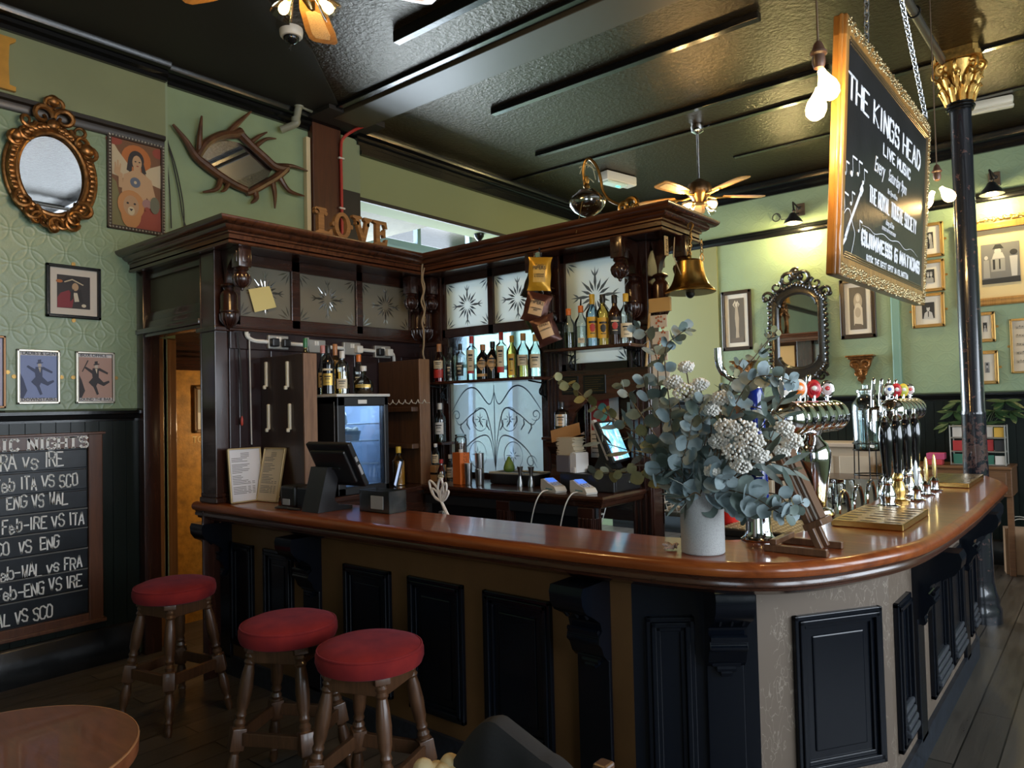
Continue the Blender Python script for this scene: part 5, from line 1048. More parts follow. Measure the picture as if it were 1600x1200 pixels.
for i in range(70):
    t_ = i/70; s_ = t_*len(out); i0 = int(s_); fr_ = s_-i0; x = out[i0][0]+(out[(i0+1) % len(out)][0]-out[i0][0])*fr_; z = out[i0][1]+(out[(i0+1) % len(out)][1]-out[i0][1])*fr_
    mb.sphere(M @ V3((x*.94, -.05, z*.95)), (.022+rr.random()*.012, .02, .020+rr.random()*.014), None, 7, 6)
for x, z, s, f, r in ((-.09, .60, 1.6, 1, 0), (.09, .60, 1.6, -1, pi), (-.22, .53, 1.3, -1, 1), (.22, .53, 1.3, 1, 2), (-.33, .42, 1.2, 1, 0), (.33, .42, 1.2, -1, pi), (-.06, -.62, 1.3, -1, 0), (.08, -.60, 1.3, 1, pi), (.25, -.52, 1.2, 1, 0), (-.25, -.50, 1.1, -1, 0), (0, .66, 1.2, 1, 1)): leafscroll(mb, M, x, z, s, f, r)
for x, z, s in ((0, .67, .05), (-.05, .62, .04), (.05, .62, .04), (0, -.62, .04), (-.36, .40, .035), (.36, .40, .035)): mb.sphere(M @ V3((x, -.05, z)), (s, s*.8, s), None, 10, 8)
mb.build('carving', M_bc, bm_)
# carved wall bracket shelf
def corbel_shelf(x, z, label, s=1.0):
    M = Matrix.Translation((x, 8.55, z)); t = thing('wall_bracket', label, 'bracket', (x, 8.55, z))
    mb = MB(); mb.bbox(-.145*s, .145*s, -.12*s, 0, -.02*s, 0, .008, M); mb.bbox(-.125*s, .125*s, -.10*s, 0, -.04*s, -.02*s, .008, M); mb.build('shelf', M_carve, t, sm=False)
    mb = MB(); mb.prism([(-.115*s, -.04*s), (.115*s, -.04*s), (.08*s, -.13*s), (.03*s, -.24*s), (0, -.31*s), (-.03*s, -.24*s), (-.08*s, -.13*s)], .0, .05*s, M @ Matrix(((1, 0, 0, 0), (0, 0, -1, 0), (0, 1, 0, 0), (0, 0, 0, 1))))
    for a in ((-.06, -.10, 1, 1, 0), (.06, -.10, 1, -1, pi), (-.03, -.19, .8, -1, 1), (.03, -.19, .8, 1, 2), (0, -.26, .7, 1, 0)): leafscroll(mb, M, a[0]*s, a[1]*s, a[2]*s, a[3], a[4])
    mb.build('carved_scroll', M_carve, t)
corbel_shelf(-2.11, 2.115, 'carved gilt wall bracket right of the black mirror'); corbel_shelf(-3.42, 2.135, 'carved gilt wall bracket left of the black mirror, half behind the leaves')
# swing arm spot lamps
def spot(x, z, label, power):
    t = thing('wall_lamp', label, 'wall lamp', (x, 8.5, z), 0, 'black wall lamps over the pictures'); M = Matrix.Translation((x, 8.55, z))
    mb = MB(); mb.bbox(-.05, .05, -.02, 0, .10, .24, .008, M); mb.build('wall_plate', plain('rusty plate', (.10, .06, .03), .5), t, sm=False)
    mb = MB(); mb.tube([M @ V3(p) for p in ((0, -.02, .2), (.02, -.12, .16), (-.02, -.2, .22), (0, -.24, .12))], .010, 8); mb.tube([M @ V3(p) for p in ((-.02, -.02, .13), (-.03, -.14, .10), (0, -.24, .10))], .008, 8); mb.sphere(M @ V3((.02, -.12, .16)), .018); mb.sphere(M @ V3((0, -.24, .11)), .020); mb.build('swing_arm', plain('dark lamp metal', (.03, .025, .02), .4, .5), t)
    MB().lathe([(.02, .09), (.035, .08), (.05, .05), (.085, .01), (.105, -.03), (.10, -.03), (.08, .005), (.045, .04), (.02, .06)], Matrix.Translation((x, 8.28, z-.005)), 24, cap=False).build('lamp_shade', M_blackplastic, t)
    MB().sphere((x, 8.28, z-.012), .035).build('bulb', M_bulb, t); lamp('wall_lamp_light', (x, 8.28, z-.075), power, (1.0, .78, .34), .05)
spot(-2.70, 3.655, 'black swing-arm wall lamp shining down on the wall above the carved mirror', 40); spot(-.835, 3.60, 'black swing-arm wall lamp above the large gold framed photograph', 32)
mb = MB(); mb.torus((0, 0, 0), .045, .006, Matrix.Translation((-2.97, 8.52, 3.78)) @ Matrix.Rotation(pi/2, 4, 'X'), 20, 6); mb.tube([(-2.97, 8.52, 3.83), (-2.90, 8.50, 3.74), (-2.74, 8.50, 3.72)], .005, 6); tag(mb.build('wall_hook', plain('dark hook iron', (.03, .03, .025), .5)), 'dark iron ring hook on the rail left of the black wall lamp', 'hook')
f_ = at(748, 345, 0, -5.46); tag(MB().lathe([(.06, .03), (.055, 0), (.035, -.03), (.012, -.05), (.008, -.08), (.016, -.095), (.008, -.11), (.002, -.13)], Matrix.Translation((-5.46, f_.y, 3.57)), 18).build('ceiling_finial', M_black), 'dark turned finial under the olive header in front of the bright window', 'finial')

# ---------------- alcove with the drinks fridge ----------------
lc = thing('side_counter', 'dark wooden side counter under the drinks fridge', 'counter', (-3.95, 3.2, 0))
MB().bbox(-4.20, -3.70, 2.70, 3.98, 1.085, 1.12, .008).build('worktop', M_mahogY, lc, sm=False); MB().bbox(-4.19, -3.74, 2.72, 3.97, .02, 1.085, .004).build('cupboard', M_mahogY, lc, sm=False)
def side_board(y0, y1, label, x1):
    t = thing('upright_board', label, 'board', (-4.0, (y0+y1)/2, 1.12))
    zb = 1.12 if y0 > 2.7 else 1.125
    MB().bbox(-4.222, x1-.004, y0, y1, zb, 2.0, .004).build('face', M_pegwood if y0 > 3 else wood('dark pegboard', (.018, .008, .005), (.045, .019, .010), .4, .2, 'Z', 1.2), t, sm=False)
    MB().bbox(x1-.008, x1+.004, y0-.002, y1+.002, zb, 2.002, .002).build('edge', wood('worn tan edge', (.13, .060, .028), (.26, .135, .065), .45, .1, 'Z', 2.0), t, sm=False)
    return t
s1 = side_board(2.59, 2.68, 'dark upright board with four white pegs beside the drinks fridge', -3.756)
for x, z in ((-4.15, 1.895), (-3.917, 1.885), (-4.13, 1.625), (-3.898, 1.625)):
    mb = MB(); mb.bbox(x-.011, x+.011, 2.575, 2.592, z-.085, z+.075, .006); mb.bbox(x-.008, x+.010, 2.560, 2.58, z-.10, z-.075, .006); mb.build('peg', plain('ivory peg', (.70, .64, .50), .4), s1, sm=False)
s2 = side_board(3.563, 3.66, 'brown upright board with shelf rails right of the drinks fridge', -3.785)
for z in (1.63, 1.37): MB().bbox(-4.20, -3.80, 3.50, 3.564, z, z+.035, .004).build('rail', M_pegwood, s2, sm=False)
mb = MB(); mb.tube([(-4.08+.020*k/1.2+.012*cos(k*1.6), 3.50+.0*k, 1.70+.016*sin(k*1.6)) for k in range(28)], .0035, 5); mb.build('coil_hooks', plain('white coil', (.65, .62, .55), .4), s2)
fr = thing('drinks_fridge', 'small black glass-door fridge glowing blue on the side counter', 'fridge', (-3.93, 2.995, 1.12))
fx, fy0, fy1, fz0, fz1 = -3.70, 2.79, 3.20, 1.12, 1.735
mb = MB(); mb.box(-4.15, fx-.04, fy0, fy0+.03, fz0, fz1); mb.box(-4.15, fx-.04, fy1-.03, fy1, fz0, fz1); mb.box(-4.15, fx-.04, fy0, fy1, fz0, fz0+.05); mb.box(-4.15, fx-.04, fy0, fy1, fz1-.04, fz1); mb.box(-4.18, -4.15, fy0, fy1, fz0, fz1); mb.build('cabinet', M_blackplastic, fr, sm=False)
mb = MB(); mb.box(-4.15, -4.145, fy0+.03, fy1-.03, fz0+.05, fz1-.04); mb.box(-4.14, fx-.05, fy0+.03, fy0+.034, fz0+.05, fz1-.04); mb.box(-4.14, fx-.05, fy1-.034, fy1-.03, fz0+.05, fz1-.04); mb.box(-4.14, fx-.05, fy0+.03, fy1-.03, fz0+.05, fz0+.054); mb.build('liner', plain('white fridge liner', (.62, .70, .80), .35), fr, sm=False)
MB().bbox(-4.16, fx+.01, fy0-.01, fy1+.01, fz1, fz1+.018, .004).build('top', plain('pale fridge top', (.62, .60, .55), .4), fr, sm=False)
mb = MB(); d0, d1 = fx-.036, fx
for a in ((fy0, fy0+.06, fz0, fz1), (fy1-.035, fy1, fz0, fz1), (fy0, fy1, fz0, fz0+.05), (fy0, fy1, fz1-.06, fz1)): mb.bbox(d0, d1, a[0], a[1], a[2], a[3], .006)
dr = mb.build('door', M_blackplastic, fr, sm=False)
MB().box(fx-.022, fx-.018, fy0+.055, fy1-.03, fz0+.045, fz1-.055).build('door_glass', glass('fridge glass', (.80, .90, 1.0), .25), dr, sm=False)
mb = MB(); mb.bbox(fx-.002, fx+.004, fy0+.16, fy0+.23, fz1-.045, fz1-.02, .002); mb.build('badge', M_white, dr, sm=False)
mb = MB(); mb.box(fx-.033, fx-.028, fy0-.002, fy0-.0005, fz0+.02, fz1-.03); mb.build('seal_strip', plain('silver strip', (.6, .6, .6), .3, .6), dr, sm=False)
for z in (1.30, 1.45, 1.56):
    mb = MB(); 
    for k in range(14): mb.tube([(-4.14, fy0+.045+k*.025, z), (fx-.06, fy0+.045+k*.025, z)], .002, 5)
    mb.tube([(fx-.06, fy0+.035, z), (fx-.06, fy1-.035, z)], .004, 6); mb.build('wire_shelf', plain('white wire', (.75, .78, .8), .4), fr)
MB().bbox(-4.10, -4.0, 2.96, 3.03, 1.68, 1.692, .003).build('lamp_tube', plain('fridge lamp', (.9, .95, 1), .4, emit=(.65, .82, 1.0), es=9), fr)
lamp('fridge_interior_light', (-3.86, 2.99, 1.66), 1.6, (.55, .72, 1.0), .04)
o = tag(MB().lathe([(.055, 0), (.060, .005), (.056, .05), (.045, .075), (.02, .088), (.001, .09)], Matrix.Translation((-3.84, 2.90, 1.563)), 20).build('lidded_bowl', plain('pale bowl', (.62, .66, .62), .3)), 'pale domed bowl on the top shelf inside the lit fridge', 'bowl')
tb = thing('food_tub', 'clear tub of pale eggs on the middle shelf inside the lit fridge', 'tub', (-3.83, 3.0, 1.452))
MB().lathe([(.045, 0), (.058, .06), (.060, .065), (.055, .06)], Matrix.Translation((-3.83, 3.0, 1.452)), 20).build('tub', plain('grey tub', (.35, .40, .42), .3), tb)
mb = MB(); [mb.sphere((-3.83+.026*cos(k*1.3), 3.0+.026*sin(k*1.3), 1.515+.008*(k % 2)), .020) for k in range(5)]; mb.build('contents', plain('egg shell', (.66, .62, .50), .5), tb)

# ---------------- bottles ----------------
PROF = {
 'round': [(.92, 0), (1, .012), (1, .56), (.96, .61), (.80, .67), (.52, .73), (.36, .78), (.33, .90), (.36, .905), (.36, .93)],
 'tall': [(.92, 0), (1, .012), (1, .60), (.94, .66), (.70, .72), (.42, .77), (.34, .82), (.33, .92), (.37, .925), (.37, .94)],
 'broad': [(.92, 0), (1, .015), (1, .60), (.97, .66), (.86, .70), (.55, .74), (.34, .77), (.31, .88), (.34, .885), (.34, .91)],
 'slim': [(.9, 0), (1, .01), (1, .50), (.80, .60), (.55, .70), (.42, .80), (.40, .92), (.44, .93), (.44, .95)],
 'decanter': [(.75, 0), (.88, .02), (1, .14), (1, .26), (.85, .40), (.55, .50), (.30, .56), (.24, .62), (.23, .82), (.28, .84)],
 'jar': [(.94, 0), (1, .02), (1, .78), (.94, .84), (.86, .87), (.86, .92)],
}
GL = {'clear': glass('bottle clear', (.88, .93, .92), .18), 'green': glass('bottle green', (.45, .62, .40), .2), 'amber': glass('bottle amber', (.72, .42, .10), .2), 'gold': glass('bottle gold', (.80, .66, .28), .2), 'blue': glass('bottle pale blue', (.62, .80, .92), .2), 'juice': plain('orange juice', (.55, .22, .02), .4), 'red': glass('bottle rose', (.72, .16, .12), .2),
      'black': plain('bottle black', (.006, .006, .007), .08, coat=.6), 'brown': plain('bottle brown', (.035, .012, .005), .08, coat=.6), 'white': plain('bottle white', (.66, .66, .62), .25), 'olive': glass('bottle olive', (.35, .36, .12), .2)}
LAB = {'cream': plain('label cream', (.66, .56, .38), .5), 'white': plain('label white', (.70, .68, .64), .5), 'yellow': plain('label yellow', (.72, .42, .04), .45), 'black': plain('label black', (.015, .014, .014), .4), 'red': plain('label red', (.48, .035, .025), .45), 'tan': plain('label tan', (.58, .36, .17), .5), 'orange': plain('label orange', (.72, .22, .02), .45), 'gold': plain('label gold', (.55, .36, .08), .35, .5), 'green': plain('label green', (.06, .25, .10), .45)}
def wrap(mb, r, z0, z1, a0, a1, n=10, shape=None):
    """label wrapped round the glass between two angles; shape(t) trims it (0..1 -> low, high)"""
    vs = []
    for i in range(n+1):
        t_ = i/n; a = a0+(a1-a0)*t_; lo, hi = shape(t_) if shape else (0, 1)
        vs += [(r*cos(a), r*sin(a), z0+(z1-z0)*lo), (r*cos(a), r*sin(a), z0+(z1-z0)*hi)]
    mb.add(vs, [(2*i, 2*i+2, 2*i+3, 2*i+1) for i in range(n)])
def bottle(loc, label, h, r, prof, g, cap, group, capk=1.0, lab=None, band=None, face=-2.2, level=None, liq=None, emblem=None, shape=None, pourer=False, sq=False, name='bottle', cat='bottle', neck=None):
    """lab: (material, z0, z1, half angle)"""
    t = thing(name, label, cat, loc, 0, group); P_ = [(a*r, b*h) for a, b in PROF[prof]]; b = MB()
    n = 20; b.lathe(P_, None, n)
    if sq:
        for i, (x, y, z) in enumerate(b.v):
            rr_ = hypot(x, y); a = atan2(y, x)
            if rr_ > r*.6: k = (abs(cos(a-face))**6+abs(sin(a-face))**6)**(-1/6); k = 1+(min(k, 1.28)-1)*.8; b.v[i] = (x*k*.93, y*k*.93, z)
    body = b.build('glass', GL[g], t, local=True)
    if level:
        Q = [(max(.001, a*.93), c) for a, c in P_ if c < level*h]; Q = [(Q[0][0], Q[0][1]+.004)]+Q[1:]
        MB().lathe(Q+[(Q[-1][0], level*h)], None, 14).build('drink', GL[liq], t, local=True)
    top = P_[-1][1]; rn = P_[-1][0]
    b = MB(); b.lathe([(rn*1.12, top-.10*h*capk), (rn*1.15, top-.02*h), (rn*1.15, top+.05*h), (rn*1.05, top+.062*h)], None, 14)
    b.build('cap', cap, t, local=True)
    if pourer: MB().cyl((0, 0, top+.06*h), (.012, -.012, top+.22*h), .006, .004, 8).build('pourer', M_black, t, local=True)
    for k, (m, z0, z1, ha) in enumerate(([lab] if lab else [])+([band] if band else [])):
        b = MB(); wrap(b, r*(1.03+.004*k) if not sq else r*1.04, z0*h, z1*h, face-ha, face+ha, 10, shape if k == 0 else None)
        if k == 0: b.m = 1; zz = (z0+z1)/2*h; ww = (z1-z0)*h
        if k == 0:
            rq = r*1.055
            for j, (f0, f1, s) in enumerate(((.70, .80, .62), (.56, .61, .45), (.48, .52, .5), (.20, .24, .4))): wrap(b, rq, (z0+(z1-z0)*f0)*h, (z0+(z1-z0)*f1)*h, face-ha*s, face+ha*s, 6)
            if emblem: b.m = 2; wrap(b, rq*1.005, (z0+(z1-z0)*.28)*h, (z0+(z1-z0)*.68)*h, face-ha*.45, face+ha*.45, 8, lambda q: (.5-.5*sqrt(max(0, 1-(2*q-1)**2)), .5+.5*sqrt(max(0, 1-(2*q-1)**2))))
        b.build('label', [LAB[m], LAB['black'] if m not in ('black',) else LAB['cream'], LAB[emblem] if emblem else LAB['red']], t, local=True, recalc=False)
    return t
capm = {k: plain('cap '+k, c, .35) for k, c in dict(black=(.012, .012, .013), red=(.45, .025, .02), white=(.66, .64, .6), green=(.03, .16, .06), orange=(.70, .17, .02), copper=(.42, .18, .07), pink=(.55, .22, .20), yellow=(.68, .42, .04), wood=(.50, .30, .12), grey=(.25, .26, .25), gold=(.55, .36, .1)).items()}
g1_ = 'spirit bottles on top of the drinks fridge'; zf = 1.755; HF = -.75
for (y, x, lb, h, r, pf, gl, cp, lab, kw) in (
    (2.72+.04, -3.98, 'clear bottle with green cap half behind the dark pegged board', .36, .034, 'tall', 'gold', 'green', ('cream', .15, .5, .9), {}),
    (2.80, -4.02, 'clear bottle with grey cap half behind the dark pegged board', .37, .034, 'tall', 'clear', 'grey', ('white', .15, .5, .9), {}),
    (2.83, -3.84, 'black wine shaped bottle with gold label on the fridge', .31, .040, 'tall', 'black', 'black', ('gold', .18, .42, .8), {'band': ('cream', .48, .52, .8)}),
    (2.90, -3.99, 'bottle with pink cap at the back on the fridge', .32, .034, 'slim', 'clear', 'pink', ('cream', .15, .45, .9), {}),
    (2.925, -3.82, 'clear broad bottle of pale spirit with white cap on the fridge', .285, .044, 'broad', 'clear', 'white', ('cream', .12, .34, .8), {'level': .5, 'liq': 'gold'}),
    (2.99, -3.98, 'tall golden bottle with long copper cap on the fridge', .335, .038, 'tall', 'gold', 'copper', ('yellow', .08, .5, .9), {'capk': 1.6}),
    (3.05, -4.05, 'amber bottle with wooden stopper at the back on the fridge', .235, .040, 'round', 'gold', 'wood', ('white', .2, .4, .7), {}),
    (3.095, -3.82, 'squat round decanter of dark spirit with white cap on the fridge', .205, .066, 'decanter', 'clear', 'white', ('gold', .20, .30, .8), {'level': .22, 'liq': 'brown'}),
    (3.17, -3.96, 'bottle with bright orange cap and black label on the fridge', .275, .040, 'round', 'clear', 'orange', ('black', .18, .5, .9), {'capk': 1.2, 'band': ('white', .3, .34, .8)})):
    bottle((x, y, zf), lb, h, r, pf, gl, capm[cp], g1_, lab=lab, face=HF, **kw)

# wall sockets with conduit
for i, (y, z, plugs, lb) in enumerate(((2.707, 2.104, 'bb', 'grey double socket with two black plugs, nearest the corner post'), (3.0, 2.093, '', 'grey double socket without plugs above the fridge bottles'), (3.304, 2.09, '-w', 'grey double socket with one white plug at its far end'), (3.588, 2.079, 'bw', 'grey double socket with black and white plugs above the brown board'))):
    t = thing('wall_socket', lb, 'socket', (-4.23, y, z), 0, 'metal sockets under the smoky panes')
    MB().bbox(-4.232, -4.195, y-.075, y+.075, z-.045, z+.045, .006).build('back_box', plain('grey metal box', (.34, .33, .30), .4, .3), t, sm=False)
    mb = MB(); mb.bbox(-4.197, -4.191, y-.018, y-.002, z+.005, z+.035, .002); mb.bbox(-4.197, -4.191, y+.002, y+.018, z+.005, z+.035, .002); mb.build('switches', M_white, t, sm=False)
    for s, k in zip((-.042, .042), plugs):
        if k == '-': continue
        pm = M_blackplastic if k == 'b' else M_white; q = MB(); q.bbox(-4.197, -4.155, y+s-.026, y+s+.026, z-.032, z+.022, .008); q.build('plug', pm, t, sm=False)
mb = MB(); pts = [(-4.20, 2.48, 2.16), (-4.205, 2.49, 2.13), (-4.21, 2.54, 2.107), (-4.21, 2.64, 2.104), (-4.21, 3.0, 2.096), (-4.21, 3.588, 2.082), (-4.21, 3.665, 2.078), (-4.21, 3.70, 2.06), (-4.21, 3.705, 2.0)]
mb.tube(catmull(pts, 5), .013, 8); tag(mb.build('socket_conduit', M_white), 'white plastic conduit linking the wall sockets', 'conduit')
mb = MB(); mb.tube(catmull([(-4.20, 2.50, 2.15), (-4.205, 2.505, 1.9), (-4.205, 2.51, 1.45)], 5), .0045, 6); tag(mb.build('hanging_lead', plain('white lead', (.5, .48, .45), .4)), 'thin white lead hanging down the dark boarding by the corner post', 'cable')
mb = MB(); mb.tube(catmull([(-4.20, 2.42, 2.15), (-4.195, 2.435, 1.95), (-4.195, 2.44, 1.63)], 5), .004, 6); pc = tag(mb.build('pull_cord', M_wire), 'black pull cord with a small red end on the dark boarding', 'cord'); MB().lathe([(.003, .05), (.008, .03), (.008, 0), (.003, -.01)], Matrix.Translation((-4.195, 2.44, 1.58)), 10).build('cord_end', plain('red cord end', (.45, .05, .03), .4), pc)
mb = MB(); c = []
for k in range(60): c.append(V3((-4.00+.10*min(k/12, 1)**.5+.008*sin(k*.9), 3.82-.02*min(k/10, 1), 2.80-.02*k+.03*sin(k*.4)*0)))
mb.tube([V3((-3.99, 3.66, 2.80)), V3((-3.97, 3.76, 2.80))]+[V3((-3.955+.010*sin(k*.8), 3.775+.006*cos(k*1.1), 2.78-.0235*k)) for k in range(40)], .007, 6)
mb.tube([V3((-3.945+.010*sin(k*.8+2), 3.78, 2.70-.02*k)) for k in range(22)], .005, 6); tag(mb.build('twisted_cable', plain('buff flex', (.34, .25, .15), .6)), 'buff twisted cable hanging from the inner corner of the canopy', 'cable')

# LOVE letters on the canopy
lv = thing('love_letters', 'fretted wooden LOVE letters on a plank on top of the canopy', 'sign', (-4.0, 3.15, 2.79))
M_ply = wood('brown plywood', (.16, .070, .022), (.34, .17, .06), .5, 0, 'Y', 1.5)
M_L = frame_M((-4.0, 2.84, 2.79), (0, 1, 0), (0, 0, 1)); Ax = Matrix(((1, 0, 0, 0), (0, 0, 1, 0), (0, 1, 0, 0), (0, 0, 0, 1)))
mb = MB(); mb.bbox(0, .64, -.035, .035, 0, .02, .004, M_L); mb.build('plank', M_ply, lv, sm=False)
def fret(polys, name):
    mb = MB()
    for p in polys: mb.prism(p, -.016, .016, M_L @ Ax)
    mb.build(name, M_ply, lv, sm=False)
def sq_ring(cx, cz, rx, rz, wd):
    o_ = ell(cx, cz, rx, rz, 20); i_ = ell(cx, cz, rx-wd, rz-wd*.8, 20); return [[o_[k], o_[(k+1) % 20], i_[(k+1) % 20], i_[k]] for k in range(20)]
zb, zt = .02, .20
fret([[(.02, zb), (.15, zb), (.15, zb+.05), (.135, zb+.05), (.12, zb+.03), (.085, zb+.03), (.085, zt-.03), (.11, zt-.015), (.10, zt), (.02, zt), (.01, zt-.015), (.04, zt-.03), (.04, zb+.03), (.015, zb+.015)], ell(.03, zt-.03, .018, .016, 10), ell(.10, zt-.035, .014, .014, 10)], 'letter_l')
fret(sq_ring(.235, .11, .068, .09, .032)+[ell(.16, .11, .012, .016, 8), ell(.31, .11, .012, .016, 8)], 'letter_o')
fret([[(.32, zt), (.40, zt), (.395, zt-.02), (.378, zt-.025), (.41, zb+.06), (.435, zt-.03), (.42, zt-.02), (.42, zt), (.49, zt), (.49, zt-.015), (.47, zt-.025), (.425, zb), (.40, zb), (.345, zt-.025), (.32, zt-.015)], ell(.36, zt-.05, .014, .014, 8), ell(.455, zt-.05, .012, .014, 8)], 'letter_v')
fret([[(.50, zb), (.62, zb), (.63, zb+.055), (.612, zb+.055), (.60, zb+.03), (.56, zb+.03), (.56, .10), (.59, .10), (.595, .085), (.61, .085), (.61, .145), (.595, .145), (.59, .125), (.56, .125), (.56, zt-.025), (.60, zt-.025), (.61, zt-.05), (.628, zt-.05), (.62, zt), (.50, zt), (.50, zt-.015), (.525, zt-.025), (.525, zb+.025), (.50, zb+.015)]], 'letter_e')

# ---------------- shelves on the back screen ----------------
def shelf(x0, x1, z, label):
    t = thing('bottle_shelf', label, 'shelf', ((x0+x1)/2, 3.86, z-.02))
    MB().bbox(x0, x1, 3.77, 3.975, z-.022, z, .006).build('board', M_mahogX, t, sm=False)
    for x in (x0+.10, x1-.06):
        mb = MB(); mb.tube([(x, 3.985, z-.02), (x, 3.985, z-.16)], .007, 8); mb.tube([(x, 3.985-.05*sin(a), z-.085+.05*cos(a)) for a in [pi*k/8 for k in range(9)]], .007, 8); mb.tube([(x, 3.94-.028*(1-.6*k/14)*sin(k*.45), z-.10+.028*(1-.6*k/14)*cos(k*.45)) for k in range(15)], .006, 6); mb.tube([(x, 3.80, z-.025), (x, 3.94, z-.04)], .006, 6); mb.build('iron_bracket', M_black, t)
shelf(-4.03, -2.93, 1.845, 'dark bottle shelf across the large glazed window of the back screen'); shelf(-2.84, -2.20, 2.012, 'small dark bottle shelf under the single star pane')
zs = 1.846; gA = 'gin bottles on the long shelf'; dia = lambda q: (.5-.5*(1-abs(2*q-1)), .5+.5*(1-abs(2*q-1)))
for (x, lb, h, r, pf, gl, cp, lab, kw) in (
    (-3.885, 'rose red bottle with copper cap at the left end of the long shelf', .285, .044, 'round', 'red', 'copper', ('cream', .34, .55, .9), {'band': ('red', .10, .32, .9), 'capk': 1.4}),
    (-3.775, 'slim clear bottle with black cap, second on the long shelf', .25, .036, 'tall', 'clear', 'black', ('black', .1, .5, .5), {}),
    (-3.668, 'clear square bottle with black cap and etched black label, third on the long shelf', .275, .038, 'broad', 'clear', 'black', ('black', .12, .48, .8), {'sq': True}),
    (-3.555, 'clear square gin bottle with red cap and pale label left of two black bottles', .325, .041, 'broad', 'clear', 'red', ('cream', .20, .66, .62), {'sq': True, 'band': ('red', .14, .20, .62)}),
    (-3.448, 'round black bottle with diamond label and copper stopper', .25, .047, 'round', 'black', 'copper', ('tan', .24, .62, .95), {'shape': dia, 'band': ('tan', .08, .16, .9)}),
    (-3.355, 'round black bottle with diamond label and black cap', .265, .045, 'round', 'black', 'black', ('tan', .20, .64, .95), {'shape': dia}),
    (-3.275, 'clear square gin bottle with red cap and red figure label right of two black bottles', .33, .041, 'broad', 'clear', 'red', ('cream', .24, .68, .62), {'sq': True, 'band': ('red', .12, .24, .62)}),
    (-3.180, 'yellow tinted bottle with yellow cap on the long shelf', .29, .038, 'tall', 'gold', 'yellow', ('yellow', .06, .56, .6), {'emblem': 'gold'}),
    (-3.080, 'clear bottle with broad cream label and cork, right part of the long shelf', .30, .046, 'round', 'clear', 'wood', ('cream', .26, .50, .85), {'level': .4, 'liq': 'gold'}),
    (-2.975, 'clear bottle with cream label at the right end of the long shelf', .285, .044, 'round', 'clear', 'gold', ('cream', .20, .52, .85), {})):
    bottle((x, 3.865, zs), lb, h, r, pf, gl, capm[cp], gA, lab=lab, face=radians(-62), **kw)
zs = 2.013; gB = 'rum bottles on the small shelf'
for (x, lb, h, r, pf, gl, cp, lab, kw) in (
    (-2.70, 'clear bottle with orange cap and low spirit at the left of the small shelf', .26, .042, 'round', 'clear', 'orange', None, {'level': .40, 'liq': 'olive'}),
    (-2.605, 'clear bottle with black pourer on the small shelf', .27, .042, 'round', 'clear', 'orange', ('cream', .10, .22, .5), {'pourer': True, 'level': .5, 'liq': 'clear'}),
    (-2.518, 'clear rum bottle with yellow cap, yellow label and red emblem', .33, .042, 'tall', 'blue', 'yellow', ('yellow', .16, .56, .9), {'emblem': 'red', 'capk': 1.3}),
    (-2.440, 'amber rum bottle with black cap and yellow label with black oval', .32, .042, 'tall', 'gold', 'black', ('yellow', .14, .54, .9), {'emblem': 'black'}),
    (-2.355, 'black rum bottle with red emblem label', .31, .043, 'round', 'brown', 'black', ('black', .2, .55, .9), {'emblem': 'red'}),
    (-2.275, 'clear bottle with yellow cap at the right end of the small shelf', .31, .042, 'round', 'clear', 'yellow', ('cream', .12, .40, .9), {})):
    bottle((x, 3.865, zs), lb, h, r, pf, gl, capm[cp], gB, lab=lab, face=radians(-58), **kw)
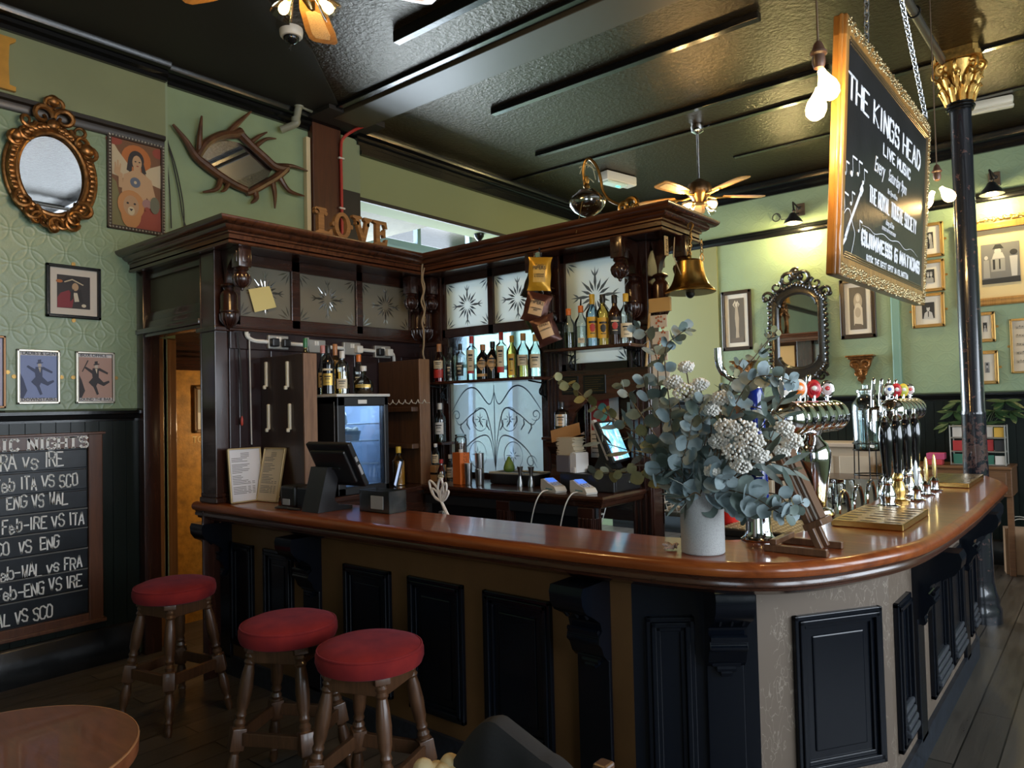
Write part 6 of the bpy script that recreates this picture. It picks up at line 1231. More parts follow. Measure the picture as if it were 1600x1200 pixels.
# crisp packets clipped to a hanging strip
strip = thing('display_strip', 'black display strip hanging from the canopy holding snack packets', 'display strip', (-2.83, 3.74, 2.65))
mb = MB(); mb.bbox(-2.842, -2.818, 3.738, 3.742, 2.02, 2.64, .001); mb.tube([(-2.83, 3.74, 2.64), (-2.83, 3.745, 2.67)], .006, 6); mb.build('strip', M_black, strip); mb = MB(); mb.bbox(-2.85, -2.81, 3.72, 3.75, 2.60, 2.64, .006); mb.build('clip', M_chrome, strip, sm=False)
def packet(loc, w_, h_, rx, ry, c, lab_c, label, txt=None, lean=.0):
    t = thing('crisp_packet', label, 'snack packet', loc, 0, 'crisp packets on the hanging strip'); M = Matrix.Translation(loc) @ Matrix.Rotation(rx, 4, 'Z') @ Matrix.Rotation(ry, 4, 'Y') @ Matrix.Rotation(lean, 4, 'X')
    nx, nz = 10, 12; vs = []; fs = []
    for side in (-1, 1):
        for j in range(nz+1):
            for i in range(nx+1):
                u, v_ = i/nx, j/nz; puff = (sin(pi*u)*sin(pi*v_))**.6*.032 if 0 < u < 1 and 0 < v_ < 1 else .0015
                pin = 1-.12*sin(pi*v_); vs.append(((u-.5)*w_*pin+.004*sin(9*v_+i), side*puff+.003*sin(7*u+5*v_), (v_-.5)*h_))
    n = (nx+1)*(nz+1)
    for s in (0, 1):
        for j in range(nz):
            for i in range(nx):
                a = s*n+j*(nx+1)+i; fs.append((a, a+1, a+nx+2, a+nx+1) if s == 0 else (a, a+nx+1, a+nx+2, a+1))
    b = MB(); b.add(vs, fs, M); b.build('packet', plain('foil '+label[:9], c, .32, .35, bump=.35, bs=26), t, recalc=False)
    b = MB(); vs = []
    for j in range(7):
        for i in range(7):
            u, v_ = .22+.56*i/6, .24+.50*j/6; puff = (sin(pi*u)*sin(pi*v_))**.6*.032; vs.append(((u-.5)*w_*.9, -puff-.0035, (v_-.5)*h_))
    b.add(vs, [(7*j+i, 7*j+i+1, 7*j+i+8, 7*j+i+7) for j in range(6) for i in range(6)], M); b.m = 1
    for tx, zz, s in txt or ():
        text_mesh(b, tx, M @ Matrix.Translation((0, -.0375, zz*h_)) @ Matrix.Rotation(pi/2, 4, 'X'), s, 1.0, 'CENTER')
    b.build('front_label', [plain('packet label '+label[:6], lab_c, .5), M_ink], t, recalc=False, sm=False)
packet((-2.80, 3.70, 2.49), .155, .215, .55, .06, (.62, .34, .03), (.66, .42, .10), 'yellow crisp packet at the top of the hanging strip', (('TWO', .20, .022), ('PIPERS', .11, .030), ('CHEDDAR', -.06, .014), ('& ONION', -.12, .014)))
packet((-2.89, 3.74, 2.43), .12, .17, .5, .35, (.02, .018, .016), (.03, .025, .02), 'black crisp packet peeping out behind the yellow packet')
packet((-2.825, 3.69, 2.275), .17, .19, .6, .28, (.085, .028, .018), (.62, .40, .20), 'dark brown crisp packet in the middle of the hanging strip', (('TWO', .20, .020), ('PIPERS', .11, .030), ('LONGHORN', -.06, .013), ('BEEF', -.12, .013)))
packet((-2.755, 3.69, 2.125), .16, .18, .6, -.35, (.075, .026, .018), (.62, .40, .20), 'lowest dark brown crisp packet on the hanging strip', (('PIPERS', .14, .022), ('LONGHORN', .0, .013)))
packet((-2.885, 3.73, 2.20), .10, .13, .4, -.5, (.10, .14, .05), (.12, .16, .06), 'dull green crisp packet behind the dark brown packets')
mb = MB(); mb.bbox(-2.86, -2.79, 3.93, 3.99, 2.02, 2.20, .006); sp_ = tag(mb.build('small_speaker', M_blackplastic, sm=False), 'small black box with pale knob beside the crisp packets', 'box'); MB().sphere((-2.825, 3.925, 2.13), .012).build('knob', M_white, sp_)

# cards and flyers hung on the end pilaster
cdx = thing('card_rack', 'tan wooden card rack with printed cards on the end post of the back screen', 'card rack', (-2.10, 4.0, 1.85))
mb = MB(); mb.tube([(-2.17, 3.98, 2.27), (-2.21, 3.97, 1.84)], .008, 6); mb.bbox(-2.175, -2.03, 3.965, 3.985, 2.20, 2.285, .003); mb.build('tan_holder', plain('tan card', (.56, .36, .14), .5), cdx, sm=False)
mb = MB(); rr = random.Random(2)
for k, z in enumerate((2.18, 2.08, 1.98, 1.88)): mb.bbox(-2.16+.01*(k % 2), -2.05+.012*(k % 2), 3.955-.002*k, 3.96-.002*k, z-.075, z, .001)
mb.m = 1
for k in range(40): x, z = -2.15+.09*rr.random(), 1.83+.34*rr.random(); mb.sphere((x, 3.951, z), (.006, .0015, .007), None, 6, 4)
mb.build('printed_cards', [plain('card white', (.66, .60, .52), .5), plain('card berries', (.45, .12, .05), .5)], cdx, sm=False)
nt_ = [V3((-4.2165, at(x, y, 0, -4.2165).y, at(x, y, 0, -4.2165).z)) for x, y in ((388, 452), (421, 447), (432, 480), (398, 488))]
mb = MB(); mb.add(nt_+[p+V3((.0006, 0, 0)) for p in nt_], [(0, 1, 2, 3), (7, 6, 5, 4), (0, 4, 5, 1), (1, 5, 6, 2), (2, 6, 7, 3), (3, 7, 4, 0)]); tag(mb.build('yellow_note', plain('backlit yellow note', (.62, .52, .20), .5), sm=False), 'tilted yellow paper square on the first smoky pane', 'note')  # the light coming through the note is put into its colour

# ---------------- back counter and what stands on it ----------------
bk = thing('back_counter', 'dark carved back counter with fluted legs under the star-etched screen', 'counter', (-3.0, 3.8, 0))
top = [(-3.70, 3.50), (-2.27, 3.50), (-2.25, 3.52), (-2.25, 4.20), (-2.35, 4.20), (-2.35, 3.97), (-3.70, 3.97)]
mb = MB(); mb.prism(top, 1.10, 1.13); mb.sweep([(-3.70, 3.50), (-2.25, 3.50), (-2.25, 4.20)], [(-.002, 1.13), (.012, 1.128), (.018, 1.115), (.012, 1.10), (-.002, 1.092), (-.008, 1.07), (-.02, 1.06), (-.035, 1.055)]); mb.build('worktop', M_mahogX, bk, sm=True)
for x, y in ((-3.00, 3.56), (-2.37, 3.55), (-2.30, 4.14)):
    mb = MB(); wd = .055
    mb.bbox(x-wd, x+wd, y-.045, y+.045, .0, 1.06, .006)
    for k in range(4): mb.bbox(x-wd+.008+k*.026, x-wd+.024+k*.026, y-.052, y-.04, .1, 1.0, .004); mb.bbox(x+wd-.004, x+wd+.006, y-.036+k*.020, y-.024+k*.020, .1, 1.0, .003)
    mb.build('fluted_leg', M_mahog, bk, sm=False)
mb = MB(); mb.bbox(-3.70, -2.33, 3.58, 3.60, .0, 1.06, .003); mb.bbox(-3.70, -2.30, 3.52, 3.545, 1.0, 1.06, .004); mb.build('apron', plain('dark apron', (.012, .014, .018), .4), bk, sm=False)
mb = MB(); mb.bbox(-3.60, -2.42, 3.46, 3.58, .86, .875, .003); mb.bbox(-3.60, -2.42, 3.46, 3.58, .70, .715, .003); mb.build('lower_shelf', plain('blue grey shelf', (.02, .035, .05), .3), bk, sm=False)
sb = MB(); prof = [(0, 0), (.11, 0), (.115, .02), (.085, .06), (.06, .13), (.07, .20), (.11, .25), (.125, .28), (.12, .295), (.0, .295)]
sb.prism([(-x, z) for x, z in prof], -.05, .05, frame_M((-2.84, 3.965, 1.131), (0, 1, 0), (0, 0, 1)) @ Matrix(((1, 0, 0, 0), (0, 0, 1, 0), (0, 1, 0, 0), (0, 0, 0, 1)))); sb.bbox(-2.92, -2.76, 3.83, 3.97, 1.425, 1.445, .005); tag(sb.build('scroll_console', M_mahogX, sm=False), 'carved dark scroll console on the back counter beside the etched window', 'console')
# till and cash drawer
cdw = thing('cash_drawer', 'black metal cash drawer on the right end of the back counter', 'cash drawer', (-2.45, 3.92, 1.13))
MB().bbox(-2.66, -2.27, 3.665, 3.975, 1.131, 1.235, .006).build('case', plain('black metal case', (.014, .014, .015), .35), cdw, sm=False)
MB().bbox(-2.272, -2.264, 3.68, 3.96, 1.14, 1.225, .003).build('drawer_front', plain('black drawer', (.010, .010, .011), .3), cdw, sm=False); MB().cyl((-2.266, 3.82, 1.185), (-2.256, 3.82, 1.185), .009).build('lock', M_chrome, cdw)
ti = thing('till_screen', 'black till with bright blue screen on the cash drawer', 'till', (-2.45, 3.92, 1.236))
MT = Matrix.Translation((-2.405, 3.86, 1.236)) @ Matrix.Rotation(radians(14), 4, 'Z')
mb = MB(); mb.bbox(-.13, .13, -.10, .10, 0, .025, .01, MT); mb.prism([(-.10, .02), (.06, .02), (.02, .10), (-.045, .27), (-.085, .27), (-.06, .10)], -.05, .05, MT @ Matrix(((1, 0, 0, 0), (0, 0, 1, 0), (0, 1, 0, 0), (0, 0, 0, 1)))); mb.build('stand', M_blackplastic, ti, sm=False)
MS2 = MT @ Matrix.Translation((.015, 0, .185)) @ Matrix.Rotation(radians(-22), 4, 'Y')
MB().bbox(-.02, .012, -.165, .165, -.135, .135, .008, MS2).build('monitor', M_blackplastic, ti, sm=False)
t = NT('till screen picture'); v = t.coord(); n_ = t.noise(v, 9, 3, .6, 1.2); cc = t.ramp(n_, [(.25, (.05, .25, .75)), (.5, (.30, .75, .90)), (.62, (.85, .95, .95)), (.72, (.85, .25, .75)), (.8, (.85, .85, .2))]); t.link(cc, t.b.inputs['Emission Color']); t.b.inputs['Emission Strength'].default_value = 1.1; t.b.inputs['Base Color'].default_value = (.02, .02, .02, 1); t.b.inputs['Roughness'].default_value = .15
MB().box(.0125, .0135, -.150, .150, -.120, .120, MS2).build('screen', t.m, ti, sm=False)
MB().bbox(-.05, -.024, -.11, -.06, -.10, .16, .006, MS2).build('customer_display', plain('pale display', (.5, .48, .46), .3), ti, sm=False)
# papers, boxes

cx = thing('flyer_box', 'grey box with a fanned stack of cream flyers beside the till', 'box', (-2.63, 3.74, 1.236))
Mx_ = Matrix.Translation((-2.625, 3.735, 1.236)) @ Matrix.Rotation(radians(-12), 4, 'Z')
mb = MB(); mb.bbox(-.075, .045, -.05, .07, 0, .105, .004, Mx_); mb.build('box', plain('grey card', (.13, .12, .13), .5), cx, sm=False)
mb = MB(); rr = random.Random(8)
for k in range(26): a = (rr.random()-.5)*.03; mb.box(-.07+a, .075+a, -.04, .05, .106+k*.0042, .1095+k*.0042, Mx_)
mb.build('flyers_flat', plain('cream flyers', (.66, .58, .42), .6), cx, sm=False); mb = MB()
for k in range(14): mb.box(.047+k*.0038, .050+k*.0038, -.045, .06, .002, .115+.004*(k % 3), Mx_)
mb.build('flyers_upright', plain('white flyers', (.72, .71, .68), .6), cx, sm=False); MB().bbox(.075, .095, -.05, -.01, 0, .035, .003, Mx_).build('small_card', M_paper, cx, sm=False)
kb = thing('cardboard_box', 'open brown cardboard box behind the cream flyers', 'box', (-2.62, 3.92, 1.236)); Mb_ = Matrix.Translation((-2.71, 3.885, 1.131)) @ Matrix.Rotation(.2, 4, 'Z')
M_card = plain('brown cardboard', (.36, .19, .075), .6, var=.1); MB().bbox(-.045, .035, -.05, .05, 0, .305, .003, Mb_).build('box', M_card, kb, sm=False)
mb = MB(); mb.bbox(-.10, .10, -.002, .002, 0, .09, .001, Mb_ @ Matrix.Translation((-.02, -.05, .305)) @ Matrix.Rotation(-.5, 4, 'X') @ Matrix.Rotation(-.3, 4, 'Y')); mb.build('flap', M_card, kb, sm=False); mb = MB(); mb.bbox(-.03, .05, -.03, .03, -.002, .002, .001, Mb_ @ Matrix.Translation((.035, -.02, .305)) @ Matrix.Rotation(-.25, 4, 'Y')); mb.build('side_flap', plain('orange cardboard', (.55, .28, .06), .6), kb, sm=False)
# card readers
for i, (x, y, a) in enumerate(((-2.64, 3.575, -.4), (-2.43, 3.585, -.4))):
    M = Matrix.Translation((x, y, 1.131)) @ Matrix.Rotation(a, 4, 'Z'); t = thing('card_reader', ('white card reader with blue screen next to the scroll console', 'white card reader with blue screen, the one nearer the till')[i], 'card reader', (x, y, 1.131), 0, 'white card readers')
    sec = [(-.085, 0), (.085, 0), (.09, .012), (.07, .035), (.0, .052), (-.06, .075), (-.088, .070), (-.092, .02)]
    mb = MB(); mb.prism(sec, -.038, .038, M @ Matrix(((1, 0, 0, 0), (0, 0, 1, 0), (0, 1, 0, 0), (0, 0, 0, 1)))); mb.build('body', plain('reader white', (.64, .62, .56), .35), t, sm=False)
    Mr = M @ Matrix.Translation((-.005, 0, .055)) @ Matrix.Rotation(radians(17), 4, 'Y'); MB().box(-.055, .0, -.028, .028, .004, .007, Mr).build('screen', plain('reader screen', (.05, .12, .5), .2, emit=(.08, .22, .8), es=.7), t, sm=False)
    mb = MB(); [mb.bbox(.012+.016*p, .022+.016*p, -.026+.019*q, -.012+.019*q, .000, .006, .002, Mr) for p in range(3) for q in range(3)]; mb.build('keys', plain('reader keys', (.35, .38, .5), .4), t, sm=False); mb = MB(); mb.bbox(-.03, .05, -.0395, -.0385, .014, .022, .0005, M); mb.build('slot_line', plain('reader teal', (.12, .30, .32), .4), t, sm=False)
    mb = MB(); mb.tube(catmull([M @ V3((.0, -.04, .01)), M @ V3((.02, -.10, -.0)), M @ V3((-.0, -.135, -.08)), M @ V3((-.06, -.14, -.25)), M @ V3((-.10, -.14, -.5))], 6), .004, 6); mb.build('lead', M_white, t)
# orange juice carton, shakers, jiggers, tray
oc = thing('juice_carton', 'orange juice carton marked ORANGES on the back counter', 'carton', (-3.45, 3.62, 1.13)); Mo = Matrix.Translation((-3.45, 3.62, 1.131)) @ Matrix.Rotation(radians(-14), 4, 'Z')
MB().bbox(-.048, .048, -.038, .038, 0, .215, .002, Mo).build('carton', plain('carton orange', (.72, .16, .02), .4), oc, sm=False); MB().cyl(Mo @ V3((.0, 0, .215)), Mo @ V3((.0, 0, .235)), .016).build('cap', M_white, oc)
mb = MB(); text_mesh(mb, 'ORANGES', Mo @ Matrix.Translation((.0487, .020, .035)) @ Matrix.Rotation(pi/2, 4, 'Z') @ Matrix.Rotation(pi/2, 4, 'X') @ Matrix.Rotation(pi/2, 4, 'Z'), .044, .9); mb.build('lettering', plain('dark orange ink', (.30, .07, .01), .5), oc, sm=False)
for i, (x, y, h, r, lb) in enumerate(((-3.365, 3.60, .145, .027, 'short steel bar tin right of the orange carton'), (-3.315, 3.66, .21, .030, 'tall steel shaker behind the bar tins'), (-3.275, 3.61, .11, .028, 'smallest steel bar tin in the row right of the orange carton'))):
    t = MB().lathe([(r*.86, 0), (r*.9, .004), (r, h), (r*.95, h-.003), (r*.8, .01)], Matrix.Translation((x, y, 1.131)), 24, cap=True).build('bar_tin', M_steel); tag(t, lb, 'bar tin', 'steel bar tins')
for x, y, lb in ((-3.0, 3.70, 'left steel jigger on the front edge of the tray'), (-2.925, 3.72, 'steel jigger nearer the scroll console')):
    t = thing('jigger', lb, 'jigger', (x, y, 1.131), 0, 'steel jiggers'); MB().lathe([(.022, 0), (.020, .03), (.009, .062), (.009, .068), (.012, .085), (.021, .128), (.019, .127), (.006, .072)], Matrix.Translation((x, y, 1.131)), 20, cap=True).build('cup', M_steel, t)
tr_ = thing('rubber_tray', 'black rubber tray with pale rim in front of the etched window', 'tray', (-3.12, 3.83, 1.13)); MB().bbox(-3.30, -2.92, 3.74, 3.92, 1.131, 1.20, .01).build('tray', M_blackplastic, tr_, sm=False); mb = MB(); mb.tube([(-3.30, 3.74, 1.205), (-2.92, 3.74, 1.205), (-2.92, 3.92, 1.205), (-3.30, 3.92, 1.205)], .007, 6, closed=True); mb.build('rim', plain('pale rim', (.5, .48, .40), .4), tr_)
pr_ = tag(MB().lathe([(.025, 0), (.036, .01), (.040, .03), (.030, .06), (.016, .085), (.010, .10), (.002, .105)], Matrix.Translation((-3.20, 3.83, 1.206)), 16).build('lime', plain('lime green', (.16, .26, .05), .4)), 'green lime standing on the rubber tray', 'fruit')
# jars and small bottles on the left
for i, (z, h, r, lb) in enumerate(((1.131, .17, .046, 'clip top glass jar standing under another jar'), (1.305, .155, .044, 'clip top glass jar on top of another jar by the etched window'))):
    t = thing('glass_jar', lb, 'jar', (-3.62, 3.80, z), 0, 'stacked clip top jars'); MB().lathe([(a*r, b*h) for a, b in PROF['jar']], None, 20).build('glass', GL['clear'], t, local=True); MB().lathe([(.036, .004), (.038, .02), (.038, h*.6), (.001, h*.62)], None, 14).build('contents', plain('brown contents', (.10, .05, .03), .6, var=.4, vs=60, bump=.5, bs=70), t, local=True)
    mb = MB(); mb.lathe([(r*.9, h*.92), (r*.94, h*.98), (r*.5, h*1.02), (.001, h*1.03)], None, 18); mb.build('lid', GL['clear'], t, local=True); mb = MB(); mb.torus((0, 0, h*.90), r*.95, .003, None, 20, 6); mb.tube([(-r*.95, 0, h*.9), (-r*1.2, -.005, h*.75), (-r*1.1, -.005, h*.6)], .003, 5); mb.build('wire_clip', M_steel, t, local=True)
gm = 'mixer bottles on the back counter'
for x, y, h, lb, lm in ((-3.85, 3.70, .17, 'small clear mixer bottle with cream label, left of the pair by the brown board', 'cream'), (-3.775, 3.70, .15, 'small clear mixer bottle with cream label, the shorter of the pair', 'cream'), (-3.73, 3.80, .18, 'small mixer bottle at the back beside the glass jars', 'white')):
    bottle((x, y, 1.131 if y > 3.75 else 1.245), lb, h, .026, 'slim', 'clear', capm['white'], gm, lab=(lm, .1, .5, 1.2), face=-1.2)
bottle((-3.885, 3.86, 1.40), 'clear spirit bottle with white label by the fluted left pilaster', .29, .042, 'round', 'clear', capm['white'], gm, lab=('white', .20, .50, .9), face=-1.1, level=.45, liq='olive')

o = MB().bbox(-3.985, -3.80, 3.79, 3.965, 1.38, 1.40, .004).build('corner_shelf', M_mahogX, sm=False); tag(o, 'small dark corner shelf holding a clear spirit bottle', 'shelf')
o = thing('carton_stack', 'brown cardboard carton with black band under the small mixer bottles', 'carton', (-3.80, 3.70, 1.131)); MB().bbox(-3.88, -3.73, 3.65, 3.76, 1.131, 1.244, .003).build('carton', M_card, o, sm=False); mb = MB(); mb.bbox(-3.882, -3.728, 3.648, 3.762, 1.180, 1.195, .001); mb.build('band', M_black, o, sm=False)
bottle((-3.60, 3.58, 1.131), 'red hot sauce bottle with diamond label beside the orange carton', .165, .028, 'slim', 'red', capm['red'], gm, lab=('cream', .12, .50, .9), face=-1.0, shape=dia, level=.5, liq='red')
bottle((-2.80, 3.90, 1.446), 'clear square bottle with orange and white label on the scroll console', .235, .050, 'broad', 'clear', capm['black'], gm, lab=('white', .30, .62, .75), face=-1.15, sq=True, band=('tan', .30, .62, .25))
# orange juice and pink bottle by the brown board, tablet
bottle((-3.88, 3.44, 1.121), 'plastic bottle of orange juice on the side counter', .27, .045, 'round', 'clear', capm['yellow'], 'soft drink bottles on the side counter', face=-1.0, level=.62, liq='juice')
bottle((-3.98, 3.36, 1.121), 'clear plastic bottle with pink label beside the orange juice', .30, .042, 'round', 'clear', capm['white'], 'soft drink bottles on the side counter', lab=('white', .3, .6, 1.2), face=-1.0)
tbm = Matrix.Translation((-3.80, 3.33, 1.121)) @ Matrix.Rotation(-.6, 4, 'Z') @ Matrix.Rotation(-.25, 4, 'X'); tb_ = thing('tablet', 'small lit tablet leaning between the fridge and the orange juice', 'tablet', (-3.80, 3.33, 1.121)); MB().bbox(-.055, .055, 0, .01, 0, .19, .003, tbm).build('case', M_blackplastic, tb_, sm=False); MB().box(-.048, .048, -.0015, -.0005, .012, .178, tbm).build('screen', plain('tablet screen', (.2, .25, .35), .2, emit=(.55, .7, 1.0), es=.6), tb_, sm=False)
# poster and notices behind the till
po = thing('poster', 'red and white poster behind the till under the arched board', 'poster', (-2.60, 4.09, 1.3)); mb = MB(); mb.box(-2.70, -2.48, 4.085, 4.09, 1.30, 1.72); mb.m = 1; mb.box(-2.69, -2.55, 4.083, 4.0845, 1.48, 1.70); mb.m = 2; mb.prism(ell(-2.60, 1.60, .04, .06), -.001, .001, Matrix(((1, 0, 0, 0), (0, 0, -1, 4.082), (0, 1, 0, 0), (0, 0, 0, 1)))); mb.m = 3; [mb.box(-2.69, -2.50, 4.083, 4.0845, 1.45-.03*k, 1.455-.03*k) for k in range(5)]; mb.build('print', [M_paper, plain('poster red', (.42, .05, .05), .5), plain('poster teal', (.15, .45, .42), .5), M_ink], po, sm=False)
for i, (x0, x1, z0, z1, lb) in enumerate(((-2.42, -2.31, 1.55, 1.66, 'small cream notice pinned under the arched board'), )):
    tag(MB().box(x0, x1, 4.092, 4.096, z0, z1).build('notice', plain('cream notice', (.58, .50, .38), .6), sm=False), lb, 'notice')
o = MB(); o.bbox(-2.84, -2.74, 4.08, 4.095, 1.22, 1.70, .003); pm = thing('strip_mirror', 'narrow mirror beside the red and white poster', 'mirror', (-2.79, 4.09, 1.2)); o.build('mirror_glass', M_mirror, pm, sm=False)
# wire baskets under the counter end
for x, y, z, lb in ((-2.16, 4.30, .96, 'white wire basket right of the fluted leg under the back counter'), (-2.55, 3.74, .93, 'white wire basket behind the fluted leg under the back counter')):
    t = thing('wire_basket', lb, 'basket', (x, y, z), 0, 'white wire baskets'); mb = MB()
    for zz, k in ((0, .8), (.05, .9), (.10, 1)): mb.tube([(x-.12*k, y-.09*k, z+zz), (x+.12*k, y-.09*k, z+zz), (x+.12*k, y+.09*k, z+zz), (x-.12*k, y+.09*k, z+zz)], .004, 5, closed=True)
    for k in range(7):
        for s in (-1, 1): mb.tube([(x-.096+.032*k, y+s*.072, z), (x-.12+.04*k, y+s*.09, z+.10)], .003, 5)
    for k in range(5): mb.tube([(x-.096, y-.07+.035*k, z), (x+.096, y-.07+.035*k, z)], .003, 5)
    mb.build('wires', plain('white basket wire', (.66, .62, .54), .4), t); mb = MB(); mb.bbox(x-.08, x+.08, y-.06, y+.06, z+.004, z+.03, .01); mb.build('contents', plain('crumpled paper', (.42, .34, .24), .7, var=.5, vs=40, bump=.8, bs=50), t)
o = thing('low_shelf', 'grey low shelf unit carrying the white wire baskets', 'shelf', (-2.3, 4.0, 0)); MB().bbox(-2.02, -1.9, 4.24, 4.42, .0, .93, .004).build('post', M_mahog, o, sm=False)
MB().bbox(-2.24, -1.9, 4.22, 4.42, .93, .955, .004).build('shelf_top', plain('grey green shelf', (.09, .10, .085), .4), o, sm=False)

# ---------------- on the left end of the counter ----------------
def menu(M, w_, h_, label, sheet):
    t = thing('menu', label, 'menu', M.translation, 0, 'framed menus on the counter'); mb = MB()
    for a in ((-w_/2, w_/2, 0, .010), (-w_/2, w_/2, h_-.010, h_), (-w_/2, -w_/2+.010, 0, h_), (w_/2-.010, w_/2, 0, h_)): mb.bbox(a[0], a[1], -.006, .012, a[2], a[3], .003, M)
    mb.build('frame', plain('gilt menu edge', (.45, .33, .16), .35, .4), t, sm=False)
    mb = MB(); mb.box(-w_/2+.006, w_/2-.006, 0, .008, .006, h_-.006, M); mb.m = 1; rr = random.Random(int(w_*1000))
    for k in range(26):
        z = h_-.035-k*.0098
        if k % 7 == 6: continue
        c = k < 3; l_ = w_*(.25 if c else .25+.3*rr.random()); x0 = -l_/2 if c else -w_/2+.022; mb.box(x0, x0+l_, -.001, 0, z, z+.0035, M)
        if k > 17: [mb.box(-w_/2+.09+.03*j, -w_/2+.108+.03*j, -.001, 0, z, z+.0035, M) for j in range(3)]
    mb.build('sheet', [sheet, plain('menu print', (.14, .13, .12), .6)], t, sm=False); return t
menu(frame_M((-4.135, 2.44, 1.101), (0, 1, 0), (-.12, 0, 1)), .225, .335, 'pale framed menu leaning by the dark corner post', plain('menu white', (.66, .64, .66), .5))
menu(frame_M((-4.04, 2.505, 1.101), (1, .08, 0), (0, .20, 1)), .205, .335, 'buff framed menu right of the pale one, leaning on the peg board', plain('menu buff', (.60, .48, .32), .5))
ps = thing('till_terminal', 'black till terminal seen from behind on the left part of the counter', 'till', (-3.38, 2.48, 1.10))
mb = MB(); mb.prism([(-.10, 0), (.13, 0), (.13, .018), (.04, .03), (.01, .06), (.05, .24), (-.035, .24)], -.075, .075, frame_M((-3.40, 2.47, 1.101), (0, 1, 0), (0, 0, 1)) @ Matrix(((1, 0, 0, 0), (0, 0, 1, 0), (0, 1, 0, 0), (0, 0, 0, 1)))); st = mb.build('stand', plain('charcoal plastic', (.020, .020, .022), .32), ps, sm=False)
MP = Matrix.Translation((-3.33, 2.50, 1.355)) @ Matrix.Rotation(radians(4), 4, 'Z') @ Matrix.Rotation(radians(28), 4, 'X')
mb = MB(); mb.bbox(-.175, .175, -.012, .020, -.135, .135, .008, MP); mb.bbox(-.14, .14, -.034, -.01, -.10, .10, .012, MP); mb.bbox(-.06, .06, -.042, -.03, -.01, .0, .002, MP); mb.build('monitor', M_blackplastic, ps, sm=False); MB().box(-.165, .165, .020, .0215, -.125, .125, MP).build('screen', plain('dark screen', (.02, .025, .03), .1), ps, sm=False)
mb = MB(); mb.bbox(.1745, .177, -.006, .010, -.06, .0, .001, MP); mb.bbox(.1745, .177, -.006, .010, .02, .05, .001, MP); mb.build('side_labels', plain('label grey', (.35, .35, .36), .4), ps, sm=False)
mb = MB(); text_mesh(mb, 'aures', frame_M((-3.40, 2.418, 1.235), (1, 0, 0), (0, .21, 1)) @ Matrix.Rotation(pi/2, 4, 'X'), .022, 1.1, 'CENTER'); mb.build('badge_lettering', plain('badge silver', (.6, .6, .6), .3), st, sm=False)
rp = thing('receipt_printer', 'black receipt printer on the counter between menu and till terminal', 'printer', (-3.68, 2.47, 1.10)); mb = MB(); mb.bbox(-3.76, -3.62, 2.42, 2.56, 1.101, 1.225, .015); mb.build('body', M_blackplastic, rp, sm=False); MB().bbox(-3.61, -3.48, 2.43, 2.56, 1.101, 1.22, .008).build('paper_cover', plain('blue black cover', (.014, .018, .026), .3), rp, sm=False); MB().bbox(-3.73, -3.66, 2.416, 2.421, 1.115, 1.15, .002).build('label', plain('label grey', (.35, .35, .36), .4), rp, sm=False)
mb = MB()
for k in range(3): mb.tube(catmull([(-3.75+.02*k, 2.40, 1.108), (-3.70, 2.375-.012*k, 1.108), (-3.64+.02*k, 2.385, 1.110), (-3.58, 2.365+.01*k, 1.108), (-3.50, 2.38, 1.108)], 5), .005, 6)
tag(mb.build('loose_cables', M_wire), 'tangle of black cables in front of the receipt printer', 'cables')
ib = thing('clear_bin', 'clear plastic bin behind the till terminal', 'container', (-3.05, 2.62, 1.10)); mb = MB(); bz = 1.101
for a in ((-3.20, -3.195, 2.55, 2.67), (-2.96, -2.955, 2.55, 2.67), (-3.20, -2.955, 2.55, 2.555), (-3.20, -2.955, 2.665, 2.67)): mb.box(*a, bz, bz+.115)
mb.box(-3.20, -2.955, 2.55, 2.67, bz, bz+.004); mb.build('bin', glass('smoky plastic', (.75, .77, .78), .3, .2), ib, sm=False); mb = MB(); mb.bbox(-3.10, -3.0, 2.545, 2.549, bz+.02, bz+.09, .001); mb.build('paper_label', plain('faded label', (.3, .3, .29), .5), ib, sm=False)
sw = thing('straw_bundle', 'bundle of white ribbon loops sticking up behind the counter', 'ribbon bundle', (-2.78, 2.78, 1.0)); mb = MB()
q0 = V3((-2.80, 2.78, 1.15))
for (dx, dz) in ((-.09, .10), (-.07, .06), (-.01, .12), (.03, .10), (.05, .06)):
    e = V3((dx, 0, dz)); s_ = V3((-dz, 0, dx))*.18; mb.tube(catmull([q0, q0+e*.5+s_, q0+e, q0+e*.9-s_*.8, q0+e*.4-s_, q0], 5), .006, 6)
mb.tube([q0, q0+V3((.09, -.02, -.10)), q0+V3((.11, -.03, -.12))], .008, 6); mb.tube([q0, q0+V3((.015, .01, -.06)), q0+V3((.02, .02, -.12))], .006, 6); mb.build('loops', plain('white ribbon', (.74, .70, .66), .5), sw); MB().bbox(-2.815, -2.785, 2.77, 2.80, 1.03, 1.10, .004).build('clip', M_steel, sw, sm=False)
uc = thing('under_counter', 'dark steel under-counter unit behind the long bar', 'cabinet', (-2.7, 2.9, 0)); MB().bbox(-3.6, -2.62, 2.74, 3.0, .01, 1.02, .01).build('cabinet', plain('dark grey steel', (.06, .065, .07), .35, .5), uc, sm=False); MB().cyl((-2.95, 2.735, .98), (-2.95, 2.725, .98), .012).build('bolt', M_chrome, uc)

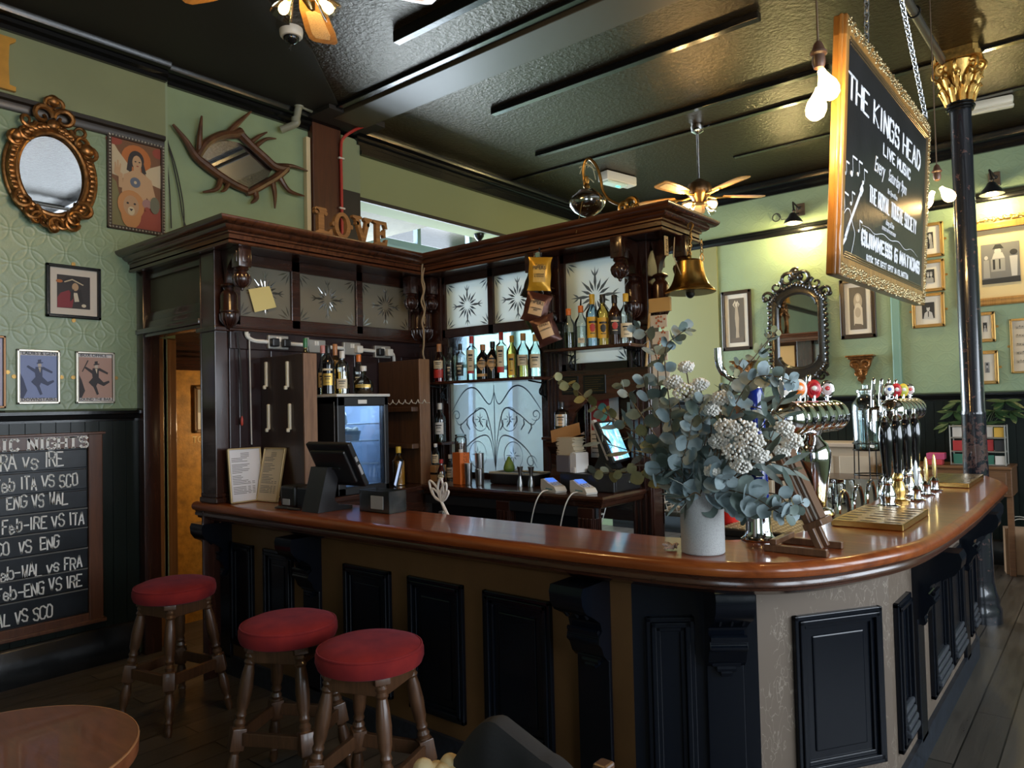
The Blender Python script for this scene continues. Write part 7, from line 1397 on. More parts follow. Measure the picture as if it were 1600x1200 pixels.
# ---------------- taps and trays on the right run ----------------
ub = thing('back_bar_unit', 'dark under-counter unit with steel drainer behind the right run of the bar', 'cabinet', (-1.3, 4.4, 0)); MB().bbox(-1.55, -1.03, 3.05, 5.85, .01, 1.05, .008).build('cabinet', plain('black steel', (.012, .012, .013), .4), ub, sm=False)
dg = thing('drip_grid', 'rubber drip tray with pale mesh grid beside the easel', 'drip tray', (-1.2, 3.35, 1.051)); MB().bbox(-1.40, -1.04, 3.12, 3.50, 1.051, 1.085, .006).build('tray', M_blackplastic, dg, sm=False); mb = MB()
for k in range(12): mb.bbox(-1.385, -1.055, 3.135+.03*k, 3.147+.03*k, 1.083, 1.090, .002)
for k in range(11): mb.bbox(-1.38+.032*k, -1.37+.032*k, 3.13, 3.49, 1.083, 1.089, .002)
mb.build('mesh', plain('pale mesh', (.40, .34, .22), .4, .3), dg, sm=False)
def lens(p, rx, rz, mats, parent, tilt=0.0):
    M = Matrix.Translation(p) @ Matrix.Rotation(radians(-58)+tilt, 4, 'Z'); mb = MB(); mb.sphere((0, 0, 0), (.010, rx, rz), M, 18, 10); mb.m = 1; mb.sphere((.004, 0, 0), (.009, rx*.75, rz*.72), M, 16, 10); mb.m = 2; mb.sphere((.008, 0, .1*rz), (.0075, rx*.42, rz*.30), M, 12, 8)
    return mb.build('lens_badge', mats, parent)
LM = {'red': [plain('badge red', (.50, .03, .03), .2), plain('badge deep red', (.36, .01, .02), .2), M_white], 'orange': [M_white, plain('badge orange', (.75, .20, .03), .2), M_white], 'silver': [M_chrome, plain('badge pale', (.55, .45, .45), .25), plain('badge red', (.50, .03, .03), .2)], 'yellow': [plain('badge yellow', (.70, .50, .05), .2), plain('badge lime', (.45, .50, .08), .2), M_white], 'white': [M_chrome, M_white, plain('badge blue', (.05, .12, .4), .3)]}
def font_tower(y, x, badges, label, base=True):
    t = thing('beer_font', label, 'beer font', (x, y, 1.052), 0, 'chrome beer fonts'); M = Matrix.Translation((x, y, 1.052))
    MB().bbox(x-.11, x+.10, y-.12, y+.14, 1.051, 1.09, .008).build('base_plate', M_blackplastic, t, sm=False)
    MB().lathe([(.085, .04), (.088, .055), (.080, .075), (.050, .088), (.052, .10), (.060, .16), (.078, .30), (.080, .345), (.066, .385), (.040, .41), (.034, .43), (.040, .445)], M, 36).build('vase_column', M_chrome, t)
    mb = MB(); L = .80; n = 6; pr = []
    for k in range(61):
        s = k/60; r = .068+.012*abs(sin(pi*s*n))**.7; e = min(s, 1-s)*L; r *= min(1, sqrt(max(0, 1-(1-min(1, e/.055))**2))) if e < .055 else 1; pr.append((max(r, .0005), -L/2+L*s))
    mb.lathe(pr, Matrix.Translation((x, y, 1.565)) @ Matrix.Rotation(pi/2, 4, 'X') @ Matrix.Rotation(0, 4, 'Z'), 28); mb.lathe([(.036, 1.48), (.05, 1.52)], Matrix.Translation((x, y, 0)), 20, cap=False); mb.build('tap_head', M_chrome, t)
    for k, b in enumerate(badges):
        yy = y-.32+.64*k/(len(badges)-1); tp = MB(); tp.tube([(x-.05, yy, 1.575), (x-.12, yy, 1.585), (x-.14, yy, 1.57), (x-.145, yy, 1.49)], [.014, .014, .013, .009], 8); tp.cyl((x-.12, yy, 1.59), (x-.12, yy, 1.635), .014); tp.build('tap', M_chrome, t)
        MB().lathe([(.008, 0), (.011, .03), (.012, .11), (.013, .14), (.006, .15)], Matrix.Translation((x-.125, yy, 1.635)) @ Matrix.Rotation(.12, 4, 'Y'), 12).build('handle', M_chrome, t)
        if b: MB().cyl((x-.02, yy, 1.62), (x-.02, yy, 1.67), .008).build('badge_stem', M_chrome, t); lens((x-.02, yy, 1.70), .036, .048, LM[b], t)
    return t
font_tower(3.62, -1.125, ('white', 'orange', 'red', 'silver'), 'large chrome beer font with vase column, nearest the flowers')
font_tower(5.62, -1.13, ('white', 'red', 'yellow', 'silver'), 'chrome beer font behind the black hand pumps')
pe = thing('lager_tap', 'tall blue lager tap with chrome foot and round peach sign behind the flower vase', 'beer tap', (-1.105, 2.85, 1.10)); MPe = Matrix.Translation((-1.105, 2.85, 1.1))
MB().lathe([(.066, .001), (.068, .008), (.060, .014), (.054, .02), (.050, .04), (.043, .17), (.038, .30)], MPe, 30).build('chrome_foot', M_chrome, pe)
MB().lathe([(.0445, .15), (.0405, .30), (.038, .48), (.040, .56), (.030, .60), (.001, .61)], MPe, 28).build('blue_column', plain('deep blue enamel', (.006, .018, .20), .12, coat=.7), pe)
mb = MB(); vs = []; nn = 14; fc = atan2(-2.85, 1.105)
wrap(mb, .047, .03, .24, fc-.7, fc+.9, 14, lambda q: (0, .25+.75*(1-abs(2*q-1)))); mb.v = [tuple(MPe @ V3(p)) for p in mb.v]; mb.build('foot_spear', M_chrome, pe, recalc=False)
mb = MB(); text_mesh(mb, 'Peroni', MPe @ Matrix.Rotation(fc+.25, 4, 'Z') @ Matrix.Translation((.0425, .008, .25)) @ Matrix.Rotation(pi/2, 4, 'Z') @ Matrix.Rotation(pi/2, 4, 'X') @ Matrix.Rotation(pi/2, 4, 'Z'), .032, 1.2); mb.build('column_lettering', M_white, pe, sm=False)
Mz = Matrix.Translation((-1.20, 2.87, 1.60)) @ Matrix.Rotation(radians(28), 4, 'Z'); mb = MB(); mb.prism(ell(0, 0, .075, .075, 28), -.012, .012, Mz @ Matrix(((1, 0, 0, 0), (0, 0, 1, 0), (0, 1, 0, 0), (0, 0, 0, 1)))); mb.cyl(Mz @ V3((.02, 0, -.01)), (-1.13, 2.86, 1.60), .008); rd = mb.build('round_sign', plain('peach sign', (.56, .36, .20), .3), pe)
mb = MB(); text_mesh(mb, 'PERONI', Mz @ Matrix.Translation((.002, -.013, -.02)) @ Matrix.Rotation(pi/2, 4, 'X'), .034, .95, 'CENTER'); mb.build('lettering', plain('badge red', (.50, .03, .03), .2), rd, sm=False)
mb = MB(); mb.tube(catmull([(-1.13, 2.87, 1.67), (-1.16, 2.87, 1.72), (-1.22, 2.87, 1.75), (-1.25, 2.86, 1.80), (-1.255, 2.86, 1.87)], 5), [.010]*12+[.016]*9, 10); mb.build('tap_handle', M_chrome, pe)
for i, (y, lb) in enumerate(((4.04, 'black hand pump nearest the brass drip tray'), (4.27, 'second black hand pump from the front drip tray'), (4.50, 'third black hand pump from the front drip tray'), (4.73, 'black hand pump farthest along the bar'))):
    t = thing('hand_pump', lb, 'hand pump', (-.90, y, 1.101), 0, 'row of four black hand pumps'); M = Matrix.Translation((-.90, y, 1.101)); 
    MB().lathe([(.055, 0), (.056, .008), (.035, .016), (.032, .03), (.040, .05), (.034, .08), (.022, .11), (.026, .12), (.026, .135), (.018, .15)], M, 24).build('chrome_base', M_chrome if i != 1 else M_brass, t); MB().lathe([(.014, .14), (.020, .17), (.022, .22), (.030, .30), (.034, .35), (.030, .395), (.018, .425), (.012, .43)], M, 20).build('handle', plain('ebonised handle', (.006, .006, .007), .1, coat=.8), t); MB().lathe([(.016, .425), (.019, .437), (.013, .45), (.008, .46), (.010, .475), (.006, .485)], M, 16).build('finial', M_chrome, t)
for y, m, lb in ((4.36, (plain('clip silver', (.55, .55, .55), .3, .5), plain('clip white', (.6, .6, .6), .4)), 'silver shield pump clip seen edge-on between the hand pumps'), (4.62, (M_brass, plain('clip orange', (.62, .28, .06), .35)), 'amber oval pump clip by the third hand pump'), (4.86, (M_brass, plain('clip pink', (.62, .40, .42), .35)), 'pink and white pump clip at the far end of the pump row')):
    t = thing('pump_clip', lb, 'pump clip', (-.83, y, 1.101), 0, 'pump clips along the bar'); M = Matrix.Translation((-.83, y, 1.101)); MB().lathe([(.04, 0), (.042, .006), (.022, .012), (.018, .05), (.024, .06), (.012, .08)], M, 18).build('foot', M_chrome, t); mb = MB(); Q = M @ Matrix.Translation((0, 0, .14)) @ Matrix.Rotation(radians(25), 4, 'Z'); mb.sphere((0, 0, 0), (.006, .040, .075), Q, 16, 10); mb.m = 1; mb.sphere((.003, 0, -.015), (.006, .030, .052), Q, 14, 8); mb.build('shield', list(m), t)
def brass_tray(x0, x1, y0, y1, label):
    t = thing('brass_drip_tray', label, 'drip tray', (x0, y0, 1.101), 0, 'brass drip trays'); mb = MB(); mb.bbox(x0, x1, y0, y1, 1.101, 1.128, .003); mb.build('tray', M_brass, t, sm=False); mb = MB(); nx, ny = 3, 7
    for i in range(nx):
        for j in range(ny): mb.prism(ell(x0+(x1-x0)*(i+.5)/nx, y0+(y1-y0)*(j+.5)/ny, (x1-x0)*.12, .010, 10), 1.1275, 1.1288)
    mb.build('slots', plain('slot black', (.02, .012, .005), .6), t, sm=False)
brass_tray(-.97, -.69, 3.33, 3.86, 'slotted brass drip tray in front of the nearest hand pump'); brass_tray(-.95, -.69, 5.08, 5.72, 'slotted brass drip tray at the far end of the bar')
EX = -.06; es = thing('menu_easel', 'small wooden easel with a stack of menu boards on the bar corner', 'easel', (-.85, 2.74, 1.10)); M_eas = wood('easel wood', (.075, .032, .014), (.17, .078, .036), .4, .2, 'Z', 2); mb = MB()
for y in (2.66, 2.84): mb.bbox(-.95+EX, -.73+EX, y-.012, y+.012, 1.101, 1.126, .003)
mb.bbox(-.93+EX, -.905+EX, 2.65, 2.85, 1.126, 1.146, .003); mb.build('foot', M_eas, es, sm=False)
for y in (2.715, 2.785):
    mb = MB(); d = V3((-.155, 0, .36)); Q = frame_M((-.772+EX, y, 1.115), (0, 1, 0), d); mb.bbox(-.013, .013, -.012, .012, 0, .42, .003, Q); mb.build('leg', M_eas, es, sm=False)
Q = frame_M((-.772+EX, 2.75, 1.115), (0, 1, 0), d); mb = MB(); mb.bbox(-.065, .065, -.055, .014, .075, .098, .003, Q); mb.build('ledge', M_eas, es, sm=False)
mb = MB()
for k in range(4): mb.bbox(-.032, .036, -.020-.009*k, -.013-.009*k, .10, .44-.006*k, .001, Q); mb.m = 1-mb.m
mb.build('menu_boards', [plain('board pale', (.48, .42, .36), .5), plain('board brown', (.12, .06, .03), .5)], es, sm=False)
rc = thing('red_jug', 'red plastic jug behind the flower vase', 'jug', (-1.42, 3.30, 1.051)); MB().lathe([(.040, 0), (.042, .004), (.050, .15), (.047, .15), (.038, .01)], Matrix.Translation((-1.42, 3.30, 1.051)), 26).build('body', plain('red plastic', (.55, .02, .015), .3), rc)
gr = thing('glass_rack', 'chrome hoops of a glass rack behind the brass drip tray', 'rack', (-1.2, 4.4, 1.051)); mb = MB()
for k in range(4): y = 4.0+.27*k; mb.tube([(-1.10-.0*k, y+.09*cos(a), 1.055+.12*sin(a)) for a in [pi*i/12 for i in range(13)]], .010, 8)
mb.build('hoops', M_chrome, gr)
gg = 'upturned glasses on the rack'
proto_g = None
for k in range(8):
    p = (-1.24-.10*(k % 2), 3.98+.22*(k//2), 1.051)
    if proto_g is None:
        proto_g = MB().lathe([(.034, 0), (.036, .004), (.030, .11), (.029, .115), (.001, .115)], None, 18).build('glass_tumbler', GL['clear']); proto_g.location = p; tag(proto_g, 'upturned tumbler glass on the rack behind the chrome hoops', 'glass', gg)
    else: dup(proto_g, p)

# ---------------- flowers in a concrete vase ----------------
va = MB(); va.lathe([(.082, 0), (.086, .004), (.086, .228), (.082, .232), (.074, .228), (.072, .02)], Matrix.Translation((-1.185, 2.515, 1.101)) @ Matrix.Diagonal((.91, .91, 1, 1)), 44)
t = NT('speckled concrete'); f = t.noise(t.coord(), 300, 2, .6); t.link(t.ramp(f, [(.36, (.30, .30, .295)), (.5, (.40, .40, .39))]), t.b.inputs['Base Color']); t.b.inputs['Roughness'].default_value = .85
tag(va.build('vase', t.m), 'round speckled grey concrete vase on the bar corner', 'vase')
fl = thing('flower_arrangement', 'loose arrangement of eucalyptus, olive and white blossom in the grey vase', 'flowers', (-1.175, 2.515, 1.30))
def leafmat(name, c1, c2):
    t = NT(name); f = t.noise(t.coord(), 11, 3); t.link(t.ramp(f, [(.35, c1), (.65, c2)]), t.b.inputs['Base Color']); t.b.inputs['Roughness'].default_value = .55; t.b.inputs['Subsurface Weight'].default_value = 0.0; return t.m
L_blue = leafmat('blue grey eucalyptus', (.155, .215, .225), (.30, .375, .39)); L_dark = leafmat('dark eucalyptus', (.07, .10, .08), (.15, .20, .18)); L_yel = leafmat('yellow green eucalyptus', (.16, .16, .06), (.30, .28, .12)); L_ol = leafmat('silver olive leaf', (.10, .12, .085), (.36, .40, .38)); M_stem = plain('brown stem', (.10, .065, .035), .6); M_fl = plain('white blossom', (.74, .71, .64), .7, var=.15, vs=30)
rf = random.Random(21)
def leaf(mb, p, d, nrm, L, Wd, kind):
    d = d.normalized(); s = nrm.cross(d)
    if s.length < 1e-4: s = d.orthogonal()
    s.normalize(); nn_ = d.cross(s); n = 5; vs = []; cup = .16*L
    for i in range(n+1):
        t_ = i/n; wv = (sin(pi*min(1, t_*.92+.06))**.62 if kind else sin(pi*t_)**.8)*Wd*.5
        c = p+d*(L*t_)+nn_*(cup*(t_-.5)**2-.06*L)
        vs += [c-s*wv+nn_*.12*wv, c, c+s*wv+nn_*.12*wv]
    fs = []
    for i in range(n): a = 3*i; fs += [(a, a+1, a+4, a+3), (a+1, a+2, a+5, a+4)]
    mb.add(vs, fs)
def fp(x, y, dy=0.0): return V3(at(x, y, 1, 2.50+dy))
def sprig(path, dy0, dy1, n, size, mats, round_=True, start=.15):
    k0 = len(path); pts = catmull([fp(x, y, dy0+(dy1-dy0)*i/(k0-1)) for i, (x, y) in enumerate(path)], 6); N = len(pts)
    mb = MB(); mb.tube(pts, [.0032*(1-.55*i/N) for i in range(N)], 5); mb.m = 1
    for j in range(n):
        u = start+(1-start)*j/max(1, n-1); i = min(N-2, int(u*(N-1))); p = pts[i]; ax = (pts[i+1]-pts[i]).normalized(); s_ = size*1.75*(1.12-.5*u)*(.85+.3*rf.random())
        base = rf.random()*pi if round_ else 0
        for sd in (0, pi):
            e = ax.orthogonal().normalized(); e.rotate(Matrix.Rotation(j*1.57+sd+rf.random()*.5, 3, ax)); mb.m = 1+int(rf.random() < .4)
            d = (e+ax*(.35 if round_ else .9)+V3((0, 0, .1))).normalized(); nr = (ax*.45+V3((.40, -.85, .18))*(.9 if round_ else .5)+V3((rf.random()-.5, rf.random()-.5, rf.random()-.5))*.9).normalized()
            leaf(mb, p, d, nr, s_*(1 if round_ else 1.9), s_*(.95 if round_ else .42), round_)
    mb.build('eucalyptus_sprig' if round_ else 'olive_sprig', [M_stem]+mats, fl, recalc=False)
B_, D_, Y_, O_ = [L_blue, L_dark], [L_dark, L_blue], [L_yel, L_dark], [L_ol, L_dark]
for a in (([(1088, 780), (1040, 715), (985, 668), (935, 640), (895, 605), (862, 588)], 0, .25, 13, .034, Y_), ([(1085, 780), (1050, 690), (1030, 620), (1026, 560), (1008, 520), (992, 512)], 0, .1, 11, .038, B_), ([(1088, 780), (1060, 700), (1042, 600), (1040, 545), (1058, 525), (1078, 512)], 0, .05, 11, .034, B_),
          ([(1090, 775), (1120, 765), (1150, 768), (1180, 778), (1215, 800), (1238, 805)], -.02, -.06, 13, .044, B_), ([(1092, 780), (1120, 700), (1150, 630), (1178, 592), (1210, 588), (1243, 598)], 0, .0, 14, .038, B_), ([(1090, 780), (1120, 690), (1150, 600), (1185, 550), (1215, 515)], 0, .1, 9, .028, Y_),
          ([(1085, 785), (1050, 760), (1005, 742), (965, 738), (925, 740)], 0, .12, 10, .036, Y_), ([(1088, 780), (1072, 720), (1050, 670), (1046, 625)], -.03, -.06, 9, .046, B_), ([(1090, 780), (1095, 715), (1090, 660), (1100, 620)], -.02, -.05, 9, .044, B_), ([(1088, 780), (1055, 745), (1035, 720), (1015, 690)], -.03, -.06, 8, .046, D_),
          ([(1085, 780), (1060, 740), (1040, 735), (1022, 745)], -.04, -.09, 7, .050, B_), ([(1090, 780), (1110, 720), (1130, 660), (1125, 600)], .02, .06, 9, .036, D_), ([(1088, 780), (1030, 690), (990, 630), (970, 600)], .05, .15, 9, .036, D_), ([(1090, 780), (1150, 740), (1195, 700), (1215, 660)], 0, .05, 9, .036, D_), ([(1088, 782), (1075, 750), (1080, 700), (1065, 650)], .03, .05, 8, .042, D_),
          ([(1090, 780), (1130, 730), (1160, 690), (1175, 640)], .04, .08, 9, .036, D_), ([(1092, 782), (1140, 785), (1170, 800), (1160, 810)], -.03, -.04, 7, .034, B_), ([(1090, 780), (1100, 700), (1120, 640), (1160, 560)], .06, .1, 9, .032, D_), ([(1088, 780), (1060, 690), (1020, 640), (1005, 590)], .0, .0, 9, .042, B_), ([(1085, 780), (1065, 735), (1075, 690), (1082, 655)], -.06, -.10, 8, .046, B_), ([(1090, 782), (1105, 750), (1125, 742), (1140, 750)], -.05, -.10, 6, .044, B_), ([(1090, 782), (1200, 770), (1235, 790), (1256, 785)], -.01, -.02, 6, .030, D_)):
    sprig(*a)
for a in (([(1095, 775), (1086, 770), (1075, 776), (1062, 785)], -.10, -.12, 5, .040, O_), ([(1088, 780), (1050, 715), (1000, 680), (950, 655)], .02, .12, 8, .040, O_), ([(1092, 780), (1150, 735), (1195, 722), (1245, 735)], -.02, -.02, 8, .042, O_), ([(1092, 780), (1160, 700), (1205, 650), (1225, 620)], .02, .03, 8, .038, O_), ([(1092, 780), (1150, 650), (1195, 640), (1225, 655)], .02, .03, 7, .040, O_), ([(1090, 780), (1120, 640), (1165, 590), (1205, 525)], .05, .1, 7, .026, O_), ([(1088, 780), (1040, 730), (985, 705), (935, 690)], .02, .1, 7, .038, O_)):
    sprig(*a, round_=False)
for x, y, s, dy in ((1072, 573, .75, 0), (1052, 597, .9, -.02), (1072, 612, 1.2, -.04), (1095, 600, .8, -.02), (1128, 622, .9, -.02), (1112, 640, .8, -.03), (1135, 668, 1.1, -.08), (1160, 672, 1.4, -.08), (1175, 690, 1.1, -.09), (1150, 705, 1.2, -.10), (1158, 728, .9, -.10), (1112, 736, .7, -.09), (1122, 690, .9, -.07), (1188, 712, .8, -.08), (1226, 668, .8, .0), (1238, 690, .9, 0), (1222, 705, .7, 0)):
    c = fp(x, y, dy); r = .030*s; mb = MB(); mb.m = 1; q0_ = fp(1090, 775, 0); mb.tube(catmull([q0_, q0_+(c-q0_)*.55+V3((0, .03, -.02)), c-V3((0, 0, r*.4))], 5), .0026, 5); mb.m = 0
    for k in range(70):
        z = 1-2*(k+.5)/70; a = k*2.399963; rr_ = sqrt(1-z*z); q = c+V3((rr_*cos(a)*r*1.15, rr_*sin(a)*r, z*r*.8))*(.8+.4*rf.random()); mb.sphere(q, .0042+.003*rf.random(), None, 5, 4)
        if k % 4 == 0: mb.m = 1; mb.tube([c-V3((0, 0, r*.6)), q], .0009, 4); mb.m = 0
    mb.build('blossom_head', [M_fl, M_stem], fl)
ck = MB(); ck.tube([V3((-1.30, 2.49, 1.112))+V3((.022*cos(k*1.1)*(1+.2*sin(k)), .02*sin(k*1.7), .010*sin(k*2.3)+.004)) for k in range(34)], .0035, 5); tag(ck.build('earphone_tangle', plain('pale beads', (.55, .42, .36), .4)), 'small tangle of pale cord on the counter left of the vase', 'cord')

# ---------------- bar stools, table, chair ----------------
M_leg = wood('stool wood', (.050, .021, .009), (.125, .056, .025), .38, .2, 'Z', 2); t = NT('red velvet'); f = t.noise(t.coord(), 9, 4); t.link(t.ramp(f, [(.3, (.135, .010, .012)), (.7, (.235, .018, .015))]), t.b.inputs['Base Color']); t.b.inputs['Roughness'].default_value = .85; t.b.inputs['Sheen Weight'].default_value = .12; t.b.inputs['Specular IOR Level'].default_value = .15; t.b.inputs['Sheen Tint'].default_value = (.7, .35, .5, 1); t.bump(t.noise(t.coord(), 60, 3), .1, .003); M_vel = t.m
def stool(loc, rz, label):
    s = thing('bar_stool', label, 'bar stool', loc, rz, 'red velvet bar stools'); kw = dict(local=True)
    MB().lathe([(.001, .745), (.10, .742), (.165, .734), (.195, .722), (.206, .712), (.212, .70), (.213, .675), (.205, .652), (.19, .645), (.001, .645)], None, 48).build('seat_cushion', M_vel, s, **kw)
    MB().torus((0, 0, .714), .204, .005, None, 48, 6).build('piping', M_vel, s, **kw)
    mb = MB()
    for k in range(4): mb.bbox(-.125, .125, -.135, -.113, .575, .648, .004, Matrix.Rotation(pi/2*k, 4, 'Z'))
    mb.bbox(-.13, .13, -.13, .13, .635, .648, .003); mb.build('seat_frame', M_leg, s, sm=False, **kw)
    lp = [(.014, 0), (.020, .03), (.017, .05), (.022, .065), (.016, .08), (.022, .10), (.028, .15), (.022, .19), (.018, .205), (.026, .22), (.030, .225)]; up = [(.030, .305), (.022, .315), (.026, .33), (.018, .345), (.024, .36), (.019, .375), (.026, .40), (.030, .47), (.026, .53), (.020, .565), (.026, .575), (.020, .588), (.026, .60), (.022, .612), (.028, .62)]
    ends = []
    for sx, sy in ((1, 1), (-1, 1), (-1, -1), (1, -1)):
        b0, b1 = V3((sx*.195, sy*.195, 0)), V3((sx*.112, sy*.112, .62)); d = (b1-b0); M = Matrix.Translation(b0) @ d.to_track_quat('Z', 'Y').to_matrix().to_4x4(); k = d.length/.62
        mb = MB(); mb.lathe([(r, z*k) for r, z in lp], M, 18); mb.lathe([(r, z*k) for r, z in up], M, 18); mb.bbox(-.030, .030, -.030, .030, .22*k, .31*k, .005, M); mb.bbox(-.03, .03, -.03, .03, .615*k, .66*k, .004, M); mb.build('leg', M_leg, s, **kw); ends.append(b0+d*(.265/.62))
    for k in range(4):
        a, b = ends[k], ends[(k+1) % 4]; ds = (b-a).normalized(); M = frame_M(a, ds, (0, 0, 1)); mb = MB(); mb.bbox(.025, (b-a).length-.025, -.012, .012, -.028, .028, .004, M); mb.build('stretcher', M_leg, s, sm=False, **kw)
    return s
st1 = stool((-4.03, 1.93, 0), radians(12), 'red velvet bar stool by the corridor doorway')
dup(st1, (-2.875, 1.885, 0), radians(28), 'red velvet bar stool in the middle of the three, pushed close to the nearest one'); dup(st1, (-2.315, 1.885, 0), radians(20), 'red velvet bar stool in front of the bar, farthest from the doorway')
tbl = thing('round_table', 'small round table with worn reddish brown top', 'table', (-2.46, .64, 0)); MT_ = Matrix.Translation((-2.46, .64, 0))
t = NT('worn red brown table top'); v = t.coord((1, 6, 6)); f = t.noise(v, 2.2, 6, .65, 1); t.link(t.ramp(f, [(.25, (.10, .030, .011)), (.6, (.19, .062, .024)), (.85, (.28, .105, .045))]), t.b.inputs['Base Color']); t.b.inputs['Roughness'].default_value = .36; t.b.inputs['Coat Weight'].default_value = .3
MB().lathe([(.001, .648), (.37, .648), (.384, .654), (.386, .69), (.380, .70), (.001, .70)], MT_, 64).build('table_top', t.m, tbl); MB().torus((0, 0, .697), .383, .0035, MT_, 64, 6).build('worn_rim', plain('worn rim', (.30, .14, .06), .5), tbl); mb = MB(); mb.lathe([(.05, .02), (.06, .05), (.045, .12), (.04, .3), (.055, .5), (.045, .6), (.14, .648)], MT_, 24); mb.build('pedestal', M_leg, tbl); mb = MB()
for k in range(4): a = pi/4+pi/2*k; mb.tube([MT_ @ V3(p) for p in ((.03*cos(a), .03*sin(a), .12), (.18*cos(a), .18*sin(a), .06), (.30*cos(a), .30*sin(a), .022))], [.035, .03, .022], 8)
mb.build('base', M_leg, tbl)
ch = thing('wooden_chair', 'brown wooden chair at the bottom edge under a dark jacket', 'chair', (-1.03, 1.15, 0)); cz = .875
for x in (-1.185, -.885):
    mb = MB(); mb.bbox(x-.018, x+.018, 1.335, 1.375, 0, cz, .006); mb.build('back_leg', M_leg, ch, sm=False)
    mb = MB(); mb.bbox(x-.018, x+.018, .95, .99, 0, .43, .006); mb.build('front_leg', M_leg, ch, sm=False)
MB().bbox(-1.17, -.90, 1.343, 1.367, .72, .80, .006).build('top_rail', M_leg, ch, sm=False); MB().bbox(-1.215, -.855, .93, 1.38, .43, .465, .012).build('seat', M_leg, ch, sm=False)
jk = MB(); nx, ns = 28, 18; vs = []
for i in range(nx+1):
    u = i/nx; x = -1.36+.43*u; k = min(1, u/.42)
    top_ = (.725+.175*sin(k*pi/2)**1.3 if u < .42 else .90-.05*((u-.42)/.33) if u < .75 else .85-.07*((u-.75)/.25)**2)
    for j in range(ns+1):
        a = -1+2*j/ns; side = 1 if a > 0 else -1; drop = max(0, abs(a)-.16)*.50; y = 1.355+side*(.034*min(1, abs(a)/.16))+side*.06*drop+.008*sin(u*15+a*3)*min(1, drop*9); vs.append((x+.03*drop*sin(u*9), y, top_-drop-.012*(abs(a)/.16)**2*(abs(a) < .16)))
jk.add(vs, [(i*(ns+1)+j, (i+1)*(ns+1)+j, (i+1)*(ns+1)+j+1, i*(ns+1)+j+1) for i in range(nx) for j in range(ns)]); o = jk.build('jacket', plain('charcoal cloth', (.016, .015, .015), .85, bump=.2, bs=90), recalc=False); m_ = o.modifiers.new('thickness', 'SOLIDIFY'); m_.thickness = .010; tag(o, 'dark charcoal jacket draped over the back of the wooden chair', 'jacket')
mb = MB(); c = V3((-1.345, 1.31, .735))
for k in range(9): mb.sphere(c+V3((.040*cos(k*.7)*(k/9+.3), .030*sin(k*1.1), .012*sin(k*2))), (.028, .026, .026), None, 10, 8)
fc_ = mb.build('cream_bundle', plain('cream fluff', (.62, .50, .28), .8, bump=.6, bs=60), o); fc_['label'] = 'crumpled cream fluff bundle, unidentified'  # unidentified crumpled cream item, attached to the jacket for support

# ---------------- beyond the bar, under the far wall ----------------
ft = thing('far_table', 'dark wooden table beyond the bar carrying the water dispenser', 'table', (-1.9, 7.1, 0)); MB().bbox(-2.7, -1.35, 6.85, 7.45, .90, .935, .008).build('table_top', M_mahogX, ft, sm=False)
for x, y in ((-2.65, 6.9), (-1.40, 6.9), (-2.65, 7.4), (-1.40, 7.4)): MB().bbox(x-.03, x+.03, y-.03, y+.03, 0, .90, .004).build('leg', M_mahog, ft, sm=False)
cb_ = thing('cream_cabinet', 'cream painted panelled cabinet against the dark far panelling', 'cabinet', (-2.6, 8.3, 0)); mb = MB(); mb.bbox(-3.4, -1.93, 8.15, 8.50, 0, 1.14, .008); mb.build('body', plain('cabinet cream', (.46, .36, .25), .45), cb_, sm=False); MB().bbox(-3.44, -1.90, 8.10, 8.52, 1.14, 1.19, .012).build('top', plain('cabinet tan', (.50, .40, .30), .4), cb_, sm=False)
for k in range(4): MB().bbox(-3.35+.36*k, -3.05+.36*k, 8.135, 8.152, .12, 1.05, .01).build('panel', plain('cabinet panel', (.52, .42, .30), .45), cb_, sm=False)
wd = thing('water_dispenser', 'large clear glass water dispenser on a black wire stand', 'dispenser', (-1.73, 7.1, .936)); MW_ = Matrix.Translation((-1.73, 7.1, .936))
MB().lathe([(.105, .25), (.115, .26), (.125, .60), (.12, .66), (.085, .71), (.075, .73), (.075, .76), (.085, .765)], MW_, 36).build('glass_jar', glass('dispenser glass', (.80, .88, .88), .5), wd); MB().lathe([(.085, .765), (.085, .785), (.03, .80), (.03, .83), (.001, .835)], MW_, 28).build('lid', glass('dispenser glass', (.80, .88, .88), .5), wd)
MB().lathe([(.100, .262), (.112, .27), (.118, .52), (.001, .52)], MW_, 28).build('water', glass('still water', (.70, .78, .78), .2), wd); mb = MB()
for k in range(5): a = 2*pi*k/5; mb.tube([MW_ @ V3((.12*cos(a), .12*sin(a), .30)), MW_ @ V3((.125*cos(a), .125*sin(a), .0))], .006, 6)
for z in (.03, .25, .31): mb.torus((0, 0, z), .122, .006, MW_, 28, 6)
mb.build('wire_stand', M_black, wd); mb = MB(); mb.cyl(MW_ @ V3((.05, -.10, .29)), MW_ @ V3((.08, -.16, .29)), .014); mb.build('tap', M_white, wd)
ot = thing('console_table', 'oak console table with drawer against the far dark panelling', 'table', (-1.2, 8.2, 0)); M_oakc = wood('warm oak', (.11, .048, .018), (.20, .095, .040), .4, .15, 'X', 1.2)
MB().bbox(-1.85, -.745, 7.98, 8.48, .965, .99, .006).build('table_top', M_oakc, ot, sm=False); mb = MB(); mb.bbox(-1.83, -.75, 8.0, 8.46, .72, .965, .006); mb.build('carcass', M_oakc, ot, sm=False); MB().bbox(-1.80, -.79, 7.985, 8.005, .745, .945, .005).build('drawer', M_oakc, ot, sm=False)
for x in (-1.80, -.775): MB().bbox(x-.025, x+.025, 8.03, 8.08, 0, .72, .004).build('leg', M_oakc, ot, sm=False)
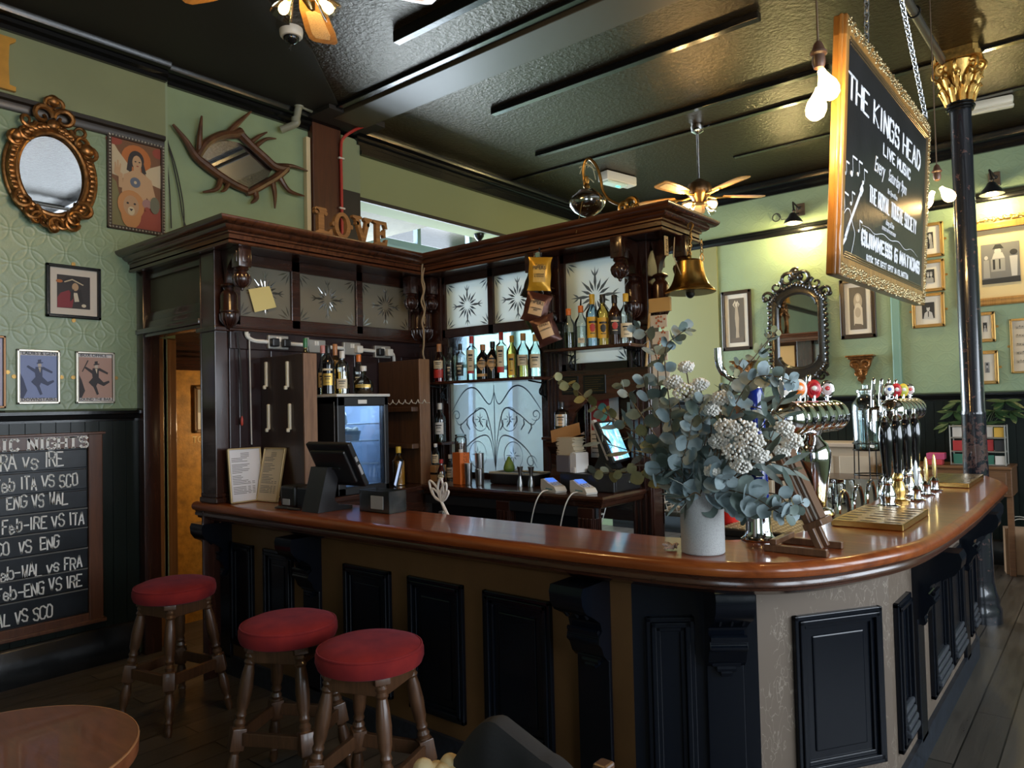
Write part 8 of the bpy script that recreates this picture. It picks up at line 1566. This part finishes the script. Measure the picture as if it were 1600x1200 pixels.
lr = thing('leaflet_rack', 'black wire rack of leaflets and books on the oak console table', 'leaflet rack', (-1.0, 8.2, .991)); mb = MB()
for z in (1.0, 1.12, 1.25, 1.36): mb.tube([(-1.24, 8.10, z), (-.80, 8.10, z), (-.80, 8.30, z), (-1.24, 8.30, z)], .006, 6, closed=True)
for x, y in ((-1.24, 8.10), (-.80, 8.10), (-.80, 8.30), (-1.24, 8.30)): mb.tube([(x, y, .995), (x, y, 1.37)], .006, 6)
mb.build('wire_frame', plain('pale wire', (.35, .34, .30), .4, .5), lr); rr = random.Random(12); cols_ = [(.05, .20, .14), (.45, .04, .04), (.60, .56, .50), (.02, .02, .02), (.60, .35, .05), (.10, .25, .30)]
for zi, z in enumerate((.998, 1.128, 1.258)):
    for k in range(5): x0 = -1.22+.084*k; MB().bbox(x0, x0+.074, 8.115+.02*(k % 2), 8.135+.02*(k % 2), z, z+.085+.03*rr.random(), .002).build('leaflet', plain('leaflet %d' % ((k*2+zi) % 6), cols_[(k*2+zi) % 6], .5), lr, sm=False)
for i, (z, h, c, lb) in enumerate(((.991, .05, (.50, .05, .06), 'red box under the pink box on the console table'), (1.042, .06, (.50, .07, .16), 'pink box on top of the red box on the console table'))):
    o = MB().bbox(-1.44, -1.31+.02*i, 8.06, 8.20, z, z+h, .004).build('tea_box', plain(lb[:8], c, .45), sm=False); tag(o, lb, 'box', 'stacked red and pink boxes')
pl_ = thing('leafy_plant', 'green leafy pot plant on the console table behind the iron column', 'plant', (-1.03, 8.36, .991)); MB().lathe([(.05, 0), (.07, .12), (.065, .12), (.05, .1)], Matrix.Translation((-1.03, 8.38, .991)), 20).build('pot', M_blackplastic, pl_); mb = MB(); rr = random.Random(4)
for k in range(11):
    a = 2*pi*k/11+rr.random()*.4; b = V3((-1.03, 8.38, 1.10)); tip = b+V3((cos(a)*.26, -abs(sin(a))*.02+.0, .40+.12*sin(k*2.1))); mb.m = 1; mb.tube(catmull([b, b+(tip-b)*.5+V3((0, 0, .10)), tip], 4), .004, 5); mb.m = 0
    for j in range(5): d = V3((cos(a+j*1.26-2.5), -.4, .35*sin(j*1.9)-.35)); leaf(mb, tip, d, V3((0, -.6, .8)), .16, .055, False)
mb.build('leaves', [plain('plant green', (.03, .065, .022), .45), plain('plant stem', (.07, .10, .04), .5)], pl_, recalc=False)
for i, (x, y, a, lb) in enumerate(((-.72, 8.2, .2, 'brown paper carrier bag on the floor by the console table leg'), (-.50, 7.9, -.2, 'brown paper carrier bag on the floor at the right edge'))):
    t = thing('paper_bag', lb, 'paper bag', (x, y, 0), 0, 'brown paper carrier bags'); M = Matrix.Translation((x, y, 0)) @ Matrix.Rotation(a, 4, 'Z'); mb = MB()
    for q in ((-.13, -.128, -.08, .08), (.128, .13, -.08, .08), (-.13, .13, -.08, -.078), (-.13, .13, .078, .08)): mb.box(q[0], q[1], q[2], q[3], .001, .42, M)
    mb.box(-.13, .13, -.08, .08, .001, .004, M); mb.build('bag', plain('kraft paper', (.36, .22, .12), .6, var=.1, bump=.2, bs=12), t, sm=False); mb = MB()
    for s in (-.08, .08): mb = MB(); mb.tube(catmull([M @ V3(p) for p in ((-.06, s, .40), (-.05, s, .50), (.05, s, .50), (.06, s, .40))], 5), .004, 5); mb.build('handle', plain('pale cord', (.55, .5, .42), .6), t)
